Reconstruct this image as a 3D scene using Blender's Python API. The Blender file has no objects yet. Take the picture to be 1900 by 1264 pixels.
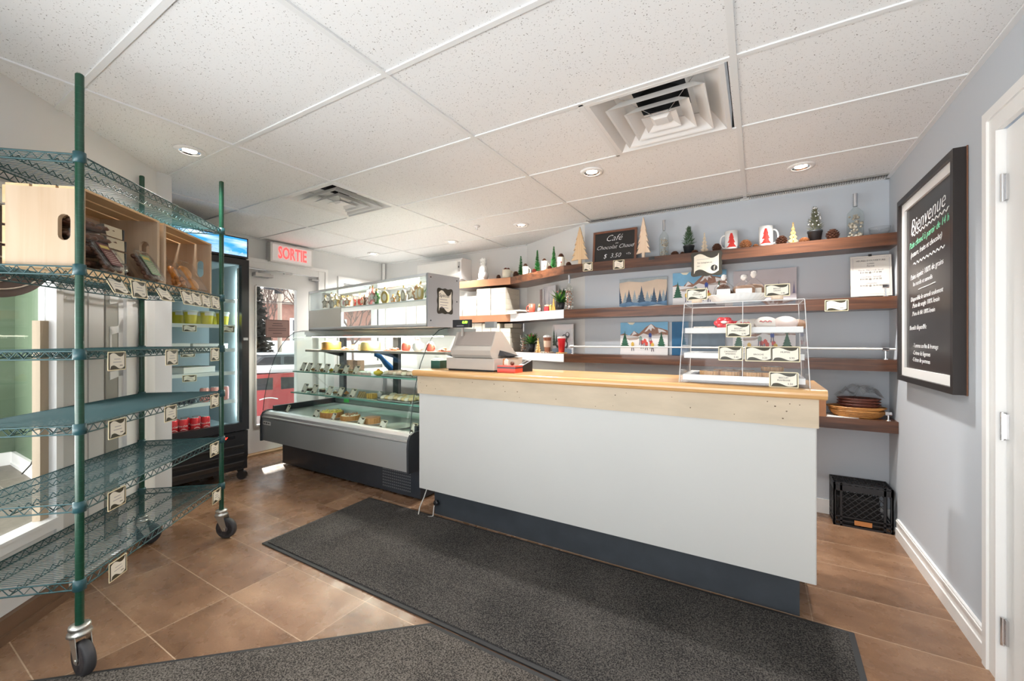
import bpy, bmesh, math, random
from mathutils import Vector, Matrix
random.seed(7)
R = math.radians
S = bpy.context.scene
COL = S.collection

# ---------------------------------------------------------------- camera
F_PX, CX, CY = 758.0, 960.0, 631.5          # focal length and principal point for the 1900 x 1264 frame
YAW, CAMX, CAMY, EYE = 0.5301, 2.539, -0.567, 1.24
CEIL = 2.333
cam = bpy.data.objects.new('camera', bpy.data.cameras.new('camera'))
COL.objects.link(cam)
cam.location = (CAMX, CAMY, EYE)
cam.rotation_euler = (R(90), 0, YAW)
cam.data.sensor_width = 36.0
cam.data.lens = F_PX / 1900 * 36.0
cam.data.shift_x = (950 - CX) / 1900
cam.data.shift_y = (CY - 632) / 1900
cam.data.clip_start = 0.05
cam.data.clip_end = 200
S.camera = cam

# ---------------------------------------------------------------- view and light
S.view_settings.view_transform = 'Standard'
S.view_settings.look = 'None'
S.view_settings.gamma = 1.0
S.view_settings.use_curve_mapping = False
S.view_settings.exposure = 0.8
S.cycles.max_bounces = 10
S.cycles.transparent_max_bounces = 32
S.cycles.diffuse_bounces = 5
S.cycles.caustics_reflective = False
S.cycles.caustics_refractive = False
S.cycles.sample_clamp_indirect = 6.0
S.cycles.use_denoising = True

world = bpy.data.worlds.new('sky'); S.world = world; world.use_nodes = True
wn = world.node_tree.nodes; wl = world.node_tree.links
bg = wn['Background']
bg.inputs[0].default_value = (0.92, 0.96, 1.0, 1)
bg.inputs[1].default_value = 1.4

def lamp(name, kind, loc, energy, color=(1, 1, 1), rot=(0, 0, 0), **kw):
    d = bpy.data.lights.new(name, kind); d.energy = energy; d.color = color
    for k, v in kw.items(): setattr(d, k, v)
    o = bpy.data.objects.new(name, d); COL.objects.link(o)
    o.location = loc; o.rotation_euler = rot
    return o
# low winter sun, from the street side through the door and the shop window
sun = lamp('sun', 'SUN', (-6, 4, 6), 5.0, (1.0, 0.93, 0.84), angle=R(1.0)); sun.rotation_euler = Vector((1.0, -0.42, -0.62)).to_track_quat('-Z', 'Y').to_euler()
# added unseen fill lamp behind the camera, aimed at the ceiling
# tilted nearly straight up so the ceiling bounces it softly downward
lamp('ceiling_bounce_fill', 'AREA', (0.6, -2.9, 0.5), 165, (0.97, 0.98, 1.0), (R(158), 0, 0), shape='RECTANGLE', size=4.6, size_y=2.1)
# added fill lamp behind the glazed partition, brightening the shop from the left
lamp('partition_fill', 'AREA', (-2.9, -1.7, 0.9), 110, (1.0, 0.98, 0.95), (R(112), 0, R(-58)), shape='RECTANGLE', size=2.6, size_y=2.0)

# ---------------------------------------------------------------- pixel -> place helpers (each thing gets a real plane of its own)
_c, _s = math.cos(-YAW), math.sin(-YAW)
def ray(u, v):
    xr = (u - CX) / F_PX
    return (_c * xr + _s, -_s * xr + _c, -(v - CY) / F_PX)
def xY(u, Y):                       # x where column u meets the plane y = Y
    r = ray(u, CY); return CAMX + (Y - CAMY) / r[1] * r[0]
def yX(u, X):                       # y where column u meets the plane x = X
    r = ray(u, CY); return CAMY + (X - CAMX) / r[0] * r[1]
def dist(x, y): return _s * (x - CAMX) + _c * (y - CAMY)
def zat(v, x, y): return EYE - (v - CY) * dist(x, y) / F_PX
def wpx(n, x, y): return n * dist(x, y) / F_PX       # size of n pixels at a place
def on_line(u, A, D):               # point where column u meets the ground line A + k D
    r = ray(u, CY)
    det = r[0] * (-D[1]) + D[0] * r[1]
    ax, ay = A[0] - CAMX, A[1] - CAMY
    k = (r[0] * ay - r[1] * ax) / det
    return k

# ---------------------------------------------------------------- materials
MATS = {}
def P(name, col, rough=0.5, metal=0.0, spec=0.5, emit=None, es=1.0, noise=0.0, nscale=20, bump=0.0, bscale=200, alpha=None, coat=0.0, stretch=(1, 1, 1)):
    if name in MATS: return MATS[name]
    m = bpy.data.materials.new(name); m.use_nodes = True
    nt = m.node_tree; b = nt.nodes['Principled BSDF']
    b.inputs['Base Color'].default_value = (*col, 1)
    b.inputs['Roughness'].default_value = rough
    b.inputs['Metallic'].default_value = metal
    b.inputs['Specular IOR Level'].default_value = spec
    b.inputs['Coat Weight'].default_value = coat
    if emit: b.inputs['Emission Color'].default_value = (*emit, 1); b.inputs['Emission Strength'].default_value = es
    if noise or bump:
        tc = nt.nodes.new('ShaderNodeTexCoord'); mp = nt.nodes.new('ShaderNodeMapping'); mp.inputs['Scale'].default_value = stretch
        nt.links.new(tc.outputs['Object'], mp.inputs[0])
    if noise:
        n = nt.nodes.new('ShaderNodeTexNoise'); n.inputs['Scale'].default_value = nscale; n.inputs['Detail'].default_value = 6
        nt.links.new(mp.outputs[0], n.inputs['Vector'])
        mx = nt.nodes.new('ShaderNodeMix'); mx.data_type = 'RGBA'
        mx.inputs[6].default_value = (*[max(0, c * (1 - noise)) for c in col], 1)
        mx.inputs[7].default_value = (*[min(1, c * (1 + noise)) for c in col], 1)
        nt.links.new(n.outputs[0], mx.inputs[0]); nt.links.new(mx.outputs[2], b.inputs['Base Color'])
    if bump:
        n2 = nt.nodes.new('ShaderNodeTexNoise'); n2.inputs['Scale'].default_value = bscale; n2.inputs['Detail'].default_value = 3
        nt.links.new(mp.outputs[0], n2.inputs['Vector'])
        bp = nt.nodes.new('ShaderNodeBump'); bp.inputs['Strength'].default_value = bump; bp.inputs['Distance'].default_value = 0.004
        nt.links.new(n2.outputs[0], bp.inputs['Height']); nt.links.new(bp.outputs[0], b.inputs['Normal'])
    MATS[name] = m; return m

def glass(name, tint=(0.97, 0.99, 0.98), refl=1.0, rough=0.02, ior=1.45):
    if name in MATS: return MATS[name]
    m = bpy.data.materials.new(name); m.use_nodes = True; nt = m.node_tree; nt.nodes.clear()
    o = nt.nodes.new('ShaderNodeOutputMaterial'); t = nt.nodes.new('ShaderNodeBsdfTransparent'); g = nt.nodes.new('ShaderNodeBsdfGlossy')
    f = nt.nodes.new('ShaderNodeLayerWeight'); f.inputs[0].default_value = 0.5
    pw = nt.nodes.new('ShaderNodeMath'); pw.operation = 'POWER'; pw.inputs[1].default_value = 4.0
    nt.links.new(f.outputs['Facing'], pw.inputs[0])
    mul = nt.nodes.new('ShaderNodeMath'); mul.operation = 'MULTIPLY_ADD'; mul.inputs[1].default_value = 0.45 * refl; mul.inputs[2].default_value = 0.025 * refl
    mix = nt.nodes.new('ShaderNodeMixShader')
    t.inputs[0].default_value = (*tint, 1); g.inputs[1].default_value = rough
    nt.links.new(pw.outputs[0], mul.inputs[0]); nt.links.new(mul.outputs[0], mix.inputs[0])
    nt.links.new(t.outputs[0], mix.inputs[1]); nt.links.new(g.outputs[0], mix.inputs[2]); nt.links.new(mix.outputs[0], o.inputs[0])
    MATS[name] = m; return m

def wood(name, a, b, scale=6, rough=0.45, axis=0, coat=0.0):
    if name in MATS: return MATS[name]
    m = bpy.data.materials.new(name); m.use_nodes = True; nt = m.node_tree; bs = nt.nodes['Principled BSDF']
    tc = nt.nodes.new('ShaderNodeTexCoord'); mp = nt.nodes.new('ShaderNodeMapping')
    sc = [scale * 6] * 3; sc[axis] = scale * 0.35; mp.inputs['Scale'].default_value = sc
    n = nt.nodes.new('ShaderNodeTexNoise'); n.inputs['Scale'].default_value = 1.2; n.inputs['Detail'].default_value = 8; n.inputs['Distortion'].default_value = 0.7
    cr = nt.nodes.new('ShaderNodeValToRGB'); cr.color_ramp.elements[0].position = 0.32; cr.color_ramp.elements[1].position = 0.68
    cr.color_ramp.elements[0].color = (*a, 1); cr.color_ramp.elements[1].color = (*b, 1)
    nt.links.new(tc.outputs['Object'], mp.inputs[0]); nt.links.new(mp.outputs[0], n.inputs['Vector']); nt.links.new(n.outputs[0], cr.inputs[0])
    nt.links.new(cr.outputs[0], bs.inputs['Base Color']); bs.inputs['Roughness'].default_value = rough; bs.inputs['Coat Weight'].default_value = coat
    MATS[name] = m; return m

def floor_mat():
    m = bpy.data.materials.new('brown_floor_tile'); m.use_nodes = True; nt = m.node_tree; bs = nt.nodes['Principled BSDF']
    N = nt.nodes.new; L = nt.links.new
    tc = N('ShaderNodeTexCoord'); sep = N('ShaderNodeSeparateXYZ'); L(tc.outputs['Object'], sep.inputs[0])
    def line(out, off, step, half):
        a = N('ShaderNodeMath'); a.operation = 'SUBTRACT'; L(out, a.inputs[0]); a.inputs[1].default_value = off
        w = N('ShaderNodeMath'); w.operation = 'PINGPONG'; L(a.outputs[0], w.inputs[0]); w.inputs[1].default_value = step / 2
        c = N('ShaderNodeMath'); c.operation = 'LESS_THAN'; L(w.outputs[0], c.inputs[0]); c.inputs[1].default_value = half
        fl = N('ShaderNodeMath'); fl.operation = 'DIVIDE'; L(a.outputs[0], fl.inputs[0]); fl.inputs[1].default_value = step
        ff = N('ShaderNodeMath'); ff.operation = 'FLOOR'; L(fl.outputs[0], ff.inputs[0])
        return c.outputs[0], ff.outputs[0]
    lx, ix = line(sep.outputs[0], 0.332, 0.605, 0.0020)
    ly, iy = line(sep.outputs[1], 0.13, 0.3045, 0.0020)
    mx = N('ShaderNodeMath'); mx.operation = 'MAXIMUM'; L(lx, mx.inputs[0]); L(ly, mx.inputs[1])
    comb = N('ShaderNodeCombineXYZ'); L(ix, comb.inputs[0]); L(iy, comb.inputs[1])
    wn_ = N('ShaderNodeTexWhiteNoise'); wn_.noise_dimensions = '2D'; L(comb.outputs[0], wn_.inputs[0])
    mp = N('ShaderNodeMapping'); mp.inputs['Scale'].default_value = (1.0, 1.9, 1)
    off = N('ShaderNodeVectorMath'); off.operation = 'ADD'; L(tc.outputs['Object'], off.inputs[0])
    sc = N('ShaderNodeVectorMath'); sc.operation = 'SCALE'; sc.inputs[3].default_value = 9.0; L(wn_.outputs[1], sc.inputs[0]); L(sc.outputs[0], off.inputs[1])
    L(off.outputs[0], mp.inputs[0])
    n = N('ShaderNodeTexNoise'); n.inputs['Scale'].default_value = 2.0; n.inputs['Detail'].default_value = 10; n.inputs['Roughness'].default_value = 0.66; n.inputs['Distortion'].default_value = 0.15
    L(mp.outputs[0], n.inputs['Vector'])
    cr = N('ShaderNodeValToRGB'); e = cr.color_ramp.elements
    e[0].position = 0.28; e[0].color = (0.125, 0.066, 0.036, 1); e[1].position = 0.74; e[1].color = (0.385, 0.235, 0.140, 1)
    k = cr.color_ramp.elements.new(0.5); k.color = (0.232, 0.128, 0.073, 1)
    nf = N('ShaderNodeTexNoise'); nf.inputs['Scale'].default_value = 140; nf.inputs['Detail'].default_value = 4; L(tc.outputs['Object'], nf.inputs['Vector'])
    mf = N('ShaderNodeMath'); mf.operation = 'MULTIPLY_ADD'; mf.inputs[1].default_value = 0.22; L(nf.outputs[0], mf.inputs[0])
    wv = N('ShaderNodeMath'); wv.operation = 'MULTIPLY'; wv.inputs[1].default_value = 0.13; L(wn_.outputs[0], wv.inputs[0])
    wa = N('ShaderNodeMath'); wa.operation = 'ADD'; wa.inputs[1].default_value = 0.045; L(wv.outputs[0], wa.inputs[0])
    sb = N('ShaderNodeMath'); sb.operation = 'SUBTRACT'; L(wa.outputs[0], sb.inputs[1]); L(n.outputs[0], sb.inputs[0]); L(sb.outputs[0], mf.inputs[2])
    L(mf.outputs[0], cr.inputs[0])
    mixc = N('ShaderNodeMix'); mixc.data_type = 'RGBA'; L(mx.outputs[0], mixc.inputs[0]); L(cr.outputs[0], mixc.inputs[6]); mixc.inputs[7].default_value = (0.47, 0.33, 0.22, 1)
    L(mixc.outputs[2], bs.inputs['Base Color'])
    n2 = N('ShaderNodeTexNoise'); n2.inputs['Scale'].default_value = 9; n2.inputs['Detail'].default_value = 5; L(tc.outputs['Object'], n2.inputs['Vector'])
    mr = N('ShaderNodeMapRange'); mr.inputs[1].default_value = 0.3; mr.inputs[2].default_value = 0.7; mr.inputs[3].default_value = 0.20; mr.inputs[4].default_value = 0.36
    L(n2.outputs[0], mr.inputs[0]); L(mr.outputs[0], bs.inputs['Roughness'])
    bp = N('ShaderNodeBump'); bp.inputs['Strength'].default_value = 0.25; bp.inputs['Distance'].default_value = 0.002; bp.invert = True
    L(mx.outputs[0], bp.inputs['Height']); L(bp.outputs[0], bs.inputs['Normal'])
    return m

def ceiling_mat():
    m = bpy.data.materials.new('speckled_ceiling_tile'); m.use_nodes = True; nt = m.node_tree; bs = nt.nodes['Principled BSDF']
    N = nt.nodes.new; L = nt.links.new
    tc = N('ShaderNodeTexCoord')
    v = N('ShaderNodeTexNoise'); v.inputs['Scale'].default_value = 170; v.inputs['Detail'].default_value = 2.0; v.inputs['Roughness'].default_value = 0.5; L(tc.outputs['Object'], v.inputs['Vector'])
    cr = N('ShaderNodeValToRGB'); e = cr.color_ramp.elements
    e[0].position = 0.29; e[0].color = (0.20, 0.185, 0.17, 1); e[1].position = 0.345; e[1].color = (0.82, 0.83, 0.83, 1)
    L(v.outputs[0], cr.inputs[0]); L(cr.outputs[0], bs.inputs['Base Color']); bs.inputs['Roughness'].default_value = 0.95
    return m

def mat_rug(name, a, b):
    m = bpy.data.materials.new(name); m.use_nodes = True; nt = m.node_tree; bs = nt.nodes['Principled BSDF']
    N = nt.nodes.new; L = nt.links.new
    tc = N('ShaderNodeTexCoord'); n = N('ShaderNodeTexNoise'); n.inputs['Scale'].default_value = 190; n.inputs['Detail'].default_value = 3; L(tc.outputs['Object'], n.inputs['Vector'])
    n3 = N('ShaderNodeTexNoise'); n3.inputs['Scale'].default_value = 2.5; n3.inputs['Detail'].default_value = 4; L(tc.outputs['Object'], n3.inputs['Vector'])
    ad = N('ShaderNodeMath'); ad.operation = 'MULTIPLY_ADD'; ad.inputs[1].default_value = 0.25; L(n3.outputs[0], ad.inputs[0]); L(n.outputs[0], ad.inputs[2])
    cr = N('ShaderNodeValToRGB'); e = cr.color_ramp.elements; e[0].position = 0.50; e[0].color = (*a, 1); e[1].position = 0.78; e[1].color = (*b, 1)
    L(ad.outputs[0], cr.inputs[0]); L(cr.outputs[0], bs.inputs['Base Color']); bs.inputs['Roughness'].default_value = 1.0; bs.inputs['Specular IOR Level'].default_value = 0.1
    bp = N('ShaderNodeBump'); bp.inputs['Strength'].default_value = 0.8; bp.inputs['Distance'].default_value = 0.004; L(n.outputs[0], bp.inputs['Height']); L(bp.outputs[0], bs.inputs['Normal'])
    return m

M_wall = P('warm_grey_wall_paint', (0.70, 0.70, 0.69), 0.75)
M_wallb = P('blue_grey_wall_paint', (0.525, 0.562, 0.605), 0.75)
M_white = P('white_paint', (0.80, 0.79, 0.77), 0.45)
M_trimw = P('white_trim_paint', (0.83, 0.82, 0.80), 0.4)
M_bar = P('white_ceiling_bar', (0.77, 0.78, 0.775), 0.5)
M_ceil = ceiling_mat()
M_floor = floor_mat()
M_black = P('black_plastic', (0.012, 0.012, 0.014), 0.4)
M_blackg = P('glossy_black', (0.010, 0.010, 0.012), 0.15)
M_steel = P('brushed_steel', (0.50, 0.53, 0.55), 0.42, 0.75)
M_chrome = P('chrome', (0.75, 0.75, 0.76), 0.15, 1.0)
M_zinc = P('zinc_plate', (0.62, 0.61, 0.56), 0.32, 0.9)
M_greenpost = P('green_epoxy_post', (0.006, 0.050, 0.026), 0.28, noise=0.3, nscale=30)
M_teal = P('teal_epoxy_wire', (0.020, 0.075, 0.080), 0.35)
M_rubber = P('grey_rubber', (0.035, 0.033, 0.035), 0.6)
M_hub = P('grey_wheel_hub', (0.12, 0.10, 0.10), 0.5)
M_walnut = wood('walnut_stain', (0.036, 0.012, 0.005), (0.125, 0.047, 0.020), 5, 0.35, 0, 0.15)
M_maple = wood('varnished_maple', (0.56, 0.30, 0.11), (0.68, 0.40, 0.17), 2.5, 0.28, 0, 0.3)
M_traver = P('worn_beige_board', (0.52, 0.42, 0.30), 0.5, noise=0.22, nscale=5, stretch=(1, 1, 3))
M_pine = wood('pine_board', (0.49, 0.345, 0.22), (0.57, 0.43, 0.30), 3, 0.55, 2)
M_pineh = wood('pine_slat', (0.66, 0.42, 0.21), (0.74, 0.53, 0.31), 3, 0.55, 0)
M_counter = P('counter_white_panel', (0.54, 0.533, 0.508), 0.5, noise=0.03, nscale=3)
M_kick = P('charcoal_kick_board', (0.038, 0.044, 0.052), 0.45, noise=0.4, nscale=8)
M_pane = glass('window_glass', (0.97, 0.98, 0.975), 1.0)
M_case = glass('display_glass', (0.95, 0.985, 0.975), 0.9)
M_shelfglass = glass('greenish_shelf_glass', (0.80, 0.93, 0.88), 1.2)
M_acryl = glass('clear_acrylic', (0.97, 0.97, 0.97), 0.9, ior=1.5)
M_plasticbag = glass('clear_plastic_bag', (0.97, 0.97, 0.97), 1.6, 0.12)
M_bottle = glass('bottle_glass', (0.93, 0.95, 0.94), 2.0, 0.04)
M_cream = P('cream_paper', (0.82, 0.76, 0.64), 0.6)
M_gold = P('gold_card_edge', (0.62, 0.47, 0.20), 0.5)
M_olive = P('dark_olive_card', (0.045, 0.038, 0.018), 0.5)
M_ink = P('grey_ink', (0.30, 0.27, 0.30), 0.7)
M_ink2 = P('black_ink', (0.03, 0.03, 0.03), 0.7)
M_chalk = P('white_chalk', (0.85, 0.85, 0.85), 0.9)
M_chalkg = P('green_chalk', (0.25, 0.75, 0.45), 0.9)
M_board = P('blackboard', (0.018, 0.017, 0.017), 0.35)
M_paper = P('white_paper', (0.84, 0.83, 0.80), 0.6)
M_red = P('red_plastic', (0.62, 0.03, 0.02), 0.35)
M_cone = P('pine_cone_scales', (0.12, 0.05, 0.028), 0.7, noise=0.5, nscale=60)
M_coneo = P('tan_pine_cone', (0.42, 0.20, 0.09), 0.7, noise=0.4, nscale=60)
M_green = P('tinsel_green', (0.02, 0.20, 0.03), 0.5)
M_pinegr = P('pine_needles', (0.06, 0.13, 0.05), 0.6, noise=0.5, nscale=60)
M_leaf = P('glossy_leaf', (0.05, 0.16, 0.03), 0.4, noise=0.5, nscale=40)
M_potd = P('dark_pot', (0.022, 0.024, 0.027), 0.5)
M_ceramic = P('white_ceramic', (0.84, 0.84, 0.82), 0.15)
M_creamc = P('cream_ceramic', (0.80, 0.74, 0.60), 0.3)
M_crust = P('golden_crust', (0.55, 0.26, 0.08), 0.55, noise=0.35, nscale=70)
M_brown = P('dark_cookie', (0.11, 0.045, 0.022), 0.6, noise=0.5, nscale=90)
M_yellow = P('lemon_yellow', (0.78, 0.60, 0.06), 0.4)
M_creamf = P('whipped_cream', (0.82, 0.74, 0.56), 0.5, noise=0.15, nscale=40)

# ---------------------------------------------------------------- mesh builder
class MB:
    def __init__(s): s.v = []; s.f = []; s.m = []; s.mats = []; s.sm = []
    def mi(s, mat):
        if mat is None: return 0
        if mat not in s.mats: s.mats.append(mat)
        return s.mats.index(mat)
    def add(s, vs, fs, mat=None, M=None, smooth=False):
        o = len(s.v)
        if M is not None: vs = [M @ Vector(p) for p in vs]
        s.v += [tuple(p) for p in vs]; k = s.mi(mat)
        for f in fs: s.f.append([o + i for i in f]); s.m.append(k); s.sm.append(smooth)
        return s
    def box(s, a, b, mat=None, M=None):
        x0, y0, z0 = a; x1, y1, z1 = b
        x0, x1 = min(x0, x1), max(x0, x1); y0, y1 = min(y0, y1), max(y0, y1); z0, z1 = min(z0, z1), max(z0, z1)
        vs = [(x0, y0, z0), (x1, y0, z0), (x1, y1, z0), (x0, y1, z0), (x0, y0, z1), (x1, y0, z1), (x1, y1, z1), (x0, y1, z1)]
        return s.add(vs, [(0, 3, 2, 1), (4, 5, 6, 7), (0, 1, 5, 4), (1, 2, 6, 5), (2, 3, 7, 6), (3, 0, 4, 7)], mat, M)
    def rbox(s, a, b, r, mat=None, M=None, seg=3):       # rounded vertical edges
        x0, y0, z0 = a; x1, y1, z1 = b
        pts = rrect(x0, y0, x1, y1, r, seg)
        return s.prism(pts, z0, z1, mat, M)
    def prism(s, pts, z0, z1, mat=None, M=None, smooth=False):
        n = len(pts)
        vs = [(x, y, z0) for x, y in pts] + [(x, y, z1) for x, y in pts]
        s.add(vs, [tuple(range(n - 1, -1, -1)), tuple(range(n, 2 * n))], mat, M)
        return s.add(vs, [(i, (i + 1) % n, n + (i + 1) % n, n + i) for i in range(n)], mat, M, smooth)
    def plate(s, pts, y, t, mat=None, M=None):           # outline in x,z; thickness from y back to y+t
        A = Matrix(((1, 0, 0, 0), (0, 0, 1, 0), (0, 1, 0, 0), (0, 0, 0, 1)))
        MM = A if M is None else M @ A
        return s.prism(list(reversed(pts)), y, y + t, mat, MM)
    def cyl(s, p, q, r, r2=None, seg=12, mat=None, M=None, caps=True):
        p, q = Vector(p), Vector(q); r2 = r if r2 is None else r2
        d = q - p
        if d.length < 1e-9: return s
        z = d.normalized(); x = z.orthogonal().normalized(); y = z.cross(x)
        vs = []
        for c, rr in ((p, r), (q, r2)):
            for i in range(seg):
                a = 2 * math.pi * i / seg; vs.append(c + x * (math.cos(a) * rr) + y * (math.sin(a) * rr))
        s.add(vs, [(i, (i + 1) % seg, seg + (i + 1) % seg, seg + i) for i in range(seg)], mat, M, True)
        if caps: s.add(vs, [tuple(range(seg - 1, -1, -1)), tuple(range(seg, 2 * seg))], mat, M)
        return s
    def tube(s, pts, r, seg=6, mat=None, M=None, closed=False):
        P_ = [Vector(p) for p in pts]; n = len(P_); vs = []
        up = None
        for i in range(n):
            a = P_[(i - 1) % n] if (closed or i > 0) else P_[0]; b = P_[(i + 1) % n] if (closed or i < n - 1) else P_[-1]
            t = (b - a).normalized()
            if up is None: up = t.orthogonal().normalized()
            up = (up - t * up.dot(t)); up = up.normalized() if up.length > 1e-6 else t.orthogonal().normalized()
            w = t.cross(up); rr = r[i] if isinstance(r, (list, tuple)) else r
            for k in range(seg):
                an = 2 * math.pi * k / seg; vs.append(P_[i] + up * (math.cos(an) * rr) + w * (math.sin(an) * rr))
        fs = []
        for i in range(n if closed else n - 1):
            j = (i + 1) % n
            for k in range(seg): k2 = (k + 1) % seg; fs.append((i * seg + k, i * seg + k2, j * seg + k2, j * seg + k))
        s.add(vs, fs, mat, M, True)
        if not closed: s.add(vs, [tuple(range(seg - 1, -1, -1)), tuple(range((n - 1) * seg, n * seg))], mat, M)
        return s
    def lathe(s, prof, seg=24, mat=None, M=None, smooth=True, caps=True):   # prof: (r, z) from bottom to top
        vs = []; fs = []; n = len(prof)
        for r, z in prof:
            for i in range(seg): a = 2 * math.pi * i / seg; vs.append((r * math.cos(a), r * math.sin(a), z))
        for j in range(n - 1):
            for i in range(seg): k = (i + 1) % seg; fs.append((j * seg + i, j * seg + k, (j + 1) * seg + k, (j + 1) * seg + i))
        s.add(vs, fs, mat, M, smooth)
        ends = []
        if not caps: return s
        if prof[0][0] > 1e-6: ends.append(tuple(range(seg - 1, -1, -1)))
        if prof[-1][0] > 1e-6: ends.append(tuple(range((n - 1) * seg, n * seg)))
        return s.add(vs, ends, mat, M) if ends else s
    def ball(s, c, r, mat=None, M=None, seg=12, sc=(1, 1, 1)):
        pr = [(max(1e-7, r * math.sin(math.pi * k / (seg // 2 + 1))), -r * math.cos(math.pi * k / (seg // 2 + 1))) for k in range(seg // 2 + 2)]
        T = Matrix.Translation(c) @ Matrix.Diagonal((*sc, 1))
        return s.lathe(pr, seg, mat, T if M is None else M @ T)
    def build(s, name, mat=None, parent=None, loc=(0, 0, 0), rz=0, rot=None):
        me = bpy.data.meshes.new(name); me.from_pydata(s.v, [], s.f)
        mats = s.mats or [mat]
        if s.mats and mat is not None: pass
        for m in mats: me.materials.append(m)
        me.polygons.foreach_set('material_index', s.m); me.polygons.foreach_set('use_smooth', s.sm)
        me.update()
        o = bpy.data.objects.new(name, me); COL.objects.link(o)
        o.location = loc; o.rotation_euler = rot if rot else (0, 0, rz)
        if parent: o.parent = parent
        return o

def rrect(x0, y0, x1, y1, r, seg=3):
    pts = []
    for cx, cy, a0 in ((x1 - r, y1 - r, 0), (x0 + r, y1 - r, 90), (x0 + r, y0 + r, 180), (x1 - r, y0 + r, 270)):
        for k in range(seg + 1):
            a = R(a0 + 90 * k / seg); pts.append((cx + r * math.cos(a), cy + r * math.sin(a)))
    return pts
def T(x, y, z, rz=0, s=1.0): return Matrix.Translation((x, y, z)) @ Matrix.Rotation(rz, 4, 'Z') @ Matrix.Scale(s, 4)

def tag(o, label, cat, group=None):
    o['label'] = label; o['category'] = cat
    if group: o['group'] = group
    return o
def thing(name, label, cat, loc=(0, 0, 0), rz=0, group=None, rot=None):
    o = bpy.data.objects.new(name, None); o.empty_display_size = 0.05; COL.objects.link(o)
    o.location = loc; o.rotation_euler = rot if rot else (0, 0, rz)
    return tag(o, label, cat, group)
def struct(o): o['kind'] = 'structure'; return o
def kids(o): return [c for c in bpy.data.objects if c.parent == o]
CH = {}
def remember(o):                      # list the children of a prototype once
    def rec(p): CH[p.name] = kids(p); [rec(c) for c in CH[p.name]]
    rec(o); return o
def dup(o, loc=None, rz=None, label=None, group=None, rot=None, scale=None, parent=None):
    if o.name not in CH and parent is None: remember(o)
    c = o.copy(); COL.objects.link(c)
    if parent is not None: c.parent = parent
    if loc is not None: c.location = loc
    if rot is not None: c.rotation_euler = rot
    elif rz is not None: c.rotation_euler = (0, 0, rz)
    if scale is not None: c.scale = (scale,) * 3 if not hasattr(scale, '__len__') else scale
    if label: c['label'] = label
    if group: c['group'] = group
    for ch in CH.get(o.name, []): dup(ch, parent=c)
    return c
_TC = {}
def text_mesh(txt, size, depth=0.0004, shear=0.0, align='CENTER', bend=None, thin=0.0):
    key = (txt, size, depth, shear, align, bend, thin)
    if key in _TC: return _TC[key]
    cu = bpy.data.curves.new('lettering', 'FONT'); cu.body = txt; cu.size = size; cu.extrude = depth; cu.shear = shear
    cu.offset = -thin * size; cu.align_x = align; cu.align_y = 'CENTER'; cu.resolution_u = 2
    o = bpy.data.objects.new('tmp', cu); COL.objects.link(o)
    bpy.context.view_layer.update()
    me = bpy.data.meshes.new_from_object(o.evaluated_get(bpy.context.evaluated_depsgraph_get()))
    bpy.data.objects.remove(o); me.name = 'lettering'
    if bend:
        for v in me.vertices: a = v.co.x / bend; v.co = (math.sin(a) * (bend + v.co.z), v.co.y, math.cos(a) * (bend + v.co.z))
    _TC[key] = me; return me
def text(txt, size, mat, parent, loc, rot=(R(90), 0, 0), shear=0.0, align='CENTER', depth=0.0004, name='lettering', bend=None, thin=0.0):
    me = text_mesh(txt, size, depth, shear, align, bend, thin)
    if len(me.materials) and me.materials[0] is not mat: me = me.copy(); me.materials.clear()
    if not len(me.materials): me.materials.append(mat)
    o = bpy.data.objects.new(name, me); COL.objects.link(o); o.location = loc; o.rotation_euler = rot; o.parent = parent
    return o

# ================================================================ the setting
def sbox(name, a, b, mat, **k): return struct(MB().box(a, b).build(name, mat, **k))
XR, YB, YL, XL = 3.31, 3.08, 3.54, -2.10            # right wall, back wall, deeper back wall, street wall
KA, KC = (1.14, 3.08), (0.26, 3.54)                 # ends of the slanted piece of back wall
GA, GD = (-0.139, -0.194), (-0.683, 0.730)          # glazed partition: origin and direction
GRZ = math.atan2(GD[1], GD[0])
def gp(k, n=0.0, z=0.0): return (GA[0] + GD[0] * k + 0.730 * n, GA[1] + GD[1] * k + 0.683 * n, z)

# floor
f = MB(); f.add([(-2.2, -4.2, 0), (3.6, -4.2, 0), (3.6, 3.9, 0), (-2.2, 3.9, 0)], [(0, 1, 2, 3)]).build('floor', M_floor)
struct(bpy.data.objects['floor'])
M_vfloor = P('vestibule_tile', (0.17, 0.145, 0.12), 0.5, noise=0.35, nscale=25)
g = MB(); g.add([gp(1.0) , gp(-3.2), (-5.2, -3.0, 0), (-5.2, 0.42, 0), (-0.86, 0.42, 0)], [(0, 1, 2, 3, 4)])
g.v = [(x, y, 0.004) for x, y, z in g.v]
for q in range(9):                                   # grout lines of the entrance floor
    y0 = 0.2 - q * 0.4
    g.box((-5.1, y0, 0.004), (-1.3 + q * 0.35, y0 + 0.006, 0.0055), P('pale_grout', (0.25, 0.22, 0.19), 0.8))
    x0 = -1.6 - q * 0.4
    g.box((x0, -2.9, 0.004), (x0 + 0.006, 0.4, 0.0055), P('pale_grout', (0.25, 0.22, 0.19), 0.8))
g.mats = [M_vfloor] + [m for m in g.mats if m]
g.mats = [M_vfloor, MATS['pale_grout']]
g.m = [0] + [1] * (len(g.f) - 1)
struct(g.build('floor_vestibule'))

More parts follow.
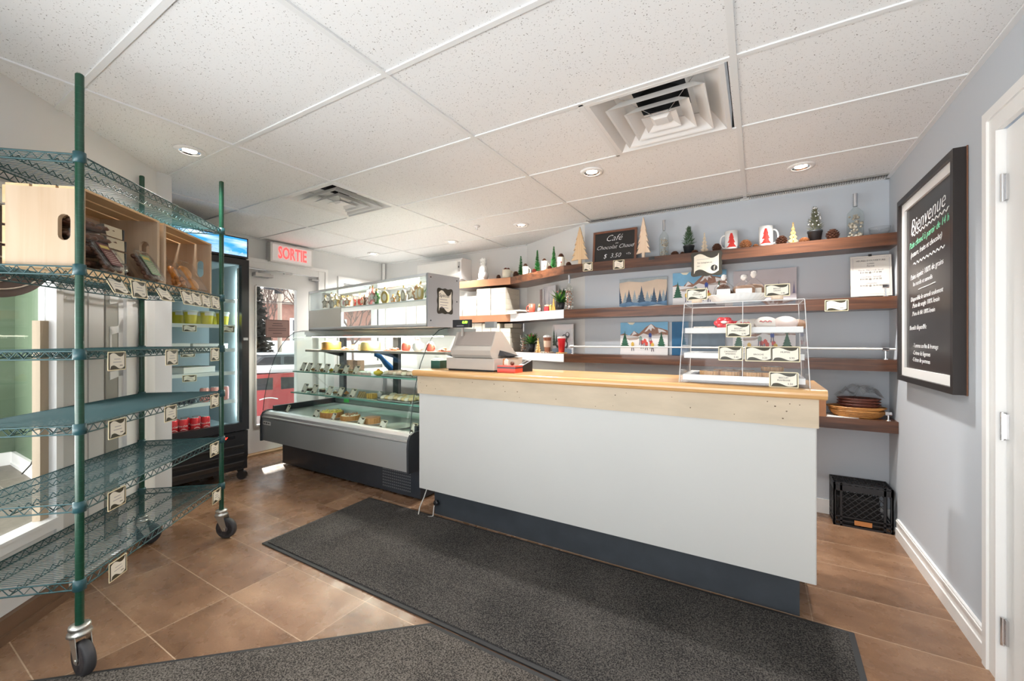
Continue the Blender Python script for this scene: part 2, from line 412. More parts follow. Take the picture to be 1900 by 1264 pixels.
# ceiling: tile cells, the two diffuser cells left open
HX = [(-0.61, 0.0, 1.22, 1.83), (1.83, 2.44, 1.22, 1.83)]
cm = MB()
xs = sorted(set([-5.2] + [round(-1.22 * 3 + 1.22 * i, 3) for i in range(7)] + [-0.61, 1.83])); ys = [-4.2 + 0.0] + [round(-3.66 + 0.61 * j, 3) for j in range(13)]
xs = [x for x in xs if x < 3.6] + [3.6]; ys = [y for y in ys if y < 3.9] + [3.9]
for i in range(len(xs) - 1):
    for j in range(len(ys) - 1):
        mx_, my_ = (xs[i] + xs[i + 1]) / 2, (ys[j] + ys[j + 1]) / 2
        if any(h[0] < mx_ < h[1] and h[2] < my_ < h[3] for h in HX): continue
        z = CEIL + 0.006
        cm.add([(xs[i], ys[j], z), (xs[i], ys[j + 1], z), (xs[i + 1], ys[j + 1], z), (xs[i + 1], ys[j], z)], [(0, 1, 2, 3)])
struct(cm.build('ceiling', M_ceil))
sbox('ceiling_slab', (-5.3, -4.2, CEIL + 0.40), (3.6, 3.9, CEIL + 0.46), P('dark_void', (0.03, 0.03, 0.03), 1.0))
gb = MB()
for i in range(-3, 3):
    X = 1.22 * i + (0.02 if i == 2 else 0); w = 0.012
    gb.box((X - w, -4.2, CEIL - 0.001), (X + w, 3.6, CEIL + 0.008))
for j in range(-6, 6):
    Y = 0.61 * j; gb.box((-3.6, Y - 0.011, CEIL), (3.31, Y + 0.011, CEIL + 0.008))
for h in HX:
    X = h[0] if h[0] > 0 else h[0]
    gb.box((X - 0.011, h[2], CEIL), (X + 0.011, h[3], CEIL + 0.008))
struct(gb.build('trim_1', M_bar))
# edge angle along the walls
ea = MB(); ea.box((XR - 0.022, -4.2, CEIL - 0.004), (XR, YB, CEIL + 0.004)); ea.box((KA[0], YB - 0.018, CEIL - 0.004), (XR, YB, CEIL + 0.004))
ea.box((XL, YL - 0.018, CEIL - 0.004), (KC[0], YL, CEIL + 0.004)); ea.box((XL, 0.6, CEIL - 0.004), (XL + 0.018, YL, CEIL + 0.004))
struct(ea.build('trim_2', M_bar))
# slotted return-air strip along the back wall
ra = MB()
for q in range(150):
    x = 1.20 + q * 0.0140
    if 2.43 < x < 2.48: continue
    ra.box((x, 2.985, CEIL - 0.003), (x + 0.006, 3.062, CEIL + 0.005))
ra.box((1.19, 2.975, CEIL - 0.003), (3.30, 2.985, CEIL + 0.005))
o = ra.build('return_air_grille', P('dull_grille_grey', (0.33, 0.32, 0.30), 0.6)); tag(o, 'long slotted grey air grille at ceiling edge above the chalkboard shelf', 'vent')
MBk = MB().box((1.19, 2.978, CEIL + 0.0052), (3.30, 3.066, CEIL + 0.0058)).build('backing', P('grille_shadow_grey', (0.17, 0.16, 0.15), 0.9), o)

# walls
sbox('wall_right', (XR, -4.2, 0), (XR + 0.15, 1.585 - 0.92, CEIL + 0.02), M_wallb)
sbox('wall_right.001', (XR, 1.60, 0), (XR + 0.15, 3.3, CEIL + 0.02), M_wallb)
sbox('wall_right.002', (XR, 0.665, 2.02), (XR + 0.15, 1.60, CEIL + 0.02), M_wallb)
sbox('wall_back', (KA[0], YB, 0), (XR + 0.15, YB + 0.15, CEIL + 0.02), M_wallb)
w = MB(); w.prism([KA, KC, (0.30, 3.70), (1.18, 3.23)][::-1], 0, CEIL + 0.02); struct(w.build('wall_back.001', M_wall))
sbox('wall_back.002', (XL - 0.15, YL, 0), (0.30, YL + 0.15, CEIL + 0.02), M_wall)
# street wall with door and window openings
DY0, DY1, DZ = 1.68, 2.53, 2.02
WY0, WY1, WZ0, WZ1 = 2.86, 3.44, 0.95, 1.98
M_lw = M_wall
for n, (a, b) in enumerate([((XL - 0.15, 0.4, 0), (XL, DY0, CEIL + .02)), ((XL - 0.15, DY0, DZ), (XL, DY1, CEIL + .02)), ((XL - 0.15, DY1, 0), (XL, WY0, CEIL + .02)),
                            ((XL - 0.15, WY0, 0), (XL, WY1, WZ0)), ((XL - 0.15, WY0, WZ1), (XL, WY1, CEIL + .02)), ((XL - 0.15, WY1, 0), (XL, YL, CEIL + .02))]):
    sbox('wall_left' if n == 0 else 'wall_left.%03d' % n, a, b, M_lw)
M_vgreen = P('sage_green_wall', (0.085, 0.125, 0.075), 0.7)
w = MB(); w.box((-5.2, 0.52, 0), (-0.83, 0.62, CEIL + .02), M_wall); w.box((-5.2, 0.42, 0), (-0.95, 0.52, CEIL + .02), M_vgreen); struct(w.build('wall_vestibule'))
sbox('wall_vestibule.001', (-4.05, -3.0, 0), (-3.88, 0.42, CEIL + .02), M_vgreen)
b = MB(); b.box((-3.88, 0.395, 0), (-1.0, 0.42, 0.13)); b.box((-3.88, -3, 0), (-3.855, 0.42, 0.13)); b.box((-3.88, 0.385, 0), (-1.0, 0.42, 0.03)); struct(b.build('baseboard_vestibule', M_trimw))
o = thing('phone_charger', 'black charger plugged in low on the green entrance wall with a trailing cord', 'charger', (-2.55, 0.415, 0.42))
MB().rbox((-0.05, -0.012, -0.06), (0.05, 0.0, 0.06), 0.004, None).build('outlet_plate', M_paper, o)
MB().box((-0.05, -0.07, -0.025), (0.04, -0.012, 0.02)).build('plug', M_black, o)
MB().tube([(-0.05, -0.05, 0), (-0.2, -0.04, -0.1), (-0.45, -0.04, -0.28), (-0.7, -0.05, -0.40)], 0.006).build('cord', M_black, o)

# glazed partition (frame parts in its own local axes: x along, y away from the shop)
def G(name, mb, mat, kind=True):
    o = mb.build(name, mat, loc=(GA[0], GA[1], 0), rz=GRZ)
    return struct(o) if kind else o
H = CEIL + 0.02
G('wall_partition', MB().box((-3.0, 0, 1.86), (1.0, 0.10, H)).box((-3.0, 0.0, 0.10), (0.249, 0.06, 0.37)).box((0.868, 0, 0), (0.985, 0.12, 1.86)), M_wall)
G('trim_3', MB().box((-3.0, -0.012, 1.80), (0.90, 0.02, 1.875)).box((-3.0, -0.02, 1.862), (0.90, 0.01, 1.885)), M_trimw)
wf = MB().box((-3.0, -0.012, 0.355), (0.249, 0.05, 0.405), M_trimw).box((-3.0, -0.02, 0.395), (0.249, 0.055, 0.41), M_trimw).box((0.249, -0.01, 0.10), (0.287, 0.06, 1.80), M_trimw).box((0.205, 0.02, 0.40), (0.249, 0.05, 1.33), P('tan_frame_strip', (0.42, 0.33, 0.23), 0.6))
wf.mats = [M_trimw, MATS['tan_frame_strip']]
wo = G('window_1', wf, None)
pn = MB().box((-3.0, 0.030, 0.405), (0.249, 0.036, 1.80)).build('glass_pane', M_pane, wo)
G('baseboard_left', MB().box((-3.0, -0.022, 0.0), (0.30, 0.02, 0.098)).box((-3.0, -0.034, 0), (1.0, 0.0, 0.035)), P('brown_baseboard', (0.17, 0.095, 0.055), 0.5, noise=0.3, nscale=9))
dr = MB().box((0.287, 0.012, 0.04), (0.70, 0.055, 1.80)).box((0.295, 0.004, 0.10), (0.448, 0.014, 1.78)).box((0.460, 0.004, 0.10), (0.560, 0.014, 1.78))
d1 = G('door_1', dr, P('pale_grey_door_paint', (0.60, 0.59, 0.57), 0.5))
# narrow light beside the leaf, with sunlight patches painted on it as white shapes
sl = MB().box((0.575, 0.0035, 0.14), (0.70, 0.0115, 1.77)).build('side_glass', P('frosted_grey_glass', (0.33, 0.32, 0.29), 0.25), d1)
pt = MB()
for q, z in enumerate((1.44, 1.27, 1.02, 0.72, 0.45, 0.28)):
    pt.plate([(0.60, z), (0.70, z + 0.02), (0.70, z + 0.10), (0.66, z + 0.05), (0.60, z + 0.045)], 0.000, 0.003)
pt.box((0.665, 0.0, 0.16), (0.70, 0.003, 1.72)); pt.box((0.60, 0.0, 1.13), (0.613, 0.003, 1.30))
pt.build('sun_patches', M_white, d1)
G('trim_4', MB().box((0.70, -0.018, 0), (0.745, 0.06, 1.80)).box((0.745, -0.008, 0), (0.835, 0.06, 1.80)).box((0.835, -0.022, 0), (0.870, 0.06, 1.80)), M_trimw)
# oval brown decal on the glass
dc = thing('shop_decal', 'brown oval decal with cream scrollwork on the entrance glass', 'decal', (GA[0], GA[1], 0), GRZ)
el = [(-0.02 + 0.30 * math.cos(2 * math.pi * t / 48), 1.615 + 0.20 * math.sin(2 * math.pi * t / 48)) for t in range(48)]
MB().plate(el, 0.0245, 0.0015).build('oval', P('brown_vinyl', (0.10, 0.065, 0.055), 0.5), dc)
sc = MB()
M_cv = P('cream_vinyl', (0.55, 0.46, 0.36), 0.6)
def arc(cx, cz, rx, rz, a0, a1, w=0.0035, y=0.022, n=18):
    pts = [(cx + rx * math.cos(R(a0 + (a1 - a0) * i / n)), y, cz + rz * math.sin(R(a0 + (a1 - a0) * i / n))) for i in range(n + 1)]
    sc.tube(pts, w, 4)
arc(-0.02, 1.615, 0.27, 0.165, 200, 340); arc(-0.02, 1.53, 0.10, 0.05, 190, 350); arc(0.10, 1.52, 0.07, 0.04, 180, 20); arc(-0.13, 1.52, 0.07, 0.04, 160, 0)
for a in range(-60, 61, 20): sc.tube([(-0.01, 0.022, 1.475), (-0.01 + 0.035 * math.sin(R(a)), 0.022, 1.475 + 0.04 * math.cos(R(a)))], 0.003, 4)
sc.box((-0.27, 0.0215, 1.585), (0.24, 0.0235, 1.592)); sc.box((-0.27, 0.0215, 1.645), (0.24, 0.0235, 1.651))
sc.build('scrollwork', M_cv, dc)
text('ber', 0.07, M_cv, dc, (0.13, 0.0225, 1.617), rot=(R(90), 0, 0), depth=0.0006)
text('oc', 0.10, M_cv, dc, (0.12, 0.0225, 1.695), rot=(R(90), 0, 0), depth=0.0006)

# baseboard on the right wall
b = MB(); b.box((XR - 0.012, 1.69, 0), (XR, 2.86, 0.115)); b.box((XR - 0.018, 1.69, 0), (XR, 2.86, 0.06)); b.box((XR - 0.016, 1.69, 0.098), (XR, 2.86, 0.107)); struct(b.build('baseboard_right', M_trimw))
b = MB(); b.box((2.2, YB - 0.012, 0), (XR, YB, 0.10)); struct(b.build('baseboard_back', M_trimw))
# door on the right, closed, with three hinges
c = MB(); c.box((XR - 0.018, 1.612, 0), (XR - 0.0005, 1.655, 2.005)); c.box((XR - 0.026, 1.655, 0), (XR - 0.0005, 1.688, 2.10)); c.box((XR - 0.018, 0.50, 2.005), (XR - 0.0005, 1.655, 2.062)); c.box((XR - 0.026, 0.50, 2.062), (XR - 0.0005, 1.655, 2.10))
c.box((XR - 0.022, 1.5945, 0), (XR + 0.06, 1.5995, 2.003)); c.box((XR - 0.018, 1.5995, 0), (XR - 0.0005, 1.612, 2.005)); struct(c.build('trim_5', M_trimw))
d = struct(MB().box((XR + 0.005, 0.62, 0.012), (XR + 0.045, 1.592, 2.0)).box((XR - 0.001, 0.75, 1.15), (XR + 0.01, 1.47, 1.88)).box((XR - 0.001, 0.75, 0.2), (XR + 0.01, 1.47, 0.95)).build('door_2', M_white))
for z in (1.79, 0.93, 0.19):
    h = MB(); h.cyl((XR - 0.006, 1.590, z - 0.05), (XR - 0.006, 1.590, z + 0.05), 0.007, seg=8); h.box((XR - 0.002, 1.575, z - 0.045), (XR + 0.005, 1.612, z + 0.045)); h.build('hinge', M_chrome, d)

# exit door (glass door in a white frame)
c = MB()
for a, b_ in (((XL - 0.02, DY0 - 0.08, 0), (XL + 0.022, DY0 + 0.01, DZ + 0.085)), ((XL - 0.02, DY1 - 0.02, 0), (XL + 0.022, DY1 + 0.10, DZ + 0.085)), ((XL - 0.02, DY0 + 0.011, DZ - 0.01), (XL + 0.0215, DY1 - 0.021, DZ + 0.085)), ((XL + .001, DY0 - .081, DZ + 0.06), (XL + 0.032, DY1 + 0.101, DZ + 0.095)), ((XL + .001, DY1 + 0.065, 0), (XL + 0.0318, DY1 + 0.1005, DZ + 0.06))): c.box(a, b_)
struct(c.build('trim_6', M_trimw))
GY0, GY1, GZ0, GZ1 = 1.81, 2.262, 0.32, 1.83
d = MB(); X0, X1 = XL - 0.075, XL - 0.025
d.box((X0, DY0 + 0.01, 0.03), (X1, GY0, DZ - 0.012)).box((X0, GY1, 0.03), (X1, DY1 - 0.02, DZ - 0.012)).box((X0, GY0, 0.03), (X1, GY1, GZ0)).box((X0, GY0, GZ1), (X1, GY1, DZ - 0.012))
for (a0, a1, z0, z1) in ((GY0 - 0.012, GY0 + 0.004, GZ0, GZ1), (GY1 - 0.004, GY1 + 0.012, GZ0, GZ1), (GY0, GY1, GZ0 - 0.012, GZ0 + 0.004), (GY0, GY1, GZ1 - 0.004, GZ1 + 0.012)): d.box((X1 - 0.002, a0, z0), (X1 + 0.010, a1, z1))
do = struct(d.build('door_3', M_trimw))
MB().box((X0 + 0.02, GY0, GZ0), (X0 + 0.027, GY1, GZ1)).build('glass_pane', M_pane, do)
cl = MB(); cl.box((XL - 0.02, 1.77, 1.925), (XL + 0.05, 1.93, 1.965)); cl.box((XL - 0.015, 1.93, 1.93), (XL + 0.03, 1.965, 1.96)); cl.build('door_closer', P('silver_grey_cast', (0.5, 0.5, 0.5), 0.4, 0.6), do)
cl = MB(); cl.tube([(XL + 0.04, 1.80, 1.975), (XL + 0.16, 1.93, 1.985), (XL + 0.02, 2.10, 2.005)], 0.010, 6); cl.box((XL, 2.09, 1.99), (XL + 0.03, 2.18, 2.012)); cl.build('closer_arm', MATS['silver_grey_cast'], do)
MB().box((XL - 0.02, 2.41, 1.955), (XL + 0.05, 2.50, 1.975)).build('door_stop', MATS['silver_grey_cast'], do)
struct(MB().box((XL - 0.14, DY0, 0), (XL + 0.035, DY1, 0.022)).build('trim_7', P('wooden_threshold', (0.42, 0.27, 0.15), 0.5)))
# notice on the door glass
nt_ = thing('door_notice', 'brown backlit notice sheet taped to the exit door glass', 'notice', (XL - 0.045, 2.045, 1.37))
MB().box((0, -0.125, -0.10), (0.002, 0.135, 0.10)).build('sheet', P('brown_translucent_paper', (0.25, 0.15, 0.13), 0.7), nt_)
fr = MB()
for a, b_ in (((0.002, -0.125, -0.10), (0.003, 0.135, -0.094)), ((0.002, -0.125, 0.094), (0.003, 0.135, 0.10)), ((0.002, -0.125, -0.1), (0.003, -0.119, 0.1)), ((0.002, 0.129, -0.1), (0.003, 0.135, 0.1))): fr.box(a, b_)
for q, (w_, z) in enumerate(((0.05, 0.055), (0.06, 0.030), (0.10, 0.0), (0.10, -0.022), (0.05, -0.055))): fr.box((0.002, 0.005 - w_, z), (0.003, 0.005 + w_, z + 0.006))
fr.build('printed_lines', P('dark_brown_ink', (0.07, 0.04, 0.035), 0.7), nt_)
# street window
c = MB()
for a, b_ in (((XL - 0.02, WY0 - 0.075, WZ0 - 0.05), (XL + 0.022, WY0, WZ1 + 0.08)), ((XL - 0.02, WY1, WZ0 - 0.05), (XL + 0.022, WY1 + 0.06, WZ1 + 0.08)), ((XL - 0.02, WY0, WZ1), (XL + 0.022, WY1, WZ1 + 0.08)), ((XL - 0.02, WY0, WZ0 - 0.05), (XL + 0.04, WY1, WZ0))): c.box(a, b_)
wo = struct(c.build('window_2', M_trimw))
MB().box((XL - 0.08, WY0, WZ0), (XL - 0.074, WY1, WZ1)).build('glass_pane', M_pane, wo)
MB().box((XL - 0.05, WY0 + 0.01, 1.84), (XL - 0.03, WY1 - 0.01, 1.97)).build('roller_blind', M_paper, wo)

# ---------------------------------------------------------------- street outside the exit door
ST = -0.80
M_snow = P('snow', (0.86, 0.86, 0.88), 0.8, bump=0.4, bscale=3)
g = MB(); 
nx, ny = 26, 26
for i in range(nx + 1):
    for j in range(ny + 1):
        x = -2.6 - i * 1.6; y = -1 + j * 1.7
        z = ST + (0.0 if x > -14 else 0.0) + 0.10 * math.sin(i * 1.3 + j * 0.7) * (1 if x < -6 else 0)
        if -34 < x < -26: z += 1.5 + 0.5 * math.sin(j * 1.1 + i)
        g.v.append((x, y, z))
for i in range(nx):
    for j in range(ny):
        a = i * (ny + 1) + j; g.f.append([a, a + ny + 1, a + ny + 2, a + 1]); g.m.append(0); g.sm.append(True)
g.mats = [M_snow]; struct(g.build('ground_snow'))
def outs(u, d):                         # ground position d metres in front of the camera in column u
    xr = (u - CX) / F_PX * d; return (CAMX + _c * xr + _s * d, CAMY - _s * xr + _c * d)
def car(name, label, loc, rz, col, L=4.4, W=1.75, Hh=1.42, s=1.0, sill=.93):
    o = thing(name, label, 'car', loc, rz); o.scale = (s,) * 3
    body = P('car_paint_' + col[0], col[1], 0.3, 0.2, coat=0.6)
    m = MB()
    side = [(-L / 2, .42), (-L / 2 + .05, .82), (-L * .30, .93), (-L * .18, Hh - .04), (L * .12, Hh), (L * .27, .98), (L / 2 - .12, .84), (L / 2, .5), (L / 2 - .02, .25), (L * .42, .22), (-L * .42, .22)]
    m.plate(list(reversed(side)), -W / 2, W); m.build('body', body, o)
    for sy, yy in ((-1, -W / 2 - .004), (1, W / 2)):
        m = MB(); m.plate([(-L * .26, sill), (-L * .17, Hh - .12), (-L * .03, Hh - .09), (-L * .03, sill)], yy, 0.004); m.build('side_window', M_blackg, o); m = MB(); m.plate([(0, sill), (0, Hh - .09), (L * .10, Hh - .10), (L * (.21 if sill < 1 else .14), sill + .03)], yy, 0.004); m.build('side_window', M_blackg, o)
    for x in (-L * .31, L * .31):
        for y in (-W / 2 - .02, W / 2 - .18):
            t = MB(); t.cyl((x, y, .33), (x, y + .2, .33), .33, seg=20); wh = t.build('wheel', M_rubber, o)
            h = MB(); h.cyl((x, y - .006, .33), (x, y + .206, .33), .09, seg=10)
            for a in range(6): h.cyl((x, y - .005, .33), (x + .2 * math.cos(a * 1.047), y - .005, .33 + .2 * math.sin(a * 1.047)), .025, seg=5)
            h.build('rim', P('silver_rim', (.6, .6, .58), .3, .8), wh)
    MB().rbox((-L * .20, -W * .42, Hh - .01), (L * .12, W * .42, Hh + .06), 0.05).build('snow_cover', M_snow, o)
    return o
x, y = outs(522, 8.6)
red = car('parked_car', 'red car with an open-looking window parked right outside the exit door', (x, y, ST), R(60), ('red', (0.33, 0.02, 0.02)), sill=1.10)
for yy in (-.879, .875):
    MB().box((-.9, yy, .30), (.6, yy + .004, .62)).build('grey_lower_panel', P('grey_rocker', (.36, .30, .28), .5), red); MB().tube([(-.35 + .05 * i, yy, .92 + .03 * math.sin(i * .52)) for i in range(7)], .012, 5).build('door_handle', M_trimw, red); MB().cyl((-.62, yy - .004, .80), (-.62, yy + .008, .80), .05, seg=14).build('round_badge', M_trimw, red)
x, y = outs(520, 19); car('parked_car', 'dark grey car with silver wheels parked across the street', (x, y, ST - 0.02), R(70), ('grey', (0.05, 0.055, 0.06)))
# brick house across the street
x, y = outs(525, 40)
ho = thing('brick_house', 'salmon brick house with white trimmed window across the street', 'house', (x, y, ST - 0.3), R(62))
M_brick = P('salmon_brick', (0.42, 0.22, 0.17), 0.85, noise=0.3, nscale=3)
MB().box((-6, -3, 0), (9, 5, 5.6)).build('wall', M_brick, ho)
MB().prism([(-7, -4), (10, -4), (10, 6), (-7, 6)], 5.6, 5.75).add([(-7, -4, 5.75), (10, -4, 5.75), (10, 6, 5.75), (-7, 6, 5.75), (-5, 1, 7.4), (8, 1, 7.4)], [(0, 1, 5, 4), (2, 3, 4, 5), (1, 2, 5), (3, 0, 4)]).build('roof', P('greyish_roof', (0.30, 0.24, 0.2), 0.9), ho)
for xx in (-2.2, 1.2, 4.6):
    f_ = MB(); f_.box((xx - .75, -3.08, 1.9), (xx + .75, -3.0, 4.4)); f_ = f_.build('window_frame', M_trimw, ho)
    MB().box((xx - .5, -3.10, 2.1), (xx + .5, -3.06, 3.1)).box((xx - .5, -3.10, 3.2), (xx + .5, -3.06, 4.2)).build('pane', P('grey_pane', (.12, .12, .13), .2), f_)
def bare_tree(u, d, h, label, name='bare_tree'):
    x, y = outs(u, d); t = thing(name, label, 'tree', (x, y, ST - 0.1))
    m = MB(); rnd = random.Random(int(u))
    def br(p, dr, l, r, n):
        q = p + dr * l; m.tube([p, (p + q) / 2 + Vector((rnd.uniform(-1, 1), rnd.uniform(-1, 1), 0)) * l * .08, q], [r, r * .8, r * .6], 5)
        if n: [br(p + dr * l * rnd.uniform(.6, 1), (dr + Vector((rnd.uniform(-.8, .8), rnd.uniform(-.8, .8), rnd.uniform(-.1, .6)))).normalized(), l * .68, r * .6, n - 1) for _ in range(4)]
    br(Vector((0, 0, 0)), Vector((0, 0, 1)), h * .38, h * .012, 4); m.build('trunk_and_branches', P('bark', (0.16, 0.11, 0.09), .9), t); return t
bare_tree(560, 22, 8, 'bare tree with thin winter branches at the right of the exit door view')
bare_tree(655, 26, 7.5, 'bare spreading tree seen through the street window')
bare_tree(497, 30, 9, 'bare tree in front of the brick house, left of the utility pole')
x, y = outs(519, 26); po = thing('utility_pole', 'pale wooden utility pole across the street with a lamp arm', 'pole', (x, y, ST))
MB().cyl((0, 0, 0), (0, 0, 9.5), .14, .1, 8).build('pole', P('pale_weathered_wood', (0.5, .42, .34), .9), po)
MB().box((-.1, -.9, 5.2), (.1, .2, 5.35)).cyl((0, -.1, 5.0), (0, -.1, 5.4), .22, seg=8).build('transformer', M_rubber, po)
for q, (z0, z1) in enumerate(((4.1, 4.25), (3.25, 3.4))):
    a = outs(400, 20); b_ = outs(760, 30)
    tag(MB().tube([(a[0], a[1], z0), ((a[0] + b_[0]) / 2, (a[1] + b_[1]) / 2, (z0 + z1) / 2 + .1), (b_[0], b_[1], z1 + 1.3)], .02, 4).build('power_line', M_rubber), ('upper' if q == 0 else 'lower') + ' black power line crossing the street view in the exit door', 'wire', 'power lines over the street')
for q, (u_, d_, r_, lb) in enumerate(((487, 15, .75, 'dark leafless shrub in the snow left of the dark car'), (470, 24, 1.7, 'tall dark evergreen at the left edge of the exit door view'))):
    x, y = outs(u_, d_); m = MB(); rnd = random.Random(q)
    hgt = r_ * (3.4 if q else .9)
    for _ in range(1500):
        a = rnd.uniform(0, 6.28); t = rnd.random() ** 1.3; rr = r_ * (1 - t * .8) * (.75 if q else 1); z = .1 + hgt * t
        p = Vector((rr * .3 * math.cos(a), rr * .3 * math.sin(a), z)); p2 = Vector((rr * math.cos(a) + rnd.uniform(-.1, .1) * r_, rr * math.sin(a), z + rnd.uniform(-.08, .05) * hgt)); sd = Vector((-math.sin(a), math.cos(a), .6)) * r_ * .05
        m.add([p + sd, p - sd, p2 - sd * .5, p2 + sd * .5], [(0, 1, 2, 3)])
    tag(m.build('shrub' if q == 0 else 'evergreen_tree', P('dark_bush', (.022, .020, .014), 1.0), loc=(x, y, ST + .2)), lb, 'shrub' if q == 0 else 'tree')

# ---------------------------------------------------------------- exit sign
es = thing('exit_sign', 'white box sign with red SORTIE letters above the exit door', 'sign', (XL + 0.002, 2.148, 2.205))
MB().box((0, -0.245, -0.105), (0.085, 0.245, 0.105)).box((0.02, -0.19, 0.105), (0.06, -0.05, 0.118)).box((0.02, 0.06, 0.105), (0.06, 0.2, 0.118)).build('housing', P('aluminium_paint', (0.66, 0.65, 0.62), 0.4), es)
MB().box((0.085, -0.225, -0.09), (0.0875, 0.225, 0.09)).build('face', P('lit_white_face', (0.8, 0.78, 0.76), 0.5, emit=(1, 0.93, 0.9), es=0.06), es)
st_ = text('SORTIE', 0.150, P('lit_red_letters', (0.8, 0.1, 0.1), 0.5, emit=(1.0, 0.05, 0.05), es=1.1), es, (0.089, 0.0, 0.0), rot=(R(90), 0, R(90)), depth=0.001, thin=-0.022); st_.scale = (0.68, 1.22, 1)

# ---------------------------------------------------------------- ceiling downlights
dl = thing('downlight', 'round recessed ceiling downlight', 'ceiling light', (0, 0, CEIL), group='recessed ceiling downlights')
MB().lathe([(0.048, 0.0045), (0.048, -0.002), (0.052, -0.006), (0.072, -0.004), (0.075, 0.0045)], 32, caps=False).build('ring', P('white_ring', (0.82, 0.81, 0.79), .35), dl)
MB().lathe([(0.030, 0.004), (0.049, -0.003)], 28, caps=False).build('reflector', P('bright_reflector', (.8, .8, .8), .12, 1.0), dl)
MB().lathe([(1e-5, -0.0005), (0.036, 0.0025)], 24, caps=False).build('bulb', P('lit_bulb', (1, 1, 1), .5, emit=(1.0, 0.93, 0.82), es=14), dl)
remember(dl)
DL = [((-0.292, 0.514), 'recessed ceiling downlight above the green wire shelving, nearest the glass partition'), ((1.612, 1.972), 'recessed ceiling downlight left of the large square ceiling diffuser'),
      ((2.779, 2.56), 'recessed ceiling downlight nearest the right wall'), ((0.608, 2.799), 'recessed ceiling downlight above the small green trees on the shelf'),
      ((-0.387, 2.98), 'recessed ceiling downlight in front of the white air conditioner'), ((-1.64, 2.967), 'farthest recessed ceiling downlight, deepest in the left corner')]
for q, ((x, y), lb) in enumerate(DL):
    if q: dup(dl, (x, y, CEIL), label=lb)
    else: dl.location = (x, y, CEIL); dl['label'] = lb
    lamp('downlight_beam', 'SPOT', (x, y, CEIL - 0.02), 34 if q == 0 else 84, (1.0, 0.97, 0.93), spot_size=R(125), spot_blend=0.9, shadow_soft_size=0.04)
sp = MB().lathe([(0.03, 0), (0.028, -0.006), (0.01, -0.01), (0.008, -0.03), (0.014, -0.032), (1e-5, -0.034)], 16).build('sprinkler_head', M_trimw, loc=(0.22, 2.62, CEIL)); tag(sp, 'small white sprinkler head in the ceiling left of the green trees', 'sprinkler')

# ---------------------------------------------------------------- square diffusers
def diffuser(label, cx, cy, mat):
    t = thing('air_diffuser', label, 'vent', (cx, cy, CEIL), group=None)
    h = 0.293
    m = MB()
    def ring(r0, z0, r1, z1, m):
        vs = [(sx * r0, sy * r0, z0) for sx, sy in ((-1, -1), (1, -1), (1, 1), (-1, 1))] + [(sx * r1, sy * r1, z1) for sx, sy in ((-1, -1), (1, -1), (1, 1), (-1, 1))]
        m.add(vs, [(i, (i + 1) % 4, 4 + (i + 1) % 4, 4 + i) for i in range(4)])
    ring(h, -0.001, h - 0.02, -0.001, m); ring(h - 0.02, -0.001, 0.20, 0.085, m); ring(h, -0.001, h, 0.10, m); ring(0.20, 0.085, 0.12, 0.10, m)
    m.build('frame', mat, t)
    for r0, z0, dz in ((0.215, -0.012, 0.055), (0.145, -0.016, 0.05), (0.080, -0.02, 0.035)):
        c = MB(); ring(r0, z0, r0 - 0.055, z0 + dz, c); ring(r0 - 0.055, z0 + dz, r0 - 0.059, z0 + dz, c); ring(r0 - 0.059, z0 + dz, r0 - 0.008, z0 + 0.004, c); ring(r0 - 0.008, z0 + 0.004, r0, z0, c); c.build('cone', mat, t)
    MB().add([(-0.05, -0.05, 0.001), (0.05, -0.05, 0.001), (0.05, 0.05, 0.001), (-0.05, 0.05, 0.001), (-0.03, -0.03, -0.016), (0.03, -0.03, -0.016), (0.03, 0.03, -0.016), (-0.03, 0.03, -0.016)], [(0, 1, 5, 4), (1, 2, 6, 5), (2, 3, 7, 6), (3, 0, 4, 7), (4, 5, 6, 7)]).build('centre_plate', mat, t)
    MB().lathe([(0.115, 0.10), (0.115, 0.30), (1e-5, 0.30)], 28, caps=False).build('duct', P('black_duct', (.01, .01, .01), .6), t)
    w_ = MB()
    for a in (45, 135, 225, 315): w_.cyl((0.03 * math.cos(R(a)), 0.03 * math.sin(R(a)), 0.0), (0.26 * math.cos(R(a)), 0.26 * math.sin(R(a)), 0.07), 0.002, seg=5)
    w_.build('wire_bracket', M_chrome, t)
diffuser('large white square ceiling diffuser nearest the camera, above the counter', 2.135, 1.525, P('matt_white_metal', (.76, .755, .74), .45))
diffuser('white square ceiling diffuser farther away, above the display case', -0.305, 1.525, MATS['matt_white_metal'])

# ---------------------------------------------------------------- entrance mats
mt = MB(); mt.prism([(-0.055, 0.790), (2.868, 0.790), (2.893, 1.634), (-0.085, 1.612)], 0.001, 0.007, P('black_rubber_edge', (.02, .02, .021), .6))
mt.prism([(-0.032, 0.812), (2.846, 0.812), (2.87, 1.612), (-0.062, 1.592)], 0.007, 0.012, mat_rug('charcoal_mat_pile', (0.020, 0.019, 0.019), (0.115, 0.105, 0.095)))
tag(mt.build('floor_mat'), 'long charcoal floor mat lying along the counter front', 'mat')
mt = MB(); mt.prism([(-0.22, -0.632), (1.5, -2.5), (3.0, -1.2), (2.85, 0.779), (1.312, 0.779)], 0.001, 0.007, MATS['black_rubber_edge'])
mt.prism([(-0.195, -0.632), (1.5, -2.47), (2.97, -1.19), (2.83, 0.757), (1.318, 0.757)], 0.007, 0.012, mat_rug('brown_grey_mat_pile', (0.030, 0.027, 0.025), (0.17, 0.15, 0.13)))
tag(mt.build('floor_mat'), 'brown-grey floor mat lying at an angle in front of the long mat', 'mat')

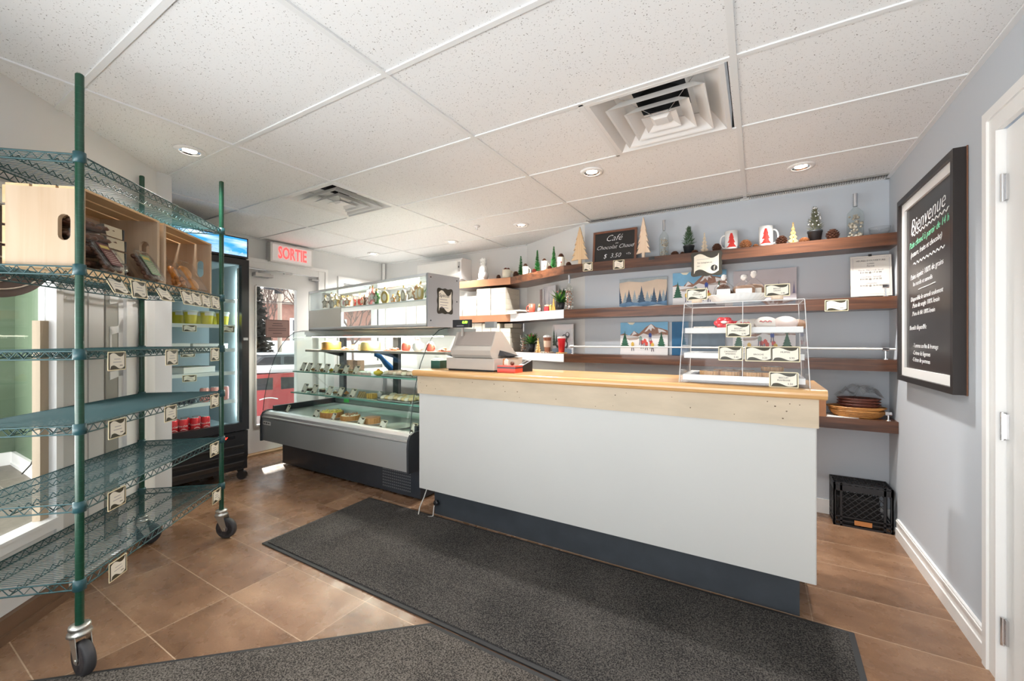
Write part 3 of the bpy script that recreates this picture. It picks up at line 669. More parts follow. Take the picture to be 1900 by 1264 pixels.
# ================================================================ price card (a small printed card in a gold edge)
def wave_outline(w, h, mx=0.0, my=0.0, n=12, s=1.0):
    """cream flag shape: top and bottom edges in a long S wave"""
    x0, x1 = -w / 2 + mx, w / 2 - mx; top = []; bot = []
    for i in range(n + 1):
        t = i / n; x = x0 + (x1 - x0) * t
        top.append((x, h / 2 - my - 0.10 * h + 0.10 * h * math.sin(2 * math.pi * (t + 0.02)) * s))
        bot.append((x, -h / 2 + my + 0.10 * h + 0.10 * h * math.sin(2 * math.pi * (t + 0.02)) * s))
    top[-1] = (x1, h / 2 - my * 0.6); bot[0] = (x0, -h / 2 + my * 0.6)
    return bot + top[::-1]
CARD = {}
def card_mesh(w, h, style='rack'):
    key = (round(w, 3), round(h, 3), style)
    if key in CARD: return CARD[key]
    m = MB()
    edge = P('pale_card_edge', (0.80, 0.70, 0.46), 0.5)
    m.plate(rrect(-w / 2, -h / 2, w / 2, h / 2, 0.004), 0, 0.0015, edge)
    m.plate(rrect(-w / 2 + .004, -h / 2 + .004, w / 2 - .004, h / 2 - .004, 0.003), -0.0004, 0.0006, M_olive)
    m.plate(wave_outline(w, h, 0.010 if style != 'case' else 0.007, 0.006), -0.0008, 0.0006, M_cream)
    if style != 'case':
        for i, (c_, l) in enumerate(((0.10, 0.34), (-0.06, 0.46))): m.box((-w * l / 2, -0.0011, h * c_ - .0012), (w * l / 2, -0.0008, h * c_ + .0012), M_ink)
        m.box((w * 0.14, -0.0011, -h * .26), (w * 0.30, -0.0008, -h * .225), M_ink2)
    o = m.build('price_card'); me = o.data; bpy.data.objects.remove(o); CARD[key] = me
    return me
def card(name, label, w, h, loc, rot, group, style='rack'):
    o = bpy.data.objects.new(name, card_mesh(w, h, style)); COL.objects.link(o); o.location = loc; o.rotation_euler = rot
    return tag(o, label, 'price tag', group)

# ================================================================ green wire shelving
RF = Vector((0.351, -0.076)); RR_ = Vector((-0.362, 0.707)); RB = Vector((-0.680, 0.421)); 
RDX = (RR_ - RF).normalized(); RLEN = (RR_ - RF).length; RDY = Vector((-RDX.y, RDX.x))
if (RB - RR_).dot(RDY) < 0: RDY = -RDY
RDEP = (RB - RR_).length
RRZ = math.atan2(RDX.y, RDX.x)
sgn = 1 if RDY.dot(Vector((-RDX.y, RDX.x))) > 0 else -1       # local +y points to the wall side
def rk(x, y, z): p = RF + RDX * x + Vector((-RDX.y, RDX.x)) * y; return (p.x, p.y, z)
rack = thing('wire_shelving', 'tall green wire shelving rack on wheels with six shelves, beside the glass partition', 'shelving rack', (RF.x, RF.y, 0), RRZ)
PT = 2.237
pm = MB().cyl((0, 0, 0.150), (0, 0, PT - .004), 0.0127, seg=14, mat=M_greenpost)
pm.lathe([(0.0127, PT - .004), (0.010, PT), (1e-5, PT)], 14, M_greenpost)
for q in range(int((PT - 0.2) / 0.0254)): pm.cyl((0, 0, 0.18 + q * .0254), (0, 0, 0.181 + q * .0254), 0.01305, seg=14, mat=P('post_groove', (0.015, 0.085, 0.045), .4))
ZS = [1.925, 1.505, 1.188, 0.908, 0.618, 0.326]
post = pm.build('post', None, rack)
col = MB()
for z in ZS: col.lathe([(0.0135, z - 0.022), (0.0195, z - 0.020), (0.0185, z + 0.018), (0.0135, z + 0.020)], 14, P('teal_collar', (0.020, 0.075, 0.085), 0.35))
clr = col.build('collar', None, post)
def caster(parent, x, y, ang):
    e = MB()
    e.lathe([(0.013, 0.178), (0.030, 0.176), (0.032, 0.166), (0.022, 0.160), (0.034, 0.152), (0.036, 0.142), (1e-5, 0.138)], 20)
    A = Matrix.Rotation(ang, 4, 'Z')
    for s_ in (-1, 1): e.plate([(-0.028, 0.145), (0.028, 0.145), (0.045, 0.075), (0.040, 0.050), (0.022, 0.050)], s_ * 0.022 - 0.0012, 0.0024, None, A)
    e.cyl(A @ Vector((0.032, -0.026, 0.062)), A @ Vector((0.032, 0.026, 0.062)), 0.007, seg=8)
    c = e.build('caster', M_zinc, parent, loc=(x, y, 0))
    w_ = MB(); B = A @ Matrix.Translation((0.032, 0, 0.062)) @ Matrix.Rotation(R(90), 4, 'X')
    w_.lathe([(0.045, -0.0165), (0.056, -0.0165), (0.0615, -0.010), (0.0615, 0.010), (0.056, 0.0165), (0.045, 0.0165)], 28, M_rubber, B)
    w_.lathe([(1e-5, -0.013), (0.018, -0.018), (0.020, -0.012), (0.045, -0.0165)], 28, M_hub, B); w_.lathe([(0.045, 0.0165), (0.020, 0.012), (0.018, 0.018), (1e-5, 0.013)], 28, M_hub, B)
    w_.build('wheel', None, c)
    return c
caster(rack, 0, 0, R(6) - RRZ); 
for (x, y, a) in ((RLEN, 0, R(28)), (RLEN, sgn * RDEP, R(55)), (0, sgn * RDEP, R(150))):
    p2 = post.copy(); COL.objects.link(p2); p2.location = (x, y, 0)
    c2 = clr.copy(); COL.objects.link(c2); c2.parent = p2
    caster(rack, x, y, a - RRZ)
# one wire shelf
sh = MB()
X0, X1_, Y0_, Y1_ = 0.0, RLEN, 0.0, sgn * RDEP
def zig(p, q, n, zt, zb, r):
    p, q = Vector(p), Vector(q); pts = []
    for i in range(n + 1): a = p.lerp(q, i / n); pts.append((a.x, a.y, zt if i % 2 == 0 else zb))
    sh.tube(pts, r, 4)
ins = 0.019
for (a, b, n) in (((X0 + ins, Y0_), (X1_ - ins, Y0_), 46), ((X1_, Y0_ + sgn * ins), (X1_, Y1_ - sgn * ins), 18), ((X1_ - ins, Y1_), (X0 + ins, Y1_), 46), ((X0, Y1_ - sgn * ins), (X0, Y0_ + sgn * ins), 18)):
    for z in (0.010, -0.020): sh.tube([(a[0], a[1], z), (b[0], b[1], z)], 0.0032, 6)
    zig(a, b, n, 0.008, -0.018, 0.0020)
for k in (0.22, 0.5, 0.78):
    y = Y1_ * k; zig((X0, y), (X1_, y), 60, 0.004, -0.014, 0.0020)
    sh.tube([(X0, y, -0.016), (X1_, y, -0.016)], 0.0022, 4)
n = 72
for i in range(1, n):
    x = X1_ * i / n; sh.cyl((x, Y0_, 0.0125), (x, Y1_, 0.0125), 0.0014, seg=4, caps=False)
sh0 = sh.build('shelf', M_teal, rack, loc=(0, 0, ZS[0]))
for z in ZS[1:]: s2 = sh0.copy(); COL.objects.link(s2); s2.location = (0, 0, z)

RG = 'price cards clipped along the wire shelving'
ordn = ['top loaded shelf', 'third shelf', 'fourth shelf', 'fifth shelf', 'bottom shelf']
CARDS = [  # shelf index, u centre, width px factor, lean, text
 (1, 213, 'leaning price card under the left tub with the dark red label', 28), (1, 253, 'upright price card between the two leaning cards on the crate shelf', 6), (1, 300, 'leaning price card under the tub with the green label', 28),
 (1, 343, 'price card under the bag of crumbly cookies, first of four in a row', 14), (1, 360, 'price card second of the four in a row below the pastry bags', 12), (1, 378, 'price card third of the four in a row below the pastry bags', 8), (1, 396, 'price card fourth of the row, beside the right rack post', 6),
 (2, 211, 'worn price card on the empty eye-level shelf, nearest the front post', 0), (2, 314, 'price card in the middle of the eye-level wire shelf', 0), (2, 395, 'price card by the right post on the eye-level wire shelf', 0),
 (3, 212, 'price card nearest the front post on the fourth shelf', 0), (3, 312, 'price card in the middle of the fourth shelf', 0), (3, 394.5, 'price card by the right post on the fourth shelf', 0),
 (4, 211, 'price card nearest the front post on the fifth shelf', 0), (4, 394, 'price card by the right post on the fifth shelf', 0),
 (5, 213, 'price card nearest the front post on the lowest shelf', 0), (5, 398, 'price card by the right post on the lowest shelf', 0)]
for si, u, lb, lean in CARDS:
    k = on_line(u, RF, RDX); x, y, _z = rk(k, -sgn * 0.012, 0)
    z = ZS[si] - 0.018 + (0.0 if lean == 0 else -0.004)
    if k > 0.6 and lean == 0: z += 0.0
    rz = RRZ if sgn > 0 else RRZ + math.pi
    card('price_card', lb, 0.100, 0.078, (x - 0.0 * k, y, z - 0.016), (R(-lean), 0, rz + (R(0))), RG)

# ================================================================ pine crates lying on their side on the second shelf
def crate(label, k0, k1, dep=0.235, zb=1.522, zt=1.815):
    L_ = k1 - k0; Hh = zt - zb
    o = thing('wooden_crate', label, 'crate', rk(k0, sgn * 0.015, zb), RRZ, group='pine crates lying on their side on the wire shelving')
    t = 0.018
    def end(x):
        bm_ = bmesh.new()
        # board in y,z with a stadium shaped hand hole
        outer = [(0, 0), (dep, 0), (dep, Hh), (0, Hh)]
        cy, cz, hl, r = dep * 0.14 + 0.022, Hh * 0.5, 0.030, 0.020
        hole = [(cy + r * math.cos(a), cz + hl + r * math.sin(a)) for a in [math.pi * i / 6 for i in range(7)]] + [(cy + r * math.cos(a), cz - hl + r * math.sin(a)) for a in [math.pi + math.pi * i / 6 for i in range(7)]]
        vo = [bm_.verts.new((0, y_ * sgn, z_)) for y_, z_ in outer]; vh = [bm_.verts.new((0, y_ * sgn, z_)) for y_, z_ in hole]
        es = [bm_.edges.new((vo[i], vo[(i + 1) % 4])) for i in range(4)] + [bm_.edges.new((vh[i], vh[(i + 1) % len(vh)])) for i in range(len(vh))]
        bmesh.ops.triangle_fill(bm_, use_beauty=True, use_dissolve=False, edges=es)
        g_ = bmesh.ops.extrude_face_region(bm_, geom=bm_.faces[:]); bmesh.ops.translate(bm_, vec=(t, 0, 0), verts=[v for v in g_['geom'] if isinstance(v, bmesh.types.BMVert)])
        bmesh.ops.recalc_face_normals(bm_, faces=bm_.faces)
        me = bpy.data.meshes.new('end_board'); bm_.to_mesh(me); bm_.free(); me.materials.append(M_pine)
        ob = bpy.data.objects.new('end_board', me); COL.objects.link(ob); ob.location = (x, 0, 0); ob.parent = o
    end(0); end(L_ - t)
    for q in range(3):                     # slats on the top, the underside and the back
        w_ = (dep - 0.02) / 3
        y0 = q * (w_ + 0.010) * sgn
        MB().box((0, y0, Hh), (L_, y0 + w_ * sgn, Hh + 0.009)).build('slat', M_pineh, o)
        MB().box((0, y0, -0.009), (L_, y0 + w_ * sgn, 0)).build('slat', M_pineh, o)
    for q in range(4):
        w_ = (Hh - 0.03) / 4; z0 = q * (w_ + 0.010)
        MB().box((0, dep * sgn, z0), (L_, (dep + 0.009) * sgn, z0 + w_)).build('slat', M_pineh, o)
    return o
crate('pine crate on its side holding dark cookie bags, nearest the front post', 0.030, 0.488)
crate('pine crate on its side holding golden pastries, beside the right post', 0.520, 0.973)
ZC = 1.523
def rloc(k, y, z): return rk(k, sgn * y, z)
# bags of dark cookies stacked in the first crate
M_label = P('sand_label', (0.52, 0.44, 0.30), .6)
def cookie_bag(label, k, y, z):
    o = thing('cookie_bag', label, 'bag of cookies', rloc(k, y, z), RRZ, group='bags of dark cookies stacked in the first crate')
    m = MB(); rnd = random.Random(int(z * 999))
    for i in range(5):
        for j in range(3):
            m.lathe([(1e-5, 0), (0.030, 0.003), (0.034, 0.010), (0.028, 0.020), (1e-5, 0.026)], 12, None, T(0.035 + i * 0.036, sgn * (0.03 + j * 0.05), 0.008 + rnd.uniform(0, .016)))
    m.build('cookies', M_brown, o)
    b = MB(); b.rbox((0.0, 0, 0.0), (0.215, sgn * 0.17, 0.046), 0.02); b.build('bag', M_plasticbag, o)
    l = MB(); pts = [(0.150, .0, .001), (0.150, -.0, .03)]
    l.add([(0.135, -sgn * .004, 0.002), (0.215, -sgn * .010, 0.000), (0.222, -sgn * .004, 0.046), (0.142, sgn * .010, 0.050), (0.18, sgn * .08, .052), (.235, sgn * .08, .048)], [(0, 1, 2, 3), (3, 2, 5, 4)])
    l.box((0.222, -sgn * .008, 0.0), (0.230, -sgn * .002, 0.046), M_black)
    l.mats = [M_label, M_black]; l.m = [0, 0] + [1] * 6
    l.build('label', None, o); return o
for q in range(3):
    cookie_bag('clear bag of dark cookies with sand label, ' + ('lowest', 'middle', 'topmost')[q] + ' of the pile in the first crate', 0.055, 0.035, ZC + q * 0.052 + .0)
cookie_bag('clear bag of dark cookies with sand label at the very top of the pile', 0.058, 0.045, ZC + 3 * 0.052)
def tub(label, k, y, z, col, lean=58, dark=None, s=1.0):
    o = thing('clamshell_tub', label, 'plastic tub', rloc(k, y, z), rot=(R(lean), 0, RRZ if sgn > 0 else RRZ + math.pi)); o.scale = (s,) * 3
    w, h = 0.120, 0.150
    m = MB(); m.prism(rrect(-w / 2 + .01, .01, w / 2 - .01, h - .01, .025), -.038, -.002); m.build('tray', M_plasticbag, o)
    l = MB()
    for r_, zz in ((0.0, 0.0), (0.004, 0.004)): l.tube([(x_, y_, zz) for x_, y_ in rrect(-w / 2 + r_, r_, w / 2 - r_, h - r_, .03, 5)], .0028, 5, closed=True)
    l.prism(rrect(-w / 2 + .004, .004, w / 2 - .004, h - .004, .028), .0, .003); l.build('lid', P('clear_lid_plastic', (.8, .8, .78), .1) if False else M_plasticbag, o)
    c = MB(); rnd = random.Random(int(k * 1000))
    for i in range(5):
        for j in range(6): c.ball((-.04 + i * .02, .02 + j * .021, -.016 + rnd.uniform(-.006, .006)), .0125, None, None, 8, (1, 1, .7))
    c.build('contents', dark or M_brown, o)
    if col:
        lm = P('tub_label_' + str(int(col[0] * 100)), col, .5)
        MB().prism(rrect(-.030, .022, .034, h - .022, .002), .0035, .0045).build('label', lm, o)
        t = MB(); 
        for q in range(6): t.box((-.02, .035 + q * .010, .0045), (.024, .037 + q * .010, .0049), P('thin_label_lines', (.62, .5, .42), .6))
        t.box((-.022, .103, .0045), (.024, .118, .0049), P('gilt_print', (.55, .42, .12), .5)); t.build('label_print', None, o)
    return o
tub('clear plastic tub with dark red label leaning in the first crate', 0.155, -0.030, 1.526, (0.13, 0.035, 0.03), 58)
tub('clear tub of brown nuts without a front label, between the two labelled tubs', 0.300, 0.03, 1.524, None, 55, P('brown_nuts', (.16, .07, .035), .5, noise=.4, nscale=90), .85)
tub('clear plastic tub with green label leaning in the first crate', 0.400, -0.030, 1.526, (0.20, 0.28, 0.16), 60)
def pastry_pack(label, k, y, z, kind):
    o = thing('pastry_pack', label, 'pastry pack', rloc(k, y, z), rot=(R(62), 0, RRZ if sgn > 0 else RRZ + math.pi))
    m = MB()
    if kind == 'long':
        for j in range(2): m.ball((0, .05 + j * .075, -.022), .046, None, None, 14, (1.0, .9, .5))
        mt_ = P('glazed_bun', (.62, .28, .07), .35, noise=.45, nscale=22); w, h = .12, .175
    elif kind == 'bag':
        rnd = random.Random(4)
        for j in range(40): m.ball((rnd.uniform(-.035, .035), rnd.uniform(.01, .06), rnd.uniform(-.03, 0)), .010, None, None, 6)
        mt_ = P('crumb_orange', (.50, .20, .05), .6, noise=.4, nscale=60); w, h = .085, .10
    elif kind == 'orange':
        for j in range(3): m.ball((-.01 + j * .008, .03 + j * .04, -.016), .032, None, None, 12, (.7, 1.1, .5))
        mt_ = P('orange_glaze', (.85, .30, .04), .3, noise=.3, nscale=25); w, h = .075, .16
    else:
        for j in range(6): m.lathe([(1e-5, 0), (.032, .002), (.034, .01), (.03, .018), (1e-5, .02)], 14, None, T(0, .03, 0) @ Matrix.Translation((0, j * .021, -.03)) @ Matrix.Rotation(R(80), 4, 'X'))
        mt_ = P('pale_biscuit', (.55, .38, .22), .6, noise=.3, nscale=40); w, h = .08, .15
    m.build('pastries', mt_, o)
    b = MB(); b.prism(rrect(-w / 2, 0, w / 2, h, .012), -.052, .010); b.tube([(x_, y_, .010) for x_, y_ in rrect(-w / 2, 0, w / 2, h, .012)], .0025, 4, closed=True)
    if kind != 'long':
        b.lathe([(.012, h), (.006, h + .012), (.02, h + .03)], 8, None, Matrix.Translation((0, 0, -.02)) @ Matrix.Translation((0, h, 0)) @ Matrix.Rotation(R(-90), 4, 'X') @ Matrix.Translation((0, 0, -h)))
    b.build('clear_wrapper', M_plasticbag, o); return o
pastry_pack('clear bag with a column of pale biscuits at the left of the second crate', .575, .06, ZC, 'biscuit')
pastry_pack('clear bag of crumbly orange-brown cookies in the second crate', .655, -.01, ZC, 'bag')
pastry_pack('clear pack of bright orange glazed pastries in the second crate', .715, .02, ZC, 'orange')
pastry_pack('clear pack of two large golden buns leaning out of the second crate', .82, .0, ZC, 'long')

# ================================================================ refrigerator
FX0, FX1, FY0, FY1, FZ0, FZT = -2.06, -1.385, 0.695, 1.375, 0.095, 2.147
M_fin = P('fridge_white_liner', (0.36, 0.43, 0.45), 0.5)
fr = thing('drinks_refrigerator', 'tall black glass-door refrigerator with a blue sky header on wheels', 'refrigerator', (0, 0, 0))
b = MB(); t = 0.045
b.box((FX0, FY0, FZ0), (FX0 + t, FY1, FZT)).box((FX0, FY0, FZ0), (FX1 - .05, FY0 + t, FZT)).box((FX0, FY1 - t, FZ0), (FX1 - .05, FY1, FZT)).box((FX0, FY0, 1.925), (FX1 - .05, FY1, FZT)).box((FX0, FY0, FZ0), (FX1 - .05, FY1, .47))
b.box((FX1 - .05, FY0, .20), (FX1 - .02, FY1, .435)); b.box((FX1 - .05, FY0, FZ0), (FX1 - .03, FY1, .21)); b.build('body', P('black_enamel', (.014, .014, .016), .3), fr)
l = MB(); l.box((FX0 + t, FY0 + t, .472), (FX0 + t + .004, FY1 - t, 1.92)).box((FX0 + t, FY0 + t, .472), (FX1 - .06, FY0 + t + .004, 1.92)).box((FX0 + t, FY1 - t - .004, .472), (FX1 - .06, FY1 - t, 1.92)).box((FX0 + t, FY0 + t, 1.916), (FX1 - .06, FY1 - t, 1.922)).box((FX0 + t, FY0 + t, .470), (FX1 - .06, FY1 - t, .478))
l.build('liner', M_fin, fr)
dm = MB(); D0, D1 = FX1 - .048, FX1
dm.box((D0, FY0, .445), (D1, FY1, .512)).box((D0, FY0, 1.905), (D1, FY1, 1.955)).box((D0, FY0, .512), (D1, FY0 + .06, 1.905)).box((D0, FY1 - .06, .512), (D1, FY1, 1.905))
dd = dm.build('door', MATS['black_enamel'], fr)
MB().box((D0 + .015, FY0 + .05, .505), (D0 + .025, FY1 - .05, 1.91)).build('door_glass', M_case, dd)
MB().box((D1, FY1 - .050, 1.24), (D1 + .012, FY1 - .015, 1.262)).build('badge', M_steel, dd)
MB().box((FX1 - .055, FY0 + .002, 1.968), (FX1 - .01, FY1 - .002, FZT)).build('header_frame', MATS['black_enamel'], fr)
# header picture: blue sky, cloud streaks and icy ridges
hm = bpy.data.materials.new('sky_picture'); hm.use_nodes = True; nt = hm.node_tree; bs = nt.nodes['Principled BSDF']
tc = nt.nodes.new('ShaderNodeTexCoord'); mp = nt.nodes.new('ShaderNodeMapping'); mp.inputs['Scale'].default_value = (1, 3, 16); mp.inputs['Rotation'].default_value = (R(12), 0, 0)
n1 = nt.nodes.new('ShaderNodeTexNoise'); n1.inputs['Scale'].default_value = 1.3; n1.inputs['Detail'].default_value = 5
cr = nt.nodes.new('ShaderNodeValToRGB'); e = cr.color_ramp.elements; e[0].position = .42; e[0].color = (.03, .30, .72, 1); e[1].position = .72; e[1].color = (.75, .86, .95, 1)
nt.links.new(tc.outputs['Object'], mp.inputs[0]); nt.links.new(mp.outputs[0], n1.inputs['Vector']); nt.links.new(n1.outputs[0], cr.inputs[0]); nt.links.new(cr.outputs[0], bs.inputs['Base Color']); nt.links.new(cr.outputs[0], bs.inputs['Emission Color']); bs.inputs['Emission Strength'].default_value = 0.75
MB().box((FX1 - .012, FY0 + .010, 1.985), (FX1 - .008, FY1 - .014, 2.137)).build('header_picture', hm, fr)
ic = MB(); rnd = random.Random(3)
for q in range(14):
    y = FY0 + .05 + q * .044; ic.add([(FX1 - .0075, y - .028, 1.988), (FX1 - .0075, y + .030, 1.988), (FX1 - .0075, y + rnd.uniform(-.01, .01), 2.005 + rnd.uniform(0, .03))], [(0, 1, 2)])
ic.build('ice_ridges', P('icy_blue', (.40, .62, .80), .4, emit=(.4, .62, .8), es=.5), fr)
g = MB()
for q in range(3): 
    z = .145 + q * .072
    g.add([(FX1 - .03, FY0 + .02, z - .018), (FX1 - .03, FY1 - .04, z - .018), (FX1, FY1 - .04, z + .022), (FX1, FY0 + .02, z + .022), (FX1, FY0 + .02, z + .030), (FX1, FY1 - .04, z + .030)], [(0, 1, 2, 3), (3, 2, 5, 4)])
g.build('grille', P('grille_satin_black', (.05, .05, .052), .3), fr)
dg = MB(); dg.box((FX1 - .02, 1.16, .378), (FX1 - .018, 1.27, .402)).build('display', M_blackg, fr)
text('- 3°', .024, P('red_led', (1, .05, .03), .5, emit=(1, .05, .03), es=4), fr, (FX1 - .0175, 1.195, .39), rot=(R(90), 0, R(90)))
lp = MB(); lp.box((FX1 - .07, FY1 - t - .022, .52), (FX1 - .055, FY1 - t - .006, 1.88)); lp.build('light_housing', P('led_profile', (.7, .72, .74), .3), fr)

le = MB()
for q in range(34): le.box((FX1 - .074, FY1 - t - .019, .535 + q * .040), (FX1 - .0700, FY1 - t - .009, .549 + q * .040))

leo = le.build('led_strip', P('led_white', (1, 1, 1), .5, emit=(.9, .97, 1.0), es=9), fr); leo['kind'] = 'stuff'
lamp('fridge_light', 'AREA', (FX1 - .08, FY1 - .075, 1.2), 2.0, (.85, .97, 1), (R(90), 0, R(55)), shape='RECTANGLE', size=.02, size_y=1.3)
FSH = [1.592, 1.368, 1.160, 0.958, 0.708]
for z in FSH:
    s_ = MB()
    s_.box((FX1 - .085, FY0 + t + .01, z - .022), (FX1 - .078, FY1 - t - .03, z + .008))
    for q in range(24): s_.cyl((FX0 + t + .01, FY0 + t + .02 + q * .0228, z), (FX1 - .08, FY0 + t + .02 + q * .0228, z), .0018, seg=4, caps=False)
    for xx in (FX0 + .09, FX0 + .3, FX1 - .12): s_.cyl((xx, FY0 + t + .01, z - .003), (xx, FY1 - t - .03, z - .003), .003, seg=5)
    s_.build('wire_shelf', P('white_coated_wire', (.72, .76, .76), .4), fr)
for (x, y, a) in ((FX1 - .05, FY1 - .05, R(40)), (FX1 - .05, FY0 + .06, R(10)), (FX0 + .08, FY1 - .05, R(90)), (FX0 + .08, FY0 + .06, R(90))):
    e = MB(); e.lathe([(0.028, 0.098), (0.028, 0.085), (1e-5, 0.082)], 16); A = Matrix.Rotation(a, 4, 'Z')
    for s_ in (-1, 1): e.plate([(-.02, .088), (.02, .088), (.03, .045), (.01, .03)], s_ * .016 - .001, .002, None, A)
    c = e.build('caster', M_black, fr, loc=(x, y, 0)); MB().cyl(A @ Vector((.016, -.012, .040)), A @ Vector((.016, .012, .040)), .040, seg=20).build('wheel', M_black, c)
# contents
def tubf(label, y, x, z):
    o = thing('deli_tub', label, 'plastic tub', (x, y, z), group='yellow soup tubs in the refrigerator')
    MB().lathe([(.040, 0), (.047, .085), (.0495, .100), (1e-5, .1005)], 24).build('filled_tub', P('yellow_soup', (.72, .60, .03), .35), o)
    MB().lathe([(.050, .098), (.052, .100), (.052, .110), (.045, .112), (1e-5, .110)], 24).build('lid', P('translucent_lid', (.75, .78, .70), .3), o)
    lb_ = MB(); n_ = 8
    for i in range(n_):
        a0, a1 = R(-42 + 84 * i / n_), R(-42 + 84 * (i + 1) / n_)
        lb_.add([(.0485 * math.cos(a0), .0485 * math.sin(a0), .074), (.0485 * math.cos(a1), .0485 * math.sin(a1), .074), (.0505 * math.cos(a1), .0505 * math.sin(a1), .097), (.0505 * math.cos(a0), .0505 * math.sin(a0), .097)], [(0, 1, 2, 3)])
    lb_.build('label', M_paper, o); return o
zz = FSH[1] + .009
t0 = tubf('yellow soup tub with white label, front row, left end of the refrigerator shelf', 0.995, -1.54, zz); remember(t0)
dup(t0, (-1.54, 1.115, zz), label='yellow soup tub with white label, front row, middle of the refrigerator shelf')
dup(t0, (-1.54, 1.232, zz), label='yellow soup tub with white label, front row, right end of the refrigerator shelf')
dup(t0, (-1.66, 0.955, zz), label='yellow soup tub standing behind the left front tub in the refrigerator')
dup(t0, (-1.66, 1.075, zz), label='yellow soup tub standing behind the gap of the middle front tubs in the refrigerator')
dup(t0, (-1.66, 1.195, zz), label='yellow soup tub standing behind the right front tub in the refrigerator')
def cake_box(name, label, loc, w, d, h, window=False, rz=0, group=None, mat=None):
    o = thing(name, label, 'box', loc, rz, group)
    m = MB(); m.box((-d / 2, -w / 2, 0), (d / 2, w / 2, h)).box((-d / 2 - .001, -w / 2 - .001, h - .012), (d / 2 + .001, w / 2 + .001, h)).build('carton', mat or M_paper, o)
    if window:
        MB().lathe([(1e-5, h + .0004), (.075, h + .0004), (.078, h + .0014)], 28).build('round_window', P('tart_seen_through_window', (.42, .40, .18), .25, noise=.3, nscale=25), o)
    return o
cake_box('cake_box', 'white flat cake box on the left of the middle refrigerator shelf', (-1.66, .86, FSH[2] + .009), .26, .26, .045, True, group='white cake boxes in the refrigerator')
cake_box('cake_box', 'white flat cake box on the right of the middle refrigerator shelf', (-1.66, 1.14, FSH[2] + .009), .26, .26, .042, group='white cake boxes in the refrigerator')
cake_box('cake_box', 'white cake box with round window showing a yellow-green tart', (-1.62, 1.02, FSH[3] + .009), .25, .25, .050, True, rz=R(12), group='white cake boxes in the refrigerator')
def can(name, label, loc, body, top=M_steel, txt=None, s=1.0, grp=None, rz=0):
    o = thing(name, label, 'drink can', loc, rz, grp); o.scale = (s,) * 3
    MB().lathe([(.024, 0), (.032, .006), (.033, .012), (.033, .108), (.027, .118)], 22).build('body', body, o)
    MB().lathe([(.027, .118), (.0275, .1215), (.025, .1215), (.0245, .119), (1e-5, .119)], 22).build('lid', top, o)
    if txt:
        t_ = text(txt, .0185, M_ceramic, o, (0, 0, .066), rot=(R(90), 0, R(66)), shear=.35, bend=.0336, name='printed_lettering')
        w_ = MB(); n_ = 10
        for i in range(n_):
            a0, a1 = R(-10 + 130 * i / n_), R(-10 + 130 * (i + 1) / n_); z0, z1 = .032 + .008 * math.sin(i * .6), .032 + .008 * math.sin((i + 1) * .6)
            w_.add([(.0333 * math.cos(a0 - .5), .0333 * math.sin(a0 - .5), z0), (.0333 * math.cos(a1 - .5), .0333 * math.sin(a1 - .5), z1), (.0333 * math.cos(a1 - .5), .0333 * math.sin(a1 - .5), z1 + .004), (.0333 * math.cos(a0 - .5), .0333 * math.sin(a0 - .5), z0 + .004)], [(0, 1, 2, 3)])
        w_.build('white_ribbon', M_ceramic, o)
    return o
zb = .4785
c0 = can('drink_can', 'red soda can with white script at the front left of the red cans', (-1.485, .855, zb), P('red_can', (.65, .02, .03), .25, .4), txt='Coca-Cola', grp='red soda cans on the refrigerator floor'); remember(c0)
for q, (x, y, lb, a) in enumerate(((-1.485, .925, 'red soda can, second from the left in the front row', -12), (-1.485, 1.005, 'red soda can, third from the left in the front row', 10), (-1.485, 1.08, 'red soda can at the right end of the front row', -5),
                      (-1.56, .89, 'red soda can in the back row behind the first two cans', 30), (-1.56, .965, 'red soda can in the middle of the back row', 0), (-1.56, 1.045, 'red soda can at the right end of the back row', 20))):
    dup(c0, (x, y, zb), rz=R(a), label=lb)
zp = FSH[4] + .009
pk = can('drink_can', 'pink drink can left of the three on the lower refrigerator shelf', (-1.50, 1.08, zp), P('pink_can', (.68, .30, .28), .3, .2), grp='pink drink cans on the lower shelf'); remember(pk)
dup(pk, (-1.50, 1.155, zp), label='pink drink can in the middle of the three on the lower refrigerator shelf'); dup(pk, (-1.50, 1.23, zp), label='pink drink can right of the three on the lower refrigerator shelf')
db = thing('yogurt_bottle', 'short dark bottle with white cap at the front left of the lower shelf', 'bottle', (-1.5, .80, zp), group='short dark bottles with white caps')
MB().lathe([(.026, 0), (.028, .01), (.028, .055), (.018, .075)], 18).build('bottle', P('dark_blue_drink', (.03, .035, .06), .3), db); MB().lathe([(.021, .074), (.021, .096), (1e-5, .097)], 18).build('cap', M_ceramic, db); remember(db)
for q, (x, y, lb) in enumerate(((-1.5, .862, 'second short dark bottle from the left in the front row'), (-1.5, .924, 'third short dark bottle from the left in the front row'), (-1.5, .986, 'fourth short dark bottle, right end of the front row'), (-1.57, .83, 'short dark bottle in the back row, left'), (-1.57, .893, 'short dark bottle in the back row, centre'), (-1.57, .955, 'short dark bottle in the back row, right'))):
    dup(db, (x, y, zp), label=lb)
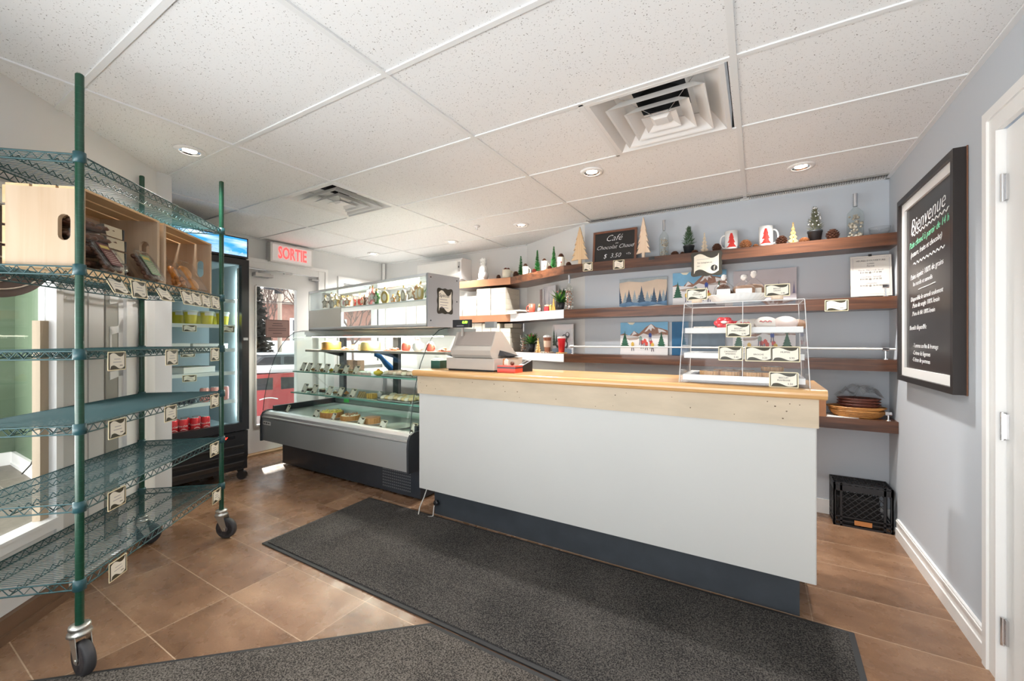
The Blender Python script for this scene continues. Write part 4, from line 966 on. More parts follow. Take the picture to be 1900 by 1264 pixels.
for q, (x, y, lb) in enumerate(((-1.49, .755, 'clear water bottle with blue label on the refrigerator floor, nearer the door'), (-1.57, .80, 'clear water bottle with blue label on the refrigerator floor, behind the other'))):
    o = thing('water_bottle', lb, 'bottle', (x, y, zb), group='water bottles on the refrigerator floor')
    MB().lathe([(.028, 0), (.031, .01), (.029, .06), (.031, .12), (.012, .16), (.012, .172)], 16).build('bottle', P('pale_blue_plastic', (.45, .6, .68), .15), o)
    MB().lathe([(.0315, .06), (.0318, .062), (.0318, .105), (.0315, .107)], 16).build('label', P('blue_label', (.08, .28, .55), .4), o); MB().lathe([(.014, .168), (.014, .184), (1e-5, .185)], 12).build('cap', M_ceramic, o)
for u, z, lb in ((352, FSH[1] - .03, 'price card under the yellow tubs in the refrigerator'), (424, FSH[1] - .03, 'price card at the right end of the yellow tub shelf in the refrigerator'), (349, FSH[2] - .03, 'price card on the middle refrigerator shelf, under the flat boxes'),
                 (301, FSH[3] - .03, 'price card at the left end of the windowed box shelf in the refrigerator'), (352, FSH[3] - .03, 'price card under the windowed cake box in the refrigerator')):
    card('price_card', lb, .098, .055, (FX1 - .074, yX(u, FX1 - .072), z), (0, 0, R(90)), 'price cards on the refrigerator shelves')

# ================================================================ serving counter
CY0 = 1.60
ct = thing('service_counter', 'long white service counter with a maple top and beige trim board', 'counter', (0, 0, 0))
MB().box((0.55, 1.655, 0), (2.705, 1.70, 0.19)).box((2.66, 1.70, 0), (2.7045, 2.02, 0.19)).build('kick_board', M_kick, ct)
MB().rbox((0.452, CY0, 0.185), (2.762, 2.03, 0.862), 0.006).build('body', M_counter, ct)
MB().box((0.448, CY0 - 0.012, 0.862), (2.768, 2.035, 0.985)).build('trim_board', M_traver, ct)
kn = MB(); rnd = random.Random(5)
for _ in range(26):
    x, z = rnd.uniform(0.47, 2.74), rnd.uniform(0.875, 0.97); kn.ball((x, CY0 - 0.0122, z), rnd.uniform(.0015, .0032), None, None, 6, (1.3, .25, 1))
k_ = kn.build('knots', P('dark_pinhole', (.12, .08, .05), .8), ct); 
top = MB(); prof = [(CY0 - .030, 0.987), (CY0 - .040, 0.993), (CY0 - .045, 1.005), (CY0 - .045, 1.015), (CY0 - .038, 1.026), (CY0 - .026, 1.030), (2.052, 1.030), (2.056, 1.020), (2.056, 0.987)]
n = len(prof); vs = [(0.428, y, z) for y, z in prof] + [(2.795, y, z) for y, z in prof]
top.add(vs, [tuple(range(n)), tuple(range(2 * n - 1, n - 1, -1))] + [(i, n + i, n + (i + 1) % n, (i + 1) % n) for i in range(n)])
top.build('top', M_maple, ct)
CZ = 1.0305
o = thing('loose_cable', 'pale grey cable looping out from under the left end of the counter', 'cable', (0.50, 1.615, 0.18))
MB().tube([(0.0, 0.02, 0.005), (-.012, 0, -.06), (-.035, -.02, -.13), (-.02, -.05, -.172), (.04, -.06, -.174), (.09, -.02, -.168), (.07, .01, -.12), (.075, .03, -.08)], .004, 6).build('cord', P('pale_grey_cord', (.6, .58, .54), .5), o)
MB().lathe([(1e-5, 0), (.02, 0), (.02, .012), (1e-5, .012)], 12, None, Matrix.Translation((.085, .022, -.09)) @ Matrix.Rotation(R(90), 4, 'X')).build('grommet', M_black, o)

# ================================================================ refrigerated display case
KX0, KX1, KYF, KYB = -1.665, 0.335, 1.625, 2.46
dc = thing('display_case', 'refrigerated pastry display case with curved glass ends and a steel front', 'display case', (0, 0, 0))
M_dk = P('dark_grey_plastic', (.030, .034, .040), .4)
m = MB(); m.box((-1.56, 1.775, .012), (0.30, KYB, .275)); m.build('base', P('charcoal_base_paint', (.034, .042, .054), .32, noise=.25, nscale=9), dc)
m = MB()
for q in range(15):
    for r_ in range(9): m.box((-.118 + q * .0215, 1.7735, .045 + r_ * .023), (-.118 + q * .0215 + .013, 1.7752, .045 + r_ * .023 + .011))
vo = m.build('vent_grille', P('grey_louvre', (.16, .17, .18), .4), dc); vo['kind'] = 'stuff'
m = MB(); m.box((KX0 + .018, KYF, .262), (KX1 - .018, KYF + .02, .478)).box((KX0 + .018, KYF + .0205, .262), (KX1 - .018, KYB, .285)); m.build('front_panel', M_steel, dc)
m = MB(); pr = [(KYF + .004, .478), (KYF - .006, .484), (KYF - .006, .494), (KYF + .006, .500), (KYF + .012, .522), (KYF + .040, .540), (KYF + .075, .545), (KYF + .075, .49), (KYF + .02, .478)]
n = len(pr); vs = [(KX0 + .018, y, z) for y, z in pr] + [(KX1 - .018, y, z) for y, z in pr]
m.add(vs, [tuple(range(n)), tuple(range(2 * n - 1, n - 1, -1))] + [(i, n + i, n + (i + 1) % n, (i + 1) % n) for i in range(n)]); m.build('rail', P('satin_aluminium', (.62, .63, .64), .35, .8), dc)
for x in (KX0, KX1 - .018):
    m = MB(); pts = [(KYF - .012, .255), (KYB, .255), (KYB, .56), (KYF + .12, .552), (KYF + .05, .552), (KYF + .012, .536), (KYF - .008, .50), (KYF - .014, .44)]
    n = len(pts); vs = [(x, y, z) for y, z in pts] + [(x + .018, y, z) for y, z in pts]
    m.add(vs, [tuple(range(n)), tuple(range(2 * n - 1, n - 1, -1))] + [(i, n + i, n + (i + 1) % n, (i + 1) % n) for i in range(n)]); m.build('end_cap', M_dk, dc)
m = MB(); m.box((KX0 + .18 - .15, KYF - .0015, .418), (KX0 + .165, KYF, .452)); bd = m.build('badge', M_paper, dc)
MB().box((KX0 + .085, KYF - .002, .427), (KX0 + .105, KYF - .0015, .443)).box((KX0 + .045, KYF - .002, .431), (KX0 + .075, KYF - .0015, .439)).box((KX0 + .115, KYF - .002, .431), (KX0 + .150, KYF - .0015, .439)).build('badge_print', M_rubber, bd)
MB().box((KX0 + .02, KYF + .075, .470), (KX1 - .02, KYB - .051, .530)).box((KX0 + .02, KYB - .05, .50), (KX1 - .02, KYB, .60)).build('deck', P('deck_steel', (.40, .43, .41), .3, .6), dc)
DZ_ = .5305
m = MB()
for x in (KX0 + .02, KX1 - .05): m.box((x, KYF + .1, .5), (x + .03, KYB - .02, .585))
m.build('inner_rim', M_dk, dc)
curve = [(1.640, .548), (1.652, .66), (1.672, .78), (1.703, .92), (1.752, 1.06), (1.815, 1.18), (1.885, 1.27), (1.960, 1.322), (2.04, 1.338), (2.10, 1.342)]
def ribbon(x0, x1, name, mat):
    m = MB(); nn = len(curve); vs = [(x0, y, z) for y, z in curve] + [(x1, y, z) for y, z in curve] + [(x0, y + .006, z - .002) for y, z in curve] + [(x1, y + .006, z - .002) for y, z in curve]
    m.add(vs, [(i, nn + i, nn + i + 1, i + 1) for i in range(nn - 1)] + [(2 * nn + i, 2 * nn + i + 1, 3 * nn + i + 1, 3 * nn + i) for i in range(nn - 1)], None, None, True)
    return m.build(name, mat, dc)
ribbon(KX0 + .012, KX1 - .012, 'curved_front_glass', M_case)
for x in (KX0 + .006, KX1 - .012):
    m = MB(); pts = curve + [(KYB - .04, 1.342), (KYB - .04, .55)]; n = len(pts)
    m.add([(x, y, z) for y, z in pts] + [(x + .006, y, z) for y, z in pts], [tuple(range(n)), tuple(range(2 * n - 1, n - 1, -1))]); m.build('end_glass', M_case, dc)
    m = MB().tube([(x + .003, y - .003, z) for y, z in curve], .0032, 5); m.build('glass_edge', P('dark_glass_edge', (.03, .05, .05), .2), dc)
m = MB(); m.box((KX0 + .01, 2.08, 1.278), (KX1 - .01, KYB, 1.344)).box((KX0 + .01, 2.065, 1.30), (KX1 - .01, 2.08, 1.340)); m.build('canopy', P('canopy_steel', (.45, .46, .45), .35, .7), dc)
lt = MB().box((KX0 + .1, 2.09, 1.268), (KX1 - .1, 2.12, 1.278)).build('light_tube', P('lit_tube_warm', (1, 1, 1), .5, emit=(1, .90, .74), es=9), dc)
lamp('case_light', 'AREA', ((KX0 + KX1) / 2, 2.14, 1.26), 16, (1, .90, .76), (0, 0, 0), shape='RECTANGLE', size=1.8, size_y=.04)
for x in (-1.56, -.70, .18):
    m = MB(); m.box((x, KYB - .04, .59), (x + .075, KYB, 1.28)); ps = m.build('rear_post', M_dk, dc)
for z, y in ((1.115, 2.30), (.905, 2.22), (.69, 2.22)):
    for x in (-1.53, -.67, .21): MB().add([(x, KYB - .04, z - .06), (x, KYB - .04, z), (x, y - .12, z), (x + .004, KYB - .04, z - .06), (x + .004, KYB - .04, z), (x + .004, y - .12, z)], [(0, 1, 2), (5, 4, 3), (0, 2, 5, 3)]).build('shelf_bracket', M_dk, dc)
MB().box((KX0 + .03, 2.06, 1.118), (KX1 - .03, KYB - .04, 1.140)).build('shelf', P('taupe_laminate', (.33, .29, .25), .4), dc)
MB().box((KX0 + .03, 1.925, .911), (KX1 - .03, KYB - .05, .920)).build('shelf', M_shelfglass, dc)
MB().box((KX0 + .03, 1.905, .696), (KX1 - .03, KYB - .05, .705)).build('shelf', M_shelfglass, dc)
for z, y in ((.911, 1.925), (.696, 1.905)): MB().box((KX0 + .03, y - .003, z - .002), (KX1 - .03, y, z + .011)).build('shelf_edge', P('green_glass_edge', (.18, .42, .34), .2), dc)
for x in (-1.3, -.2):
    MB().cyl((x, 1.93, .908), (x, 2.15, .71), .006, seg=6).build('glass_strut', M_acryl, dc)

# content of the case. x runs along the case, y is depth
def ringcake(name, label, x, y, z, r, h, mat, topmat=None, cat='cake'):
    o = thing(name, label, cat, (x, y, z))
    MB().lathe([(1e-5, 0), (r, 0), (r, h * .92), (r * .96, h), (1e-5, h)], 28).build('cake', mat, o)
    if topmat: MB().lathe([(r * .9, h), (r * .8, h + .008), (1e-5, h + .006)], 24).build('topping', topmat, o)
    MB().lathe([(1e-5, -.002), (r * 1.1, -.002), (r * 1.12, .001)], 28).build('board', M_gold, o); return o
S1 = 1.143
def cx_(u, Y): return xY(u, Y)
def W_(n, u, Y): return wpx(n, xY(u, Y), Y)
ringcake('round_cake', 'round cake in golden ribbon at the left end of the top case shelf', cx_(615, 2.17), 2.17, S1, W_(17, 615, 2.17), W_(14, 615, 2.17), P('gold_ribbon', (.75, .42, .12), .3, .3), M_creamf)
ringcake('round_cake', 'tall pale yellow round cake in the middle of the top case shelf', cx_(687, 2.17), 2.17, S1, W_(18, 687, 2.17), W_(15, 687, 2.17), P('yellow_ribbon', (.78, .64, .28), .35), M_creamf)
def plate_of(name, label, u, Y, z, wpxl, matp, matc, n_, r_, cat='plate of cookies', ysc=.55):
    w = W_(wpxl, u, Y); o = thing(name, label, cat, (cx_(u, Y), Y, z)); rnd = random.Random(int(u))
    MB().prism([(w * .5 * math.cos(2 * math.pi * i / 24), w * .5 * ysc * math.sin(2 * math.pi * i / 24)) for i in range(24)], 0, .006).build('plate', matp, o)
    lay = 0
    for i in range(n_):
        a = rnd.uniform(0, 6.28); rr = rnd.uniform(0, .38) * w; zz_ = .006 + r_ * .35 + rnd.uniform(0, r_ * 1.4) * (1 - rr / (w * .5))
        MB().ball((rr * math.cos(a), rr * ysc * math.sin(a), zz_), r_, None, None, 9, (1, 1, .55)).build('cookie', matc[i % len(matc)], o)
    return o
M_ginger = P('gingerbread', (.50, .24, .10), .6, noise=.3, nscale=50); M_redp = P('salmon_red_board', (.70, .16, .10), .4)
plate_of('cookie_plate', 'small red plate of cookies beside the golden ribboned cake', 640, 2.14, S1, 30, M_redp, [M_ginger, M_creamf], 7, .014)
plate_of('cookie_plate', 'red oval plate heaped with cookies right of the yellow cake', 727, 2.14, S1, 42, M_redp, [M_ginger, M_creamf, M_brown], 16, .015)
plate_of('cookie_plate', 'plate of gingerbread cookies at the right end of the top case shelf', 824, 2.14, S1, 34, M_redp, [M_creamf, M_ginger], 14, .014)
def giftmug(label, u, Y, z, col, w_, h_):
    w, h = W_(w_, u, Y), W_(h_, u, Y); o = thing('gift_mug', label, 'mug', (cx_(u, Y), Y, z))
    MB().lathe([(w * .38, 0), (w * .45, h * .15), (w * .46, h * .7), (w * .40, h * .78)], 20).build('cup', col, o)
    MB().tube([(w * .44, 0, h * .2), (w * .62, 0, h * .3), (w * .62, 0, h * .55), (w * .44, 0, h * .65)], w * .05, 6).build('handle', col, o)
    MB().ball((0, 0, h * .80), w * .36, None, None, 10, (1, 1, .6)).build('marshmallows', M_creamf, o); return o
giftmug('coral red mug filled with treats, left of the white teapot', 753, 2.13, S1, P('coral_red', (.80, .13, .09), .3), 18, 18)
giftmug('coral red mug filled with treats, right of the white teapot', 799, 2.13, S1, MATS['coral_red'], 17, 18)
u, Y = 775, 2.13; w = W_(22, u, Y); tp = thing('white_teapot', 'white rooster-like teapot with a red ribbon on the top case shelf', 'teapot', (cx_(u, Y), Y, S1))
MB().lathe([(w * .28, 0), (w * .48, w * .25), (w * .45, w * .6), (w * .25, w * .85), (w * .10, w * .92)], 22).build('body', M_ceramic, tp)
MB().tube([(-w * .42, 0, w * .35), (-w * .62, 0, w * .65), (-w * .66, 0, w * .85)], [w * .12, w * .07, w * .05], 8).build('spout', M_ceramic, tp)
MB().tube([(w * .42, 0, w * .65), (w * .68, 0, w * .6), (w * .62, 0, w * .25), (w * .42, 0, w * .2)], w * .045, 6).build('handle', M_ceramic, tp)
MB().ball((0, 0, w * .95), w * .13, None).ball((-w * .14, 0, w * .98), w * .10, None).ball((w * .14, 0, w * .98), w * .10, None).build('ribbon_bow', MATS['coral_red'], tp)
for u, lb in ((655, 'small boxed treat standing between the plates on the top case shelf'), (668, 'small tilted card box left of the yellow cake')):
    o = MB().box((-.022, -.012, 0), (.022, .012, .055), P('treat_box', (.50, .30, .20), .5)).box((-.018, -.0125, .006), (.018, -.012, .045), M_cream).build('treat_box', None, loc=(cx_(u, 2.12), 2.12, S1), rot=(R(-12), 0, R(8))); tag(o, lb, 'box')
S2, S3 = .9205, .7055
M_cardd = 'price cards standing inside the display case'
def ccard(u, Y, z, label, hh=17, rz=-8, lean=-24, ww=18):
    w, h = W_(ww, u, Y), W_(hh, u, Y)
    card('price_card', label, w, h, (cx_(u, Y), Y, z + h / 2 * math.cos(R(lean)) + .0015), (R(lean), 0, R(rz)), M_cardd, 'case')
ordw = ['first', 'second', 'third', 'fourth', 'fifth', 'sixth', 'seventh', 'eighth']
for q, u in enumerate((563, 574, 590, 606, 624, 642, 661)): ccard(u, 1.97, S2, ordw[q] + ' price card from the left on the upper glass shelf')
for q, u in enumerate((566, 584, 612, 632, 655)): ccard(u, 1.95, S3, ordw[q] + ' price card from the left on the lower glass shelf')
def pastry(label, u, Y, z, kind, s=1.0):
    o = thing('small_pastry', label, 'pastry', (cx_(u, Y), Y, z)); r = .026 * s
    if kind == 0: MB().lathe([(r * .7, 0), (r, r * .5), (r * .9, r * .6), (1e-5, r * .62)], 16).build('shell', M_crust, o); MB().ball((0, 0, r * .75), r * .6, None, None, 10, (1, 1, .7)).build('filling', M_creamf, o)
    elif kind == 1: MB().box((-r, -r * .7, 0), (r, r * .7, r)).build('slice', M_brown, o); MB().box((-r, -r * .7, r), (r, r * .7, r * 1.35)).build('icing', M_creamf, o)
    else: MB().ball((0, 0, r * .5), r, None, None, 12, (1, 1, .55)).build('shell', M_yellow if kind == 2 else M_crust, o); MB().ball((0, 0, r * 1.0), r * .35, None).build('topping', P('candied_orange', (.85, .35, .05), .3), o)
    return o
for q, (u, k) in enumerate(((581, 0), (598, 0), (615, 2), (633, 1), (651, 0), (590, 3))): pastry('small pastry behind the ' + ordw[q] + ' gap of the card row, upper glass shelf', u, 2.07, S2, k)
for q, (u, k) in enumerate(((575, 1), (598, 1), (622, 0), (643, 3))): pastry('small pastry behind the ' + ordw[q] + ' gap of the card row, lower glass shelf', u, 2.05, S3, k)
pastry('glazed dome tart with candied orange alone on the upper glass shelf', 702, 2.02, S2, 2, 1.7)
def tray(label, u, Y, z, w_, n_, mats, seed):
    w = W_(w_, u, Y); o = thing('pastry_tray', label, 'tray', (cx_(u, Y), Y, z)); rnd = random.Random(seed)
    m = MB().box((-w / 2, -.11, 0), (w / 2, .11, .004))
    for a, b in (((-w / 2, -.11, 0), (w / 2, -.105, .014)), ((-w / 2, .105, 0), (w / 2, .11, .014)), ((-w / 2, -.11, 0), (-w / 2 + .005, .11, .014)), ((w / 2 - .005, -.11, 0), (w / 2, .11, .014))): m.box(a, b)
    m.build('tray', P('pale_tray', (.55, .56, .52), .3, .5), o)
    for i in range(n_):
        x = -w / 2 + .03 + (w - .06) * ((i % (n_ // 2)) / (n_ // 2 - 1)); y = -.05 + .09 * (i // (n_ // 2)) + rnd.uniform(-.01, .01)
        MB().ball((x, y, .024 + rnd.uniform(0, .010)), .030, None, None, 12, (1.0, 1.5, .72)).build('pastry', mats[i % len(mats)], o)
    return o
tray('pale tray of cream rolls at the right of the upper glass shelf', 752, 2.06, S2, 80, 14, [M_creamf, P('pinkish_cream', (.72, .55, .42), .5, noise=.2, nscale=60)], 3)
tray('wide tray of large golden pastries at the right of the lower glass shelf', 748, 2.04, S3, 84, 16, [M_creamf, P('golden_cream', (.76, .58, .28), .5, noise=.3, nscale=50)], 4)
o = thing('sandwich_row', 'row of leaning sandwiches beside the yellow slices on the lower glass shelf', 'sandwiches', (cx_(672, 2.0), 2.0, S3))
for q in range(4): MB().add([(0, -.03, 0), (0, .03, 0), (0, 0, .055), (.014, -.03, 0), (.014, .03, 0), (.014, 0, .055)], [(0, 1, 2), (5, 4, 3), (0, 3, 4, 1), (1, 4, 5, 2), (2, 5, 3, 0)], None, T(-.04 + q * .024, 0, 0)).build('sandwich', P('toasted_bread', (.48, .34, .16), .7, noise=.3, nscale=60), o)
o = thing('cake_slices', 'golden yellow cake slices on the lower glass shelf', 'cake', (cx_(690, 2.0), 2.0, S3))
for q in range(3): MB().box((-.035 + q * .026, -.03, 0), (-.015 + q * .026, .03, .045)).build('slice', P('golden_slice', (.72, .45, .10), .5, noise=.4, nscale=60), o)
o = thing('white_cup', 'small white domed cup behind the yellow slices on the lower glass shelf', 'cup', (cx_(704, 2.10), 2.10, S3)); MB().lathe([(.015, 0), (.024, .03), (.024, .034), (1e-5, .055)], 18).build('cup', M_ceramic, o)
def tart(label, u, Y, w_, h_, crust, topm, dots=None):
    w = W_(w_, u, Y); h = W_(h_, u, Y); o = thing('large_tart', label, 'tart', (cx_(u, Y), Y, DZ_)); n_ = 40
    m = MB(); pts = [((w / 2) * (1 + (.03 if i % 2 else 0)) * math.cos(2 * math.pi * i / n_), (w / 2) * (1 + (.03 if i % 2 else 0)) * math.sin(2 * math.pi * i / n_)) for i in range(n_)]
    m.prism(pts, .003, h); m.build('crust', crust, o)
    MB().lathe([(w * .46, h), (w * .40, h + .005), (1e-5, h + .004)], 28).build('filling', topm, o)
    if dots:
        rnd = random.Random(int(u)); c = MB()
        for i in range(34): a = rnd.uniform(0, 6.28); rr = rnd.uniform(0, .42) * w; c.ball((rr * math.cos(a), rr * math.sin(a), h + .007), .009, None, None, 6)
        c.build('topping', dots, o)
    MB().lathe([(1e-5, .0), (w * .56, .0), (w * .57, .003)], 28).build('board', M_paper, o); return o
tart('quiche with a yellow crumb top at the left of the case floor', 616, 1.83, 40, 10, M_crust, M_yellow, P('pale_crumbs', (.80, .66, .25), .6))
tart('cream topped pie in a fluted crust in the middle of the case floor', 650, 1.82, 34, 9, M_crust, M_creamf, P('cocoa_dust', (.4, .22, .12), .7))
tart('caramel brown pie on the case floor left of the empty plate', 690, 1.82, 30, 11, M_crust, P('caramel', (.42, .20, .09), .35))
o = MB().lathe([(1e-5, .001), (.11, .001), (.125, .008), (.122, .011), (.10, .006), (1e-5, .006)], 32).build('round_platter', M_shelfglass and P('pale_plate', (.62, .66, .56), .3), loc=(cx_(738, 1.83), 1.83, DZ_)); tag(o, 'empty pale round platter at the right of the case floor', 'platter')
for q, (u, Y, lb, ww, hh) in enumerate(((534, 1.74, 'white leaning card by itself at the left of the case floor', 12, 15), (587, 1.74, 'green-edged price card left of the yellow quiche', 20, 15), (619, 1.72, 'white leaning card in front of the yellow quiche', 13, 15), (670, 1.72, 'price card between the cream pie and the brown pie', 20, 15), (711, 1.72, 'price card right of the brown pie on the case floor', 21, 16), (768, 1.74, 'white card at the right end of the case floor', 16, 18))):
    ccard(u, Y, DZ_, lb, hh, -8, -24, ww)
o = MB().box((-.035, -.002, 0), (.035, .002, .030)).build('green_label', P('bright_green_label', (.04, .45, .08), .4), loc=(cx_(644, 1.905), 1.899, .664)); tag(o, 'bright green label strip hanging under the lower glass shelf', 'label')
for u, w_, lb in ((641, 17, 'wide brown patterned box standing behind the case back glass'), (659, 13, 'narrow brown patterned box right of the wide one behind the case')):
    w = W_(w_, u, 2.75); zz = zat(718, cx_(u, 2.75), 2.75)
    o = MB().box((-w / 2, 0, 0), (w / 2, .10, .13), P('brown_pattern', (.20, .13, .08), .6, noise=.8, nscale=60)).build('patterned_box', None, loc=(cx_(u, 2.75), 2.75, .862)); tag(o, lb, 'box')
# worktop and things in the work area behind the case
wt = thing('work_table', 'white work table standing behind the display case', 'table', (-.85, 2.95, 0)); MB().box((-1.15, -.28, .825), (1.1, .5, .860)).build('table_top', M_paper, wt)
for x in (-1.1, 1.0):
    for y in (-.25, .44): MB().box((x, y, 0), (x + .04, y + .04, .825)).build('leg', M_steel, wt)
bt = thing('blue_towel', 'blue cloth draped diagonally behind the case posts', 'towel', (cx_(722, 2.48), 2.475, 0))
tw = MB(); n_ = 14
vs = []
for i in range(n_ + 1):
    t = i / n_; x = -.22 + .36 * t; z = 1.115 - .22 * t ** 1.6
    vs += [(x, .012 * math.sin(t * 9), z), (x, .012 * math.sin(t * 9), z - .05 - .06 * t)]
tw.add(vs, [(2 * i, 2 * i + 2, 2 * i + 3, 2 * i + 1) for i in range(n_)], None, None, True)
b_ = tw.build('cloth', P('blue_cloth', (.03, .16, .42), .7), bt); md = b_.modifiers.new('thick', 'SOLIDIFY'); md.thickness = .006
cb = thing('wall_cabinets', 'white wall cabinets seen through the glass box behind the case', 'cabinet', (0, 0, 0))
X0_, X1_2 = cx_(735, 3.22), cx_(792, 3.22); zt, zb_ = 1.70, 1.46
MB().box((X0_, 3.24, zb_ - .10), (X1_2 + .2, 3.538, zt + .02)).build('carcass', M_paper, cb)
for q in range(4):
    w = (X1_2 - X0_) / 3; MB().box((X0_ + q * w + .006, 3.222, zb_ - .09), (X0_ + (q + 1) * w - .006, 3.24, zt + .01)).build('door', P('cabinet_door_white', (.78, .76, .72), .4), cb)

# ---------------------------------------------------------------- skewed glass box on top of the case
BX, BY, BRZ = 0.33, 1.818, R(180 - 8.3); BL, BD, BZ0, BZ1 = 2.0, 0.335, 1.3455, 1.765
bx = thing('cookie_cabinet', 'long clear glass cabinet of wrapped cookies on top of the display case', 'glass cabinet', (BX, BY, 0), BRZ)
# local: +x toward the left end, -y toward the back
m = MB(); m.box((-.006, -BD, BZ0), (.012, 0, BZ1)); sp_ = m.build('side_panel', P('grey_laminate', (.40, .40, .405), .45), bx)
for y, z in ((-.03, BZ1 - .03), (-BD + .03, BZ1 - .03), (-.03, BZ0 + .05), (-BD + .03, 1.56)): MB().ball((-.006, y, z), .006, None, None, 8, (.5, 1, 1)).build('screw', M_black, sp_)
m = MB(); m.box((BL - .012, -BD, BZ0), (BL, 0, BZ1)); m.build('side_panel', MATS['grey_laminate'], bx)
M_alu = P('bright_aluminium', (.80, .79, .76), .35, .15)
m = MB(); m.box((0, -BD, BZ0), (BL, 0, BZ0 + .014)).box((0, -.012, BZ1 - .022), (BL, 0, BZ1)).box((0, -BD, BZ1 - .022), (BL, -BD + .012, BZ1)).box((0, -.010, BZ0), (BL, 0, BZ0 + .028)).box((BL - .016, -.01, BZ0), (BL, 0, BZ1)).box((0, -.010, BZ0), (.014, 0, BZ1)); m.build('frame', M_alu, bx)
MB().box((0.012, -BD, BZ1 - .006), (BL - .012, 0, BZ1)).build('top_glass', M_case, bx)
MB().box((0.012, -.007, BZ0 + .028), (BL - .012, -.003, BZ1 - .022)).build('front_glass', M_case, bx)
MB().box((.012, -BD + .01, 1.556), (BL - .012, -.02, 1.566)).build('shelf', M_alu, bx)
MB().box((BL * .84, -BD + .002, 1.567), (BL - .012, -BD + .008, BZ1 - .01)).box((BL * .66, -.0028, BZ0 + .015), (BL - .017, -.0008, 1.556)).build('beige_panel', P('warm_beige_board', (.86, .80, .69), .5), bx)
MB().box((BL * .66 - .004, -.0025, BZ0 + .029), (BL * .66, -.0010, 1.556)).build('panel_edge', M_black, bx)
lampb = MB().box((.35, -.20, BZ1 - .024), (.95, -.17, BZ1 - .010)).build('light_tube', P('lit_tube_warm', (1, 1, 1), .5, emit=(1, .90, .74), es=9), bx)
bl = lamp('cabinet_light', 'AREA', (-.65, 2.10, BZ1 - .03), 9, (1, .95, .86), (0, 0, R(-8.3)), shape='RECTANGLE', size=1.6, size_y=.03)
def bp(lx, ly, z):
    c_, s_ = math.cos(BRZ), math.sin(BRZ); return (BX + lx * c_ - ly * s_, BY + lx * s_ + ly * c_, z)
rnd = random.Random(11)
M_wrapg = P('gold_twist', (.62, .42, .14), .35, .4); tones = [P('gingerbread', (.5, .24, .1)), P('taupe_cookie', (.40, .33, .26), .6), P('sugar_white', (.80, .74, .62), .5), P('red_icing', (.62, .07, .05), .4), P('green_icing', (.10, .26, .08), .4), P('gold_foil', (.65, .45, .16), .3, .5), P('cocoa_cookie', (.22, .11, .06), .6)]
shapes = ['gingerbread figure', 'star shaped cookie', 'tree shaped cookie', 'round iced cookie', 'chocolate figure']
lbls = {0: 'taupe', 1: 'golden brown', 2: 'white iced', 3: 'red iced', 4: 'green iced', 5: 'gold foiled', 6: 'cocoa brown'}
poss = [1.86, 1.77, 1.70, 1.60, 1.52, 1.43, 1.36, 1.28, 1.21, 1.14, 1.06, .99, .92, .84, .74, .62, .54, .46, .38, .30, .22, .13, .06]
place = ['at the far left', 'second from the left', 'third from the left', 'fourth from the left', 'fifth from the left', 'sixth from the left', 'seventh from the left', 'eighth from the left', 'ninth from the left', 'tenth from the left', 'eleventh from the left', 'just left of the middle', 'in the middle', 'just right of the middle', 'right of the bright lamp reflection',
         'ninth from the right', 'eighth from the right', 'seventh from the right', 'sixth from the right', 'fifth from the right', 'fourth from the right', 'third from the right', 'at the far right']
tl = [1, 1, 1, 5, 0, 2, 0, 3, 2, 3, 6, 3, 3, 4, 5, 0, 5, 1, 1, 0, 5, 4, 2]
hs = [.13, .15, .11, .13, .11, .10, .10, .09, .11, .09, .09, .15, .15, .12, .13, .07, .09, .12, .13, .13, .13, .11, .14]
for q, lx in enumerate(poss):
    k = tl[q]; h = hs[q] * 1.28; o = thing('wrapped_cookie', 'wrapped %s cookie standing %s in the glass cabinet' % (['gingerbread', 'taupe', 'white iced', 'red iced', 'green iced', 'gold foiled', 'cocoa brown'][k], place[q]), 'cookie', bp(lx, -.09 - rnd.uniform(0, .05), 1.5665), BRZ + rnd.uniform(-.3, .3), group='wrapped cookies in the glass cabinet')
    w = h * .62
    if q % 3 == 0: pts = [(w * (.55 if i % 2 else 1.0) * .62 * math.cos(math.pi / 2 + i * math.pi / 5), h * .45 + w * (.55 if i % 2 else 1.0) * .62 * math.sin(math.pi / 2 + i * math.pi / 5)) for i in range(10)]
    elif q % 3 == 1: pts = [(-w * .22, 0), (w * .22, 0), (w * .25, h * .3), (w * .5, h * .42), (w * .48, h * .52), (w * .2, h * .55), (w * .24, h * .7), (w * .12, h * .82), (-w * .12, h * .82), (-w * .24, h * .7), (-w * .2, h * .55), (-w * .48, h * .52), (-w * .5, h * .42), (-w * .25, h * .3)]
    else: pts = [(w * .42 * math.cos(i * math.pi / 8), h * .38 + h * .36 * math.sin(i * math.pi / 8)) for i in range(16)]
    MB().plate(pts, -.008, .016).build('cookie', tones[k], o)
    MB().plate([(x * .55, h * .40 + (z - h * .40) * .55) for x, z in pts], .008, .002).plate([(x * .55, h * .40 + (z - h * .40) * .55) for x, z in pts], -.010, .002).build('icing', tones[2] if k not in (2,) else tones[3], o)
    MB().plate(rrect(-w * .55, 0, w * .55, h * .84, .006), -.014, .028).build('clear_bag', M_plasticbag, o)
    MB().ball((0, 0, h * .87), .008, None, None, 6).box((-.012, -.002, h * .86), (.012, .002, h * .97)).build('gold_tie', M_wrapg, o)
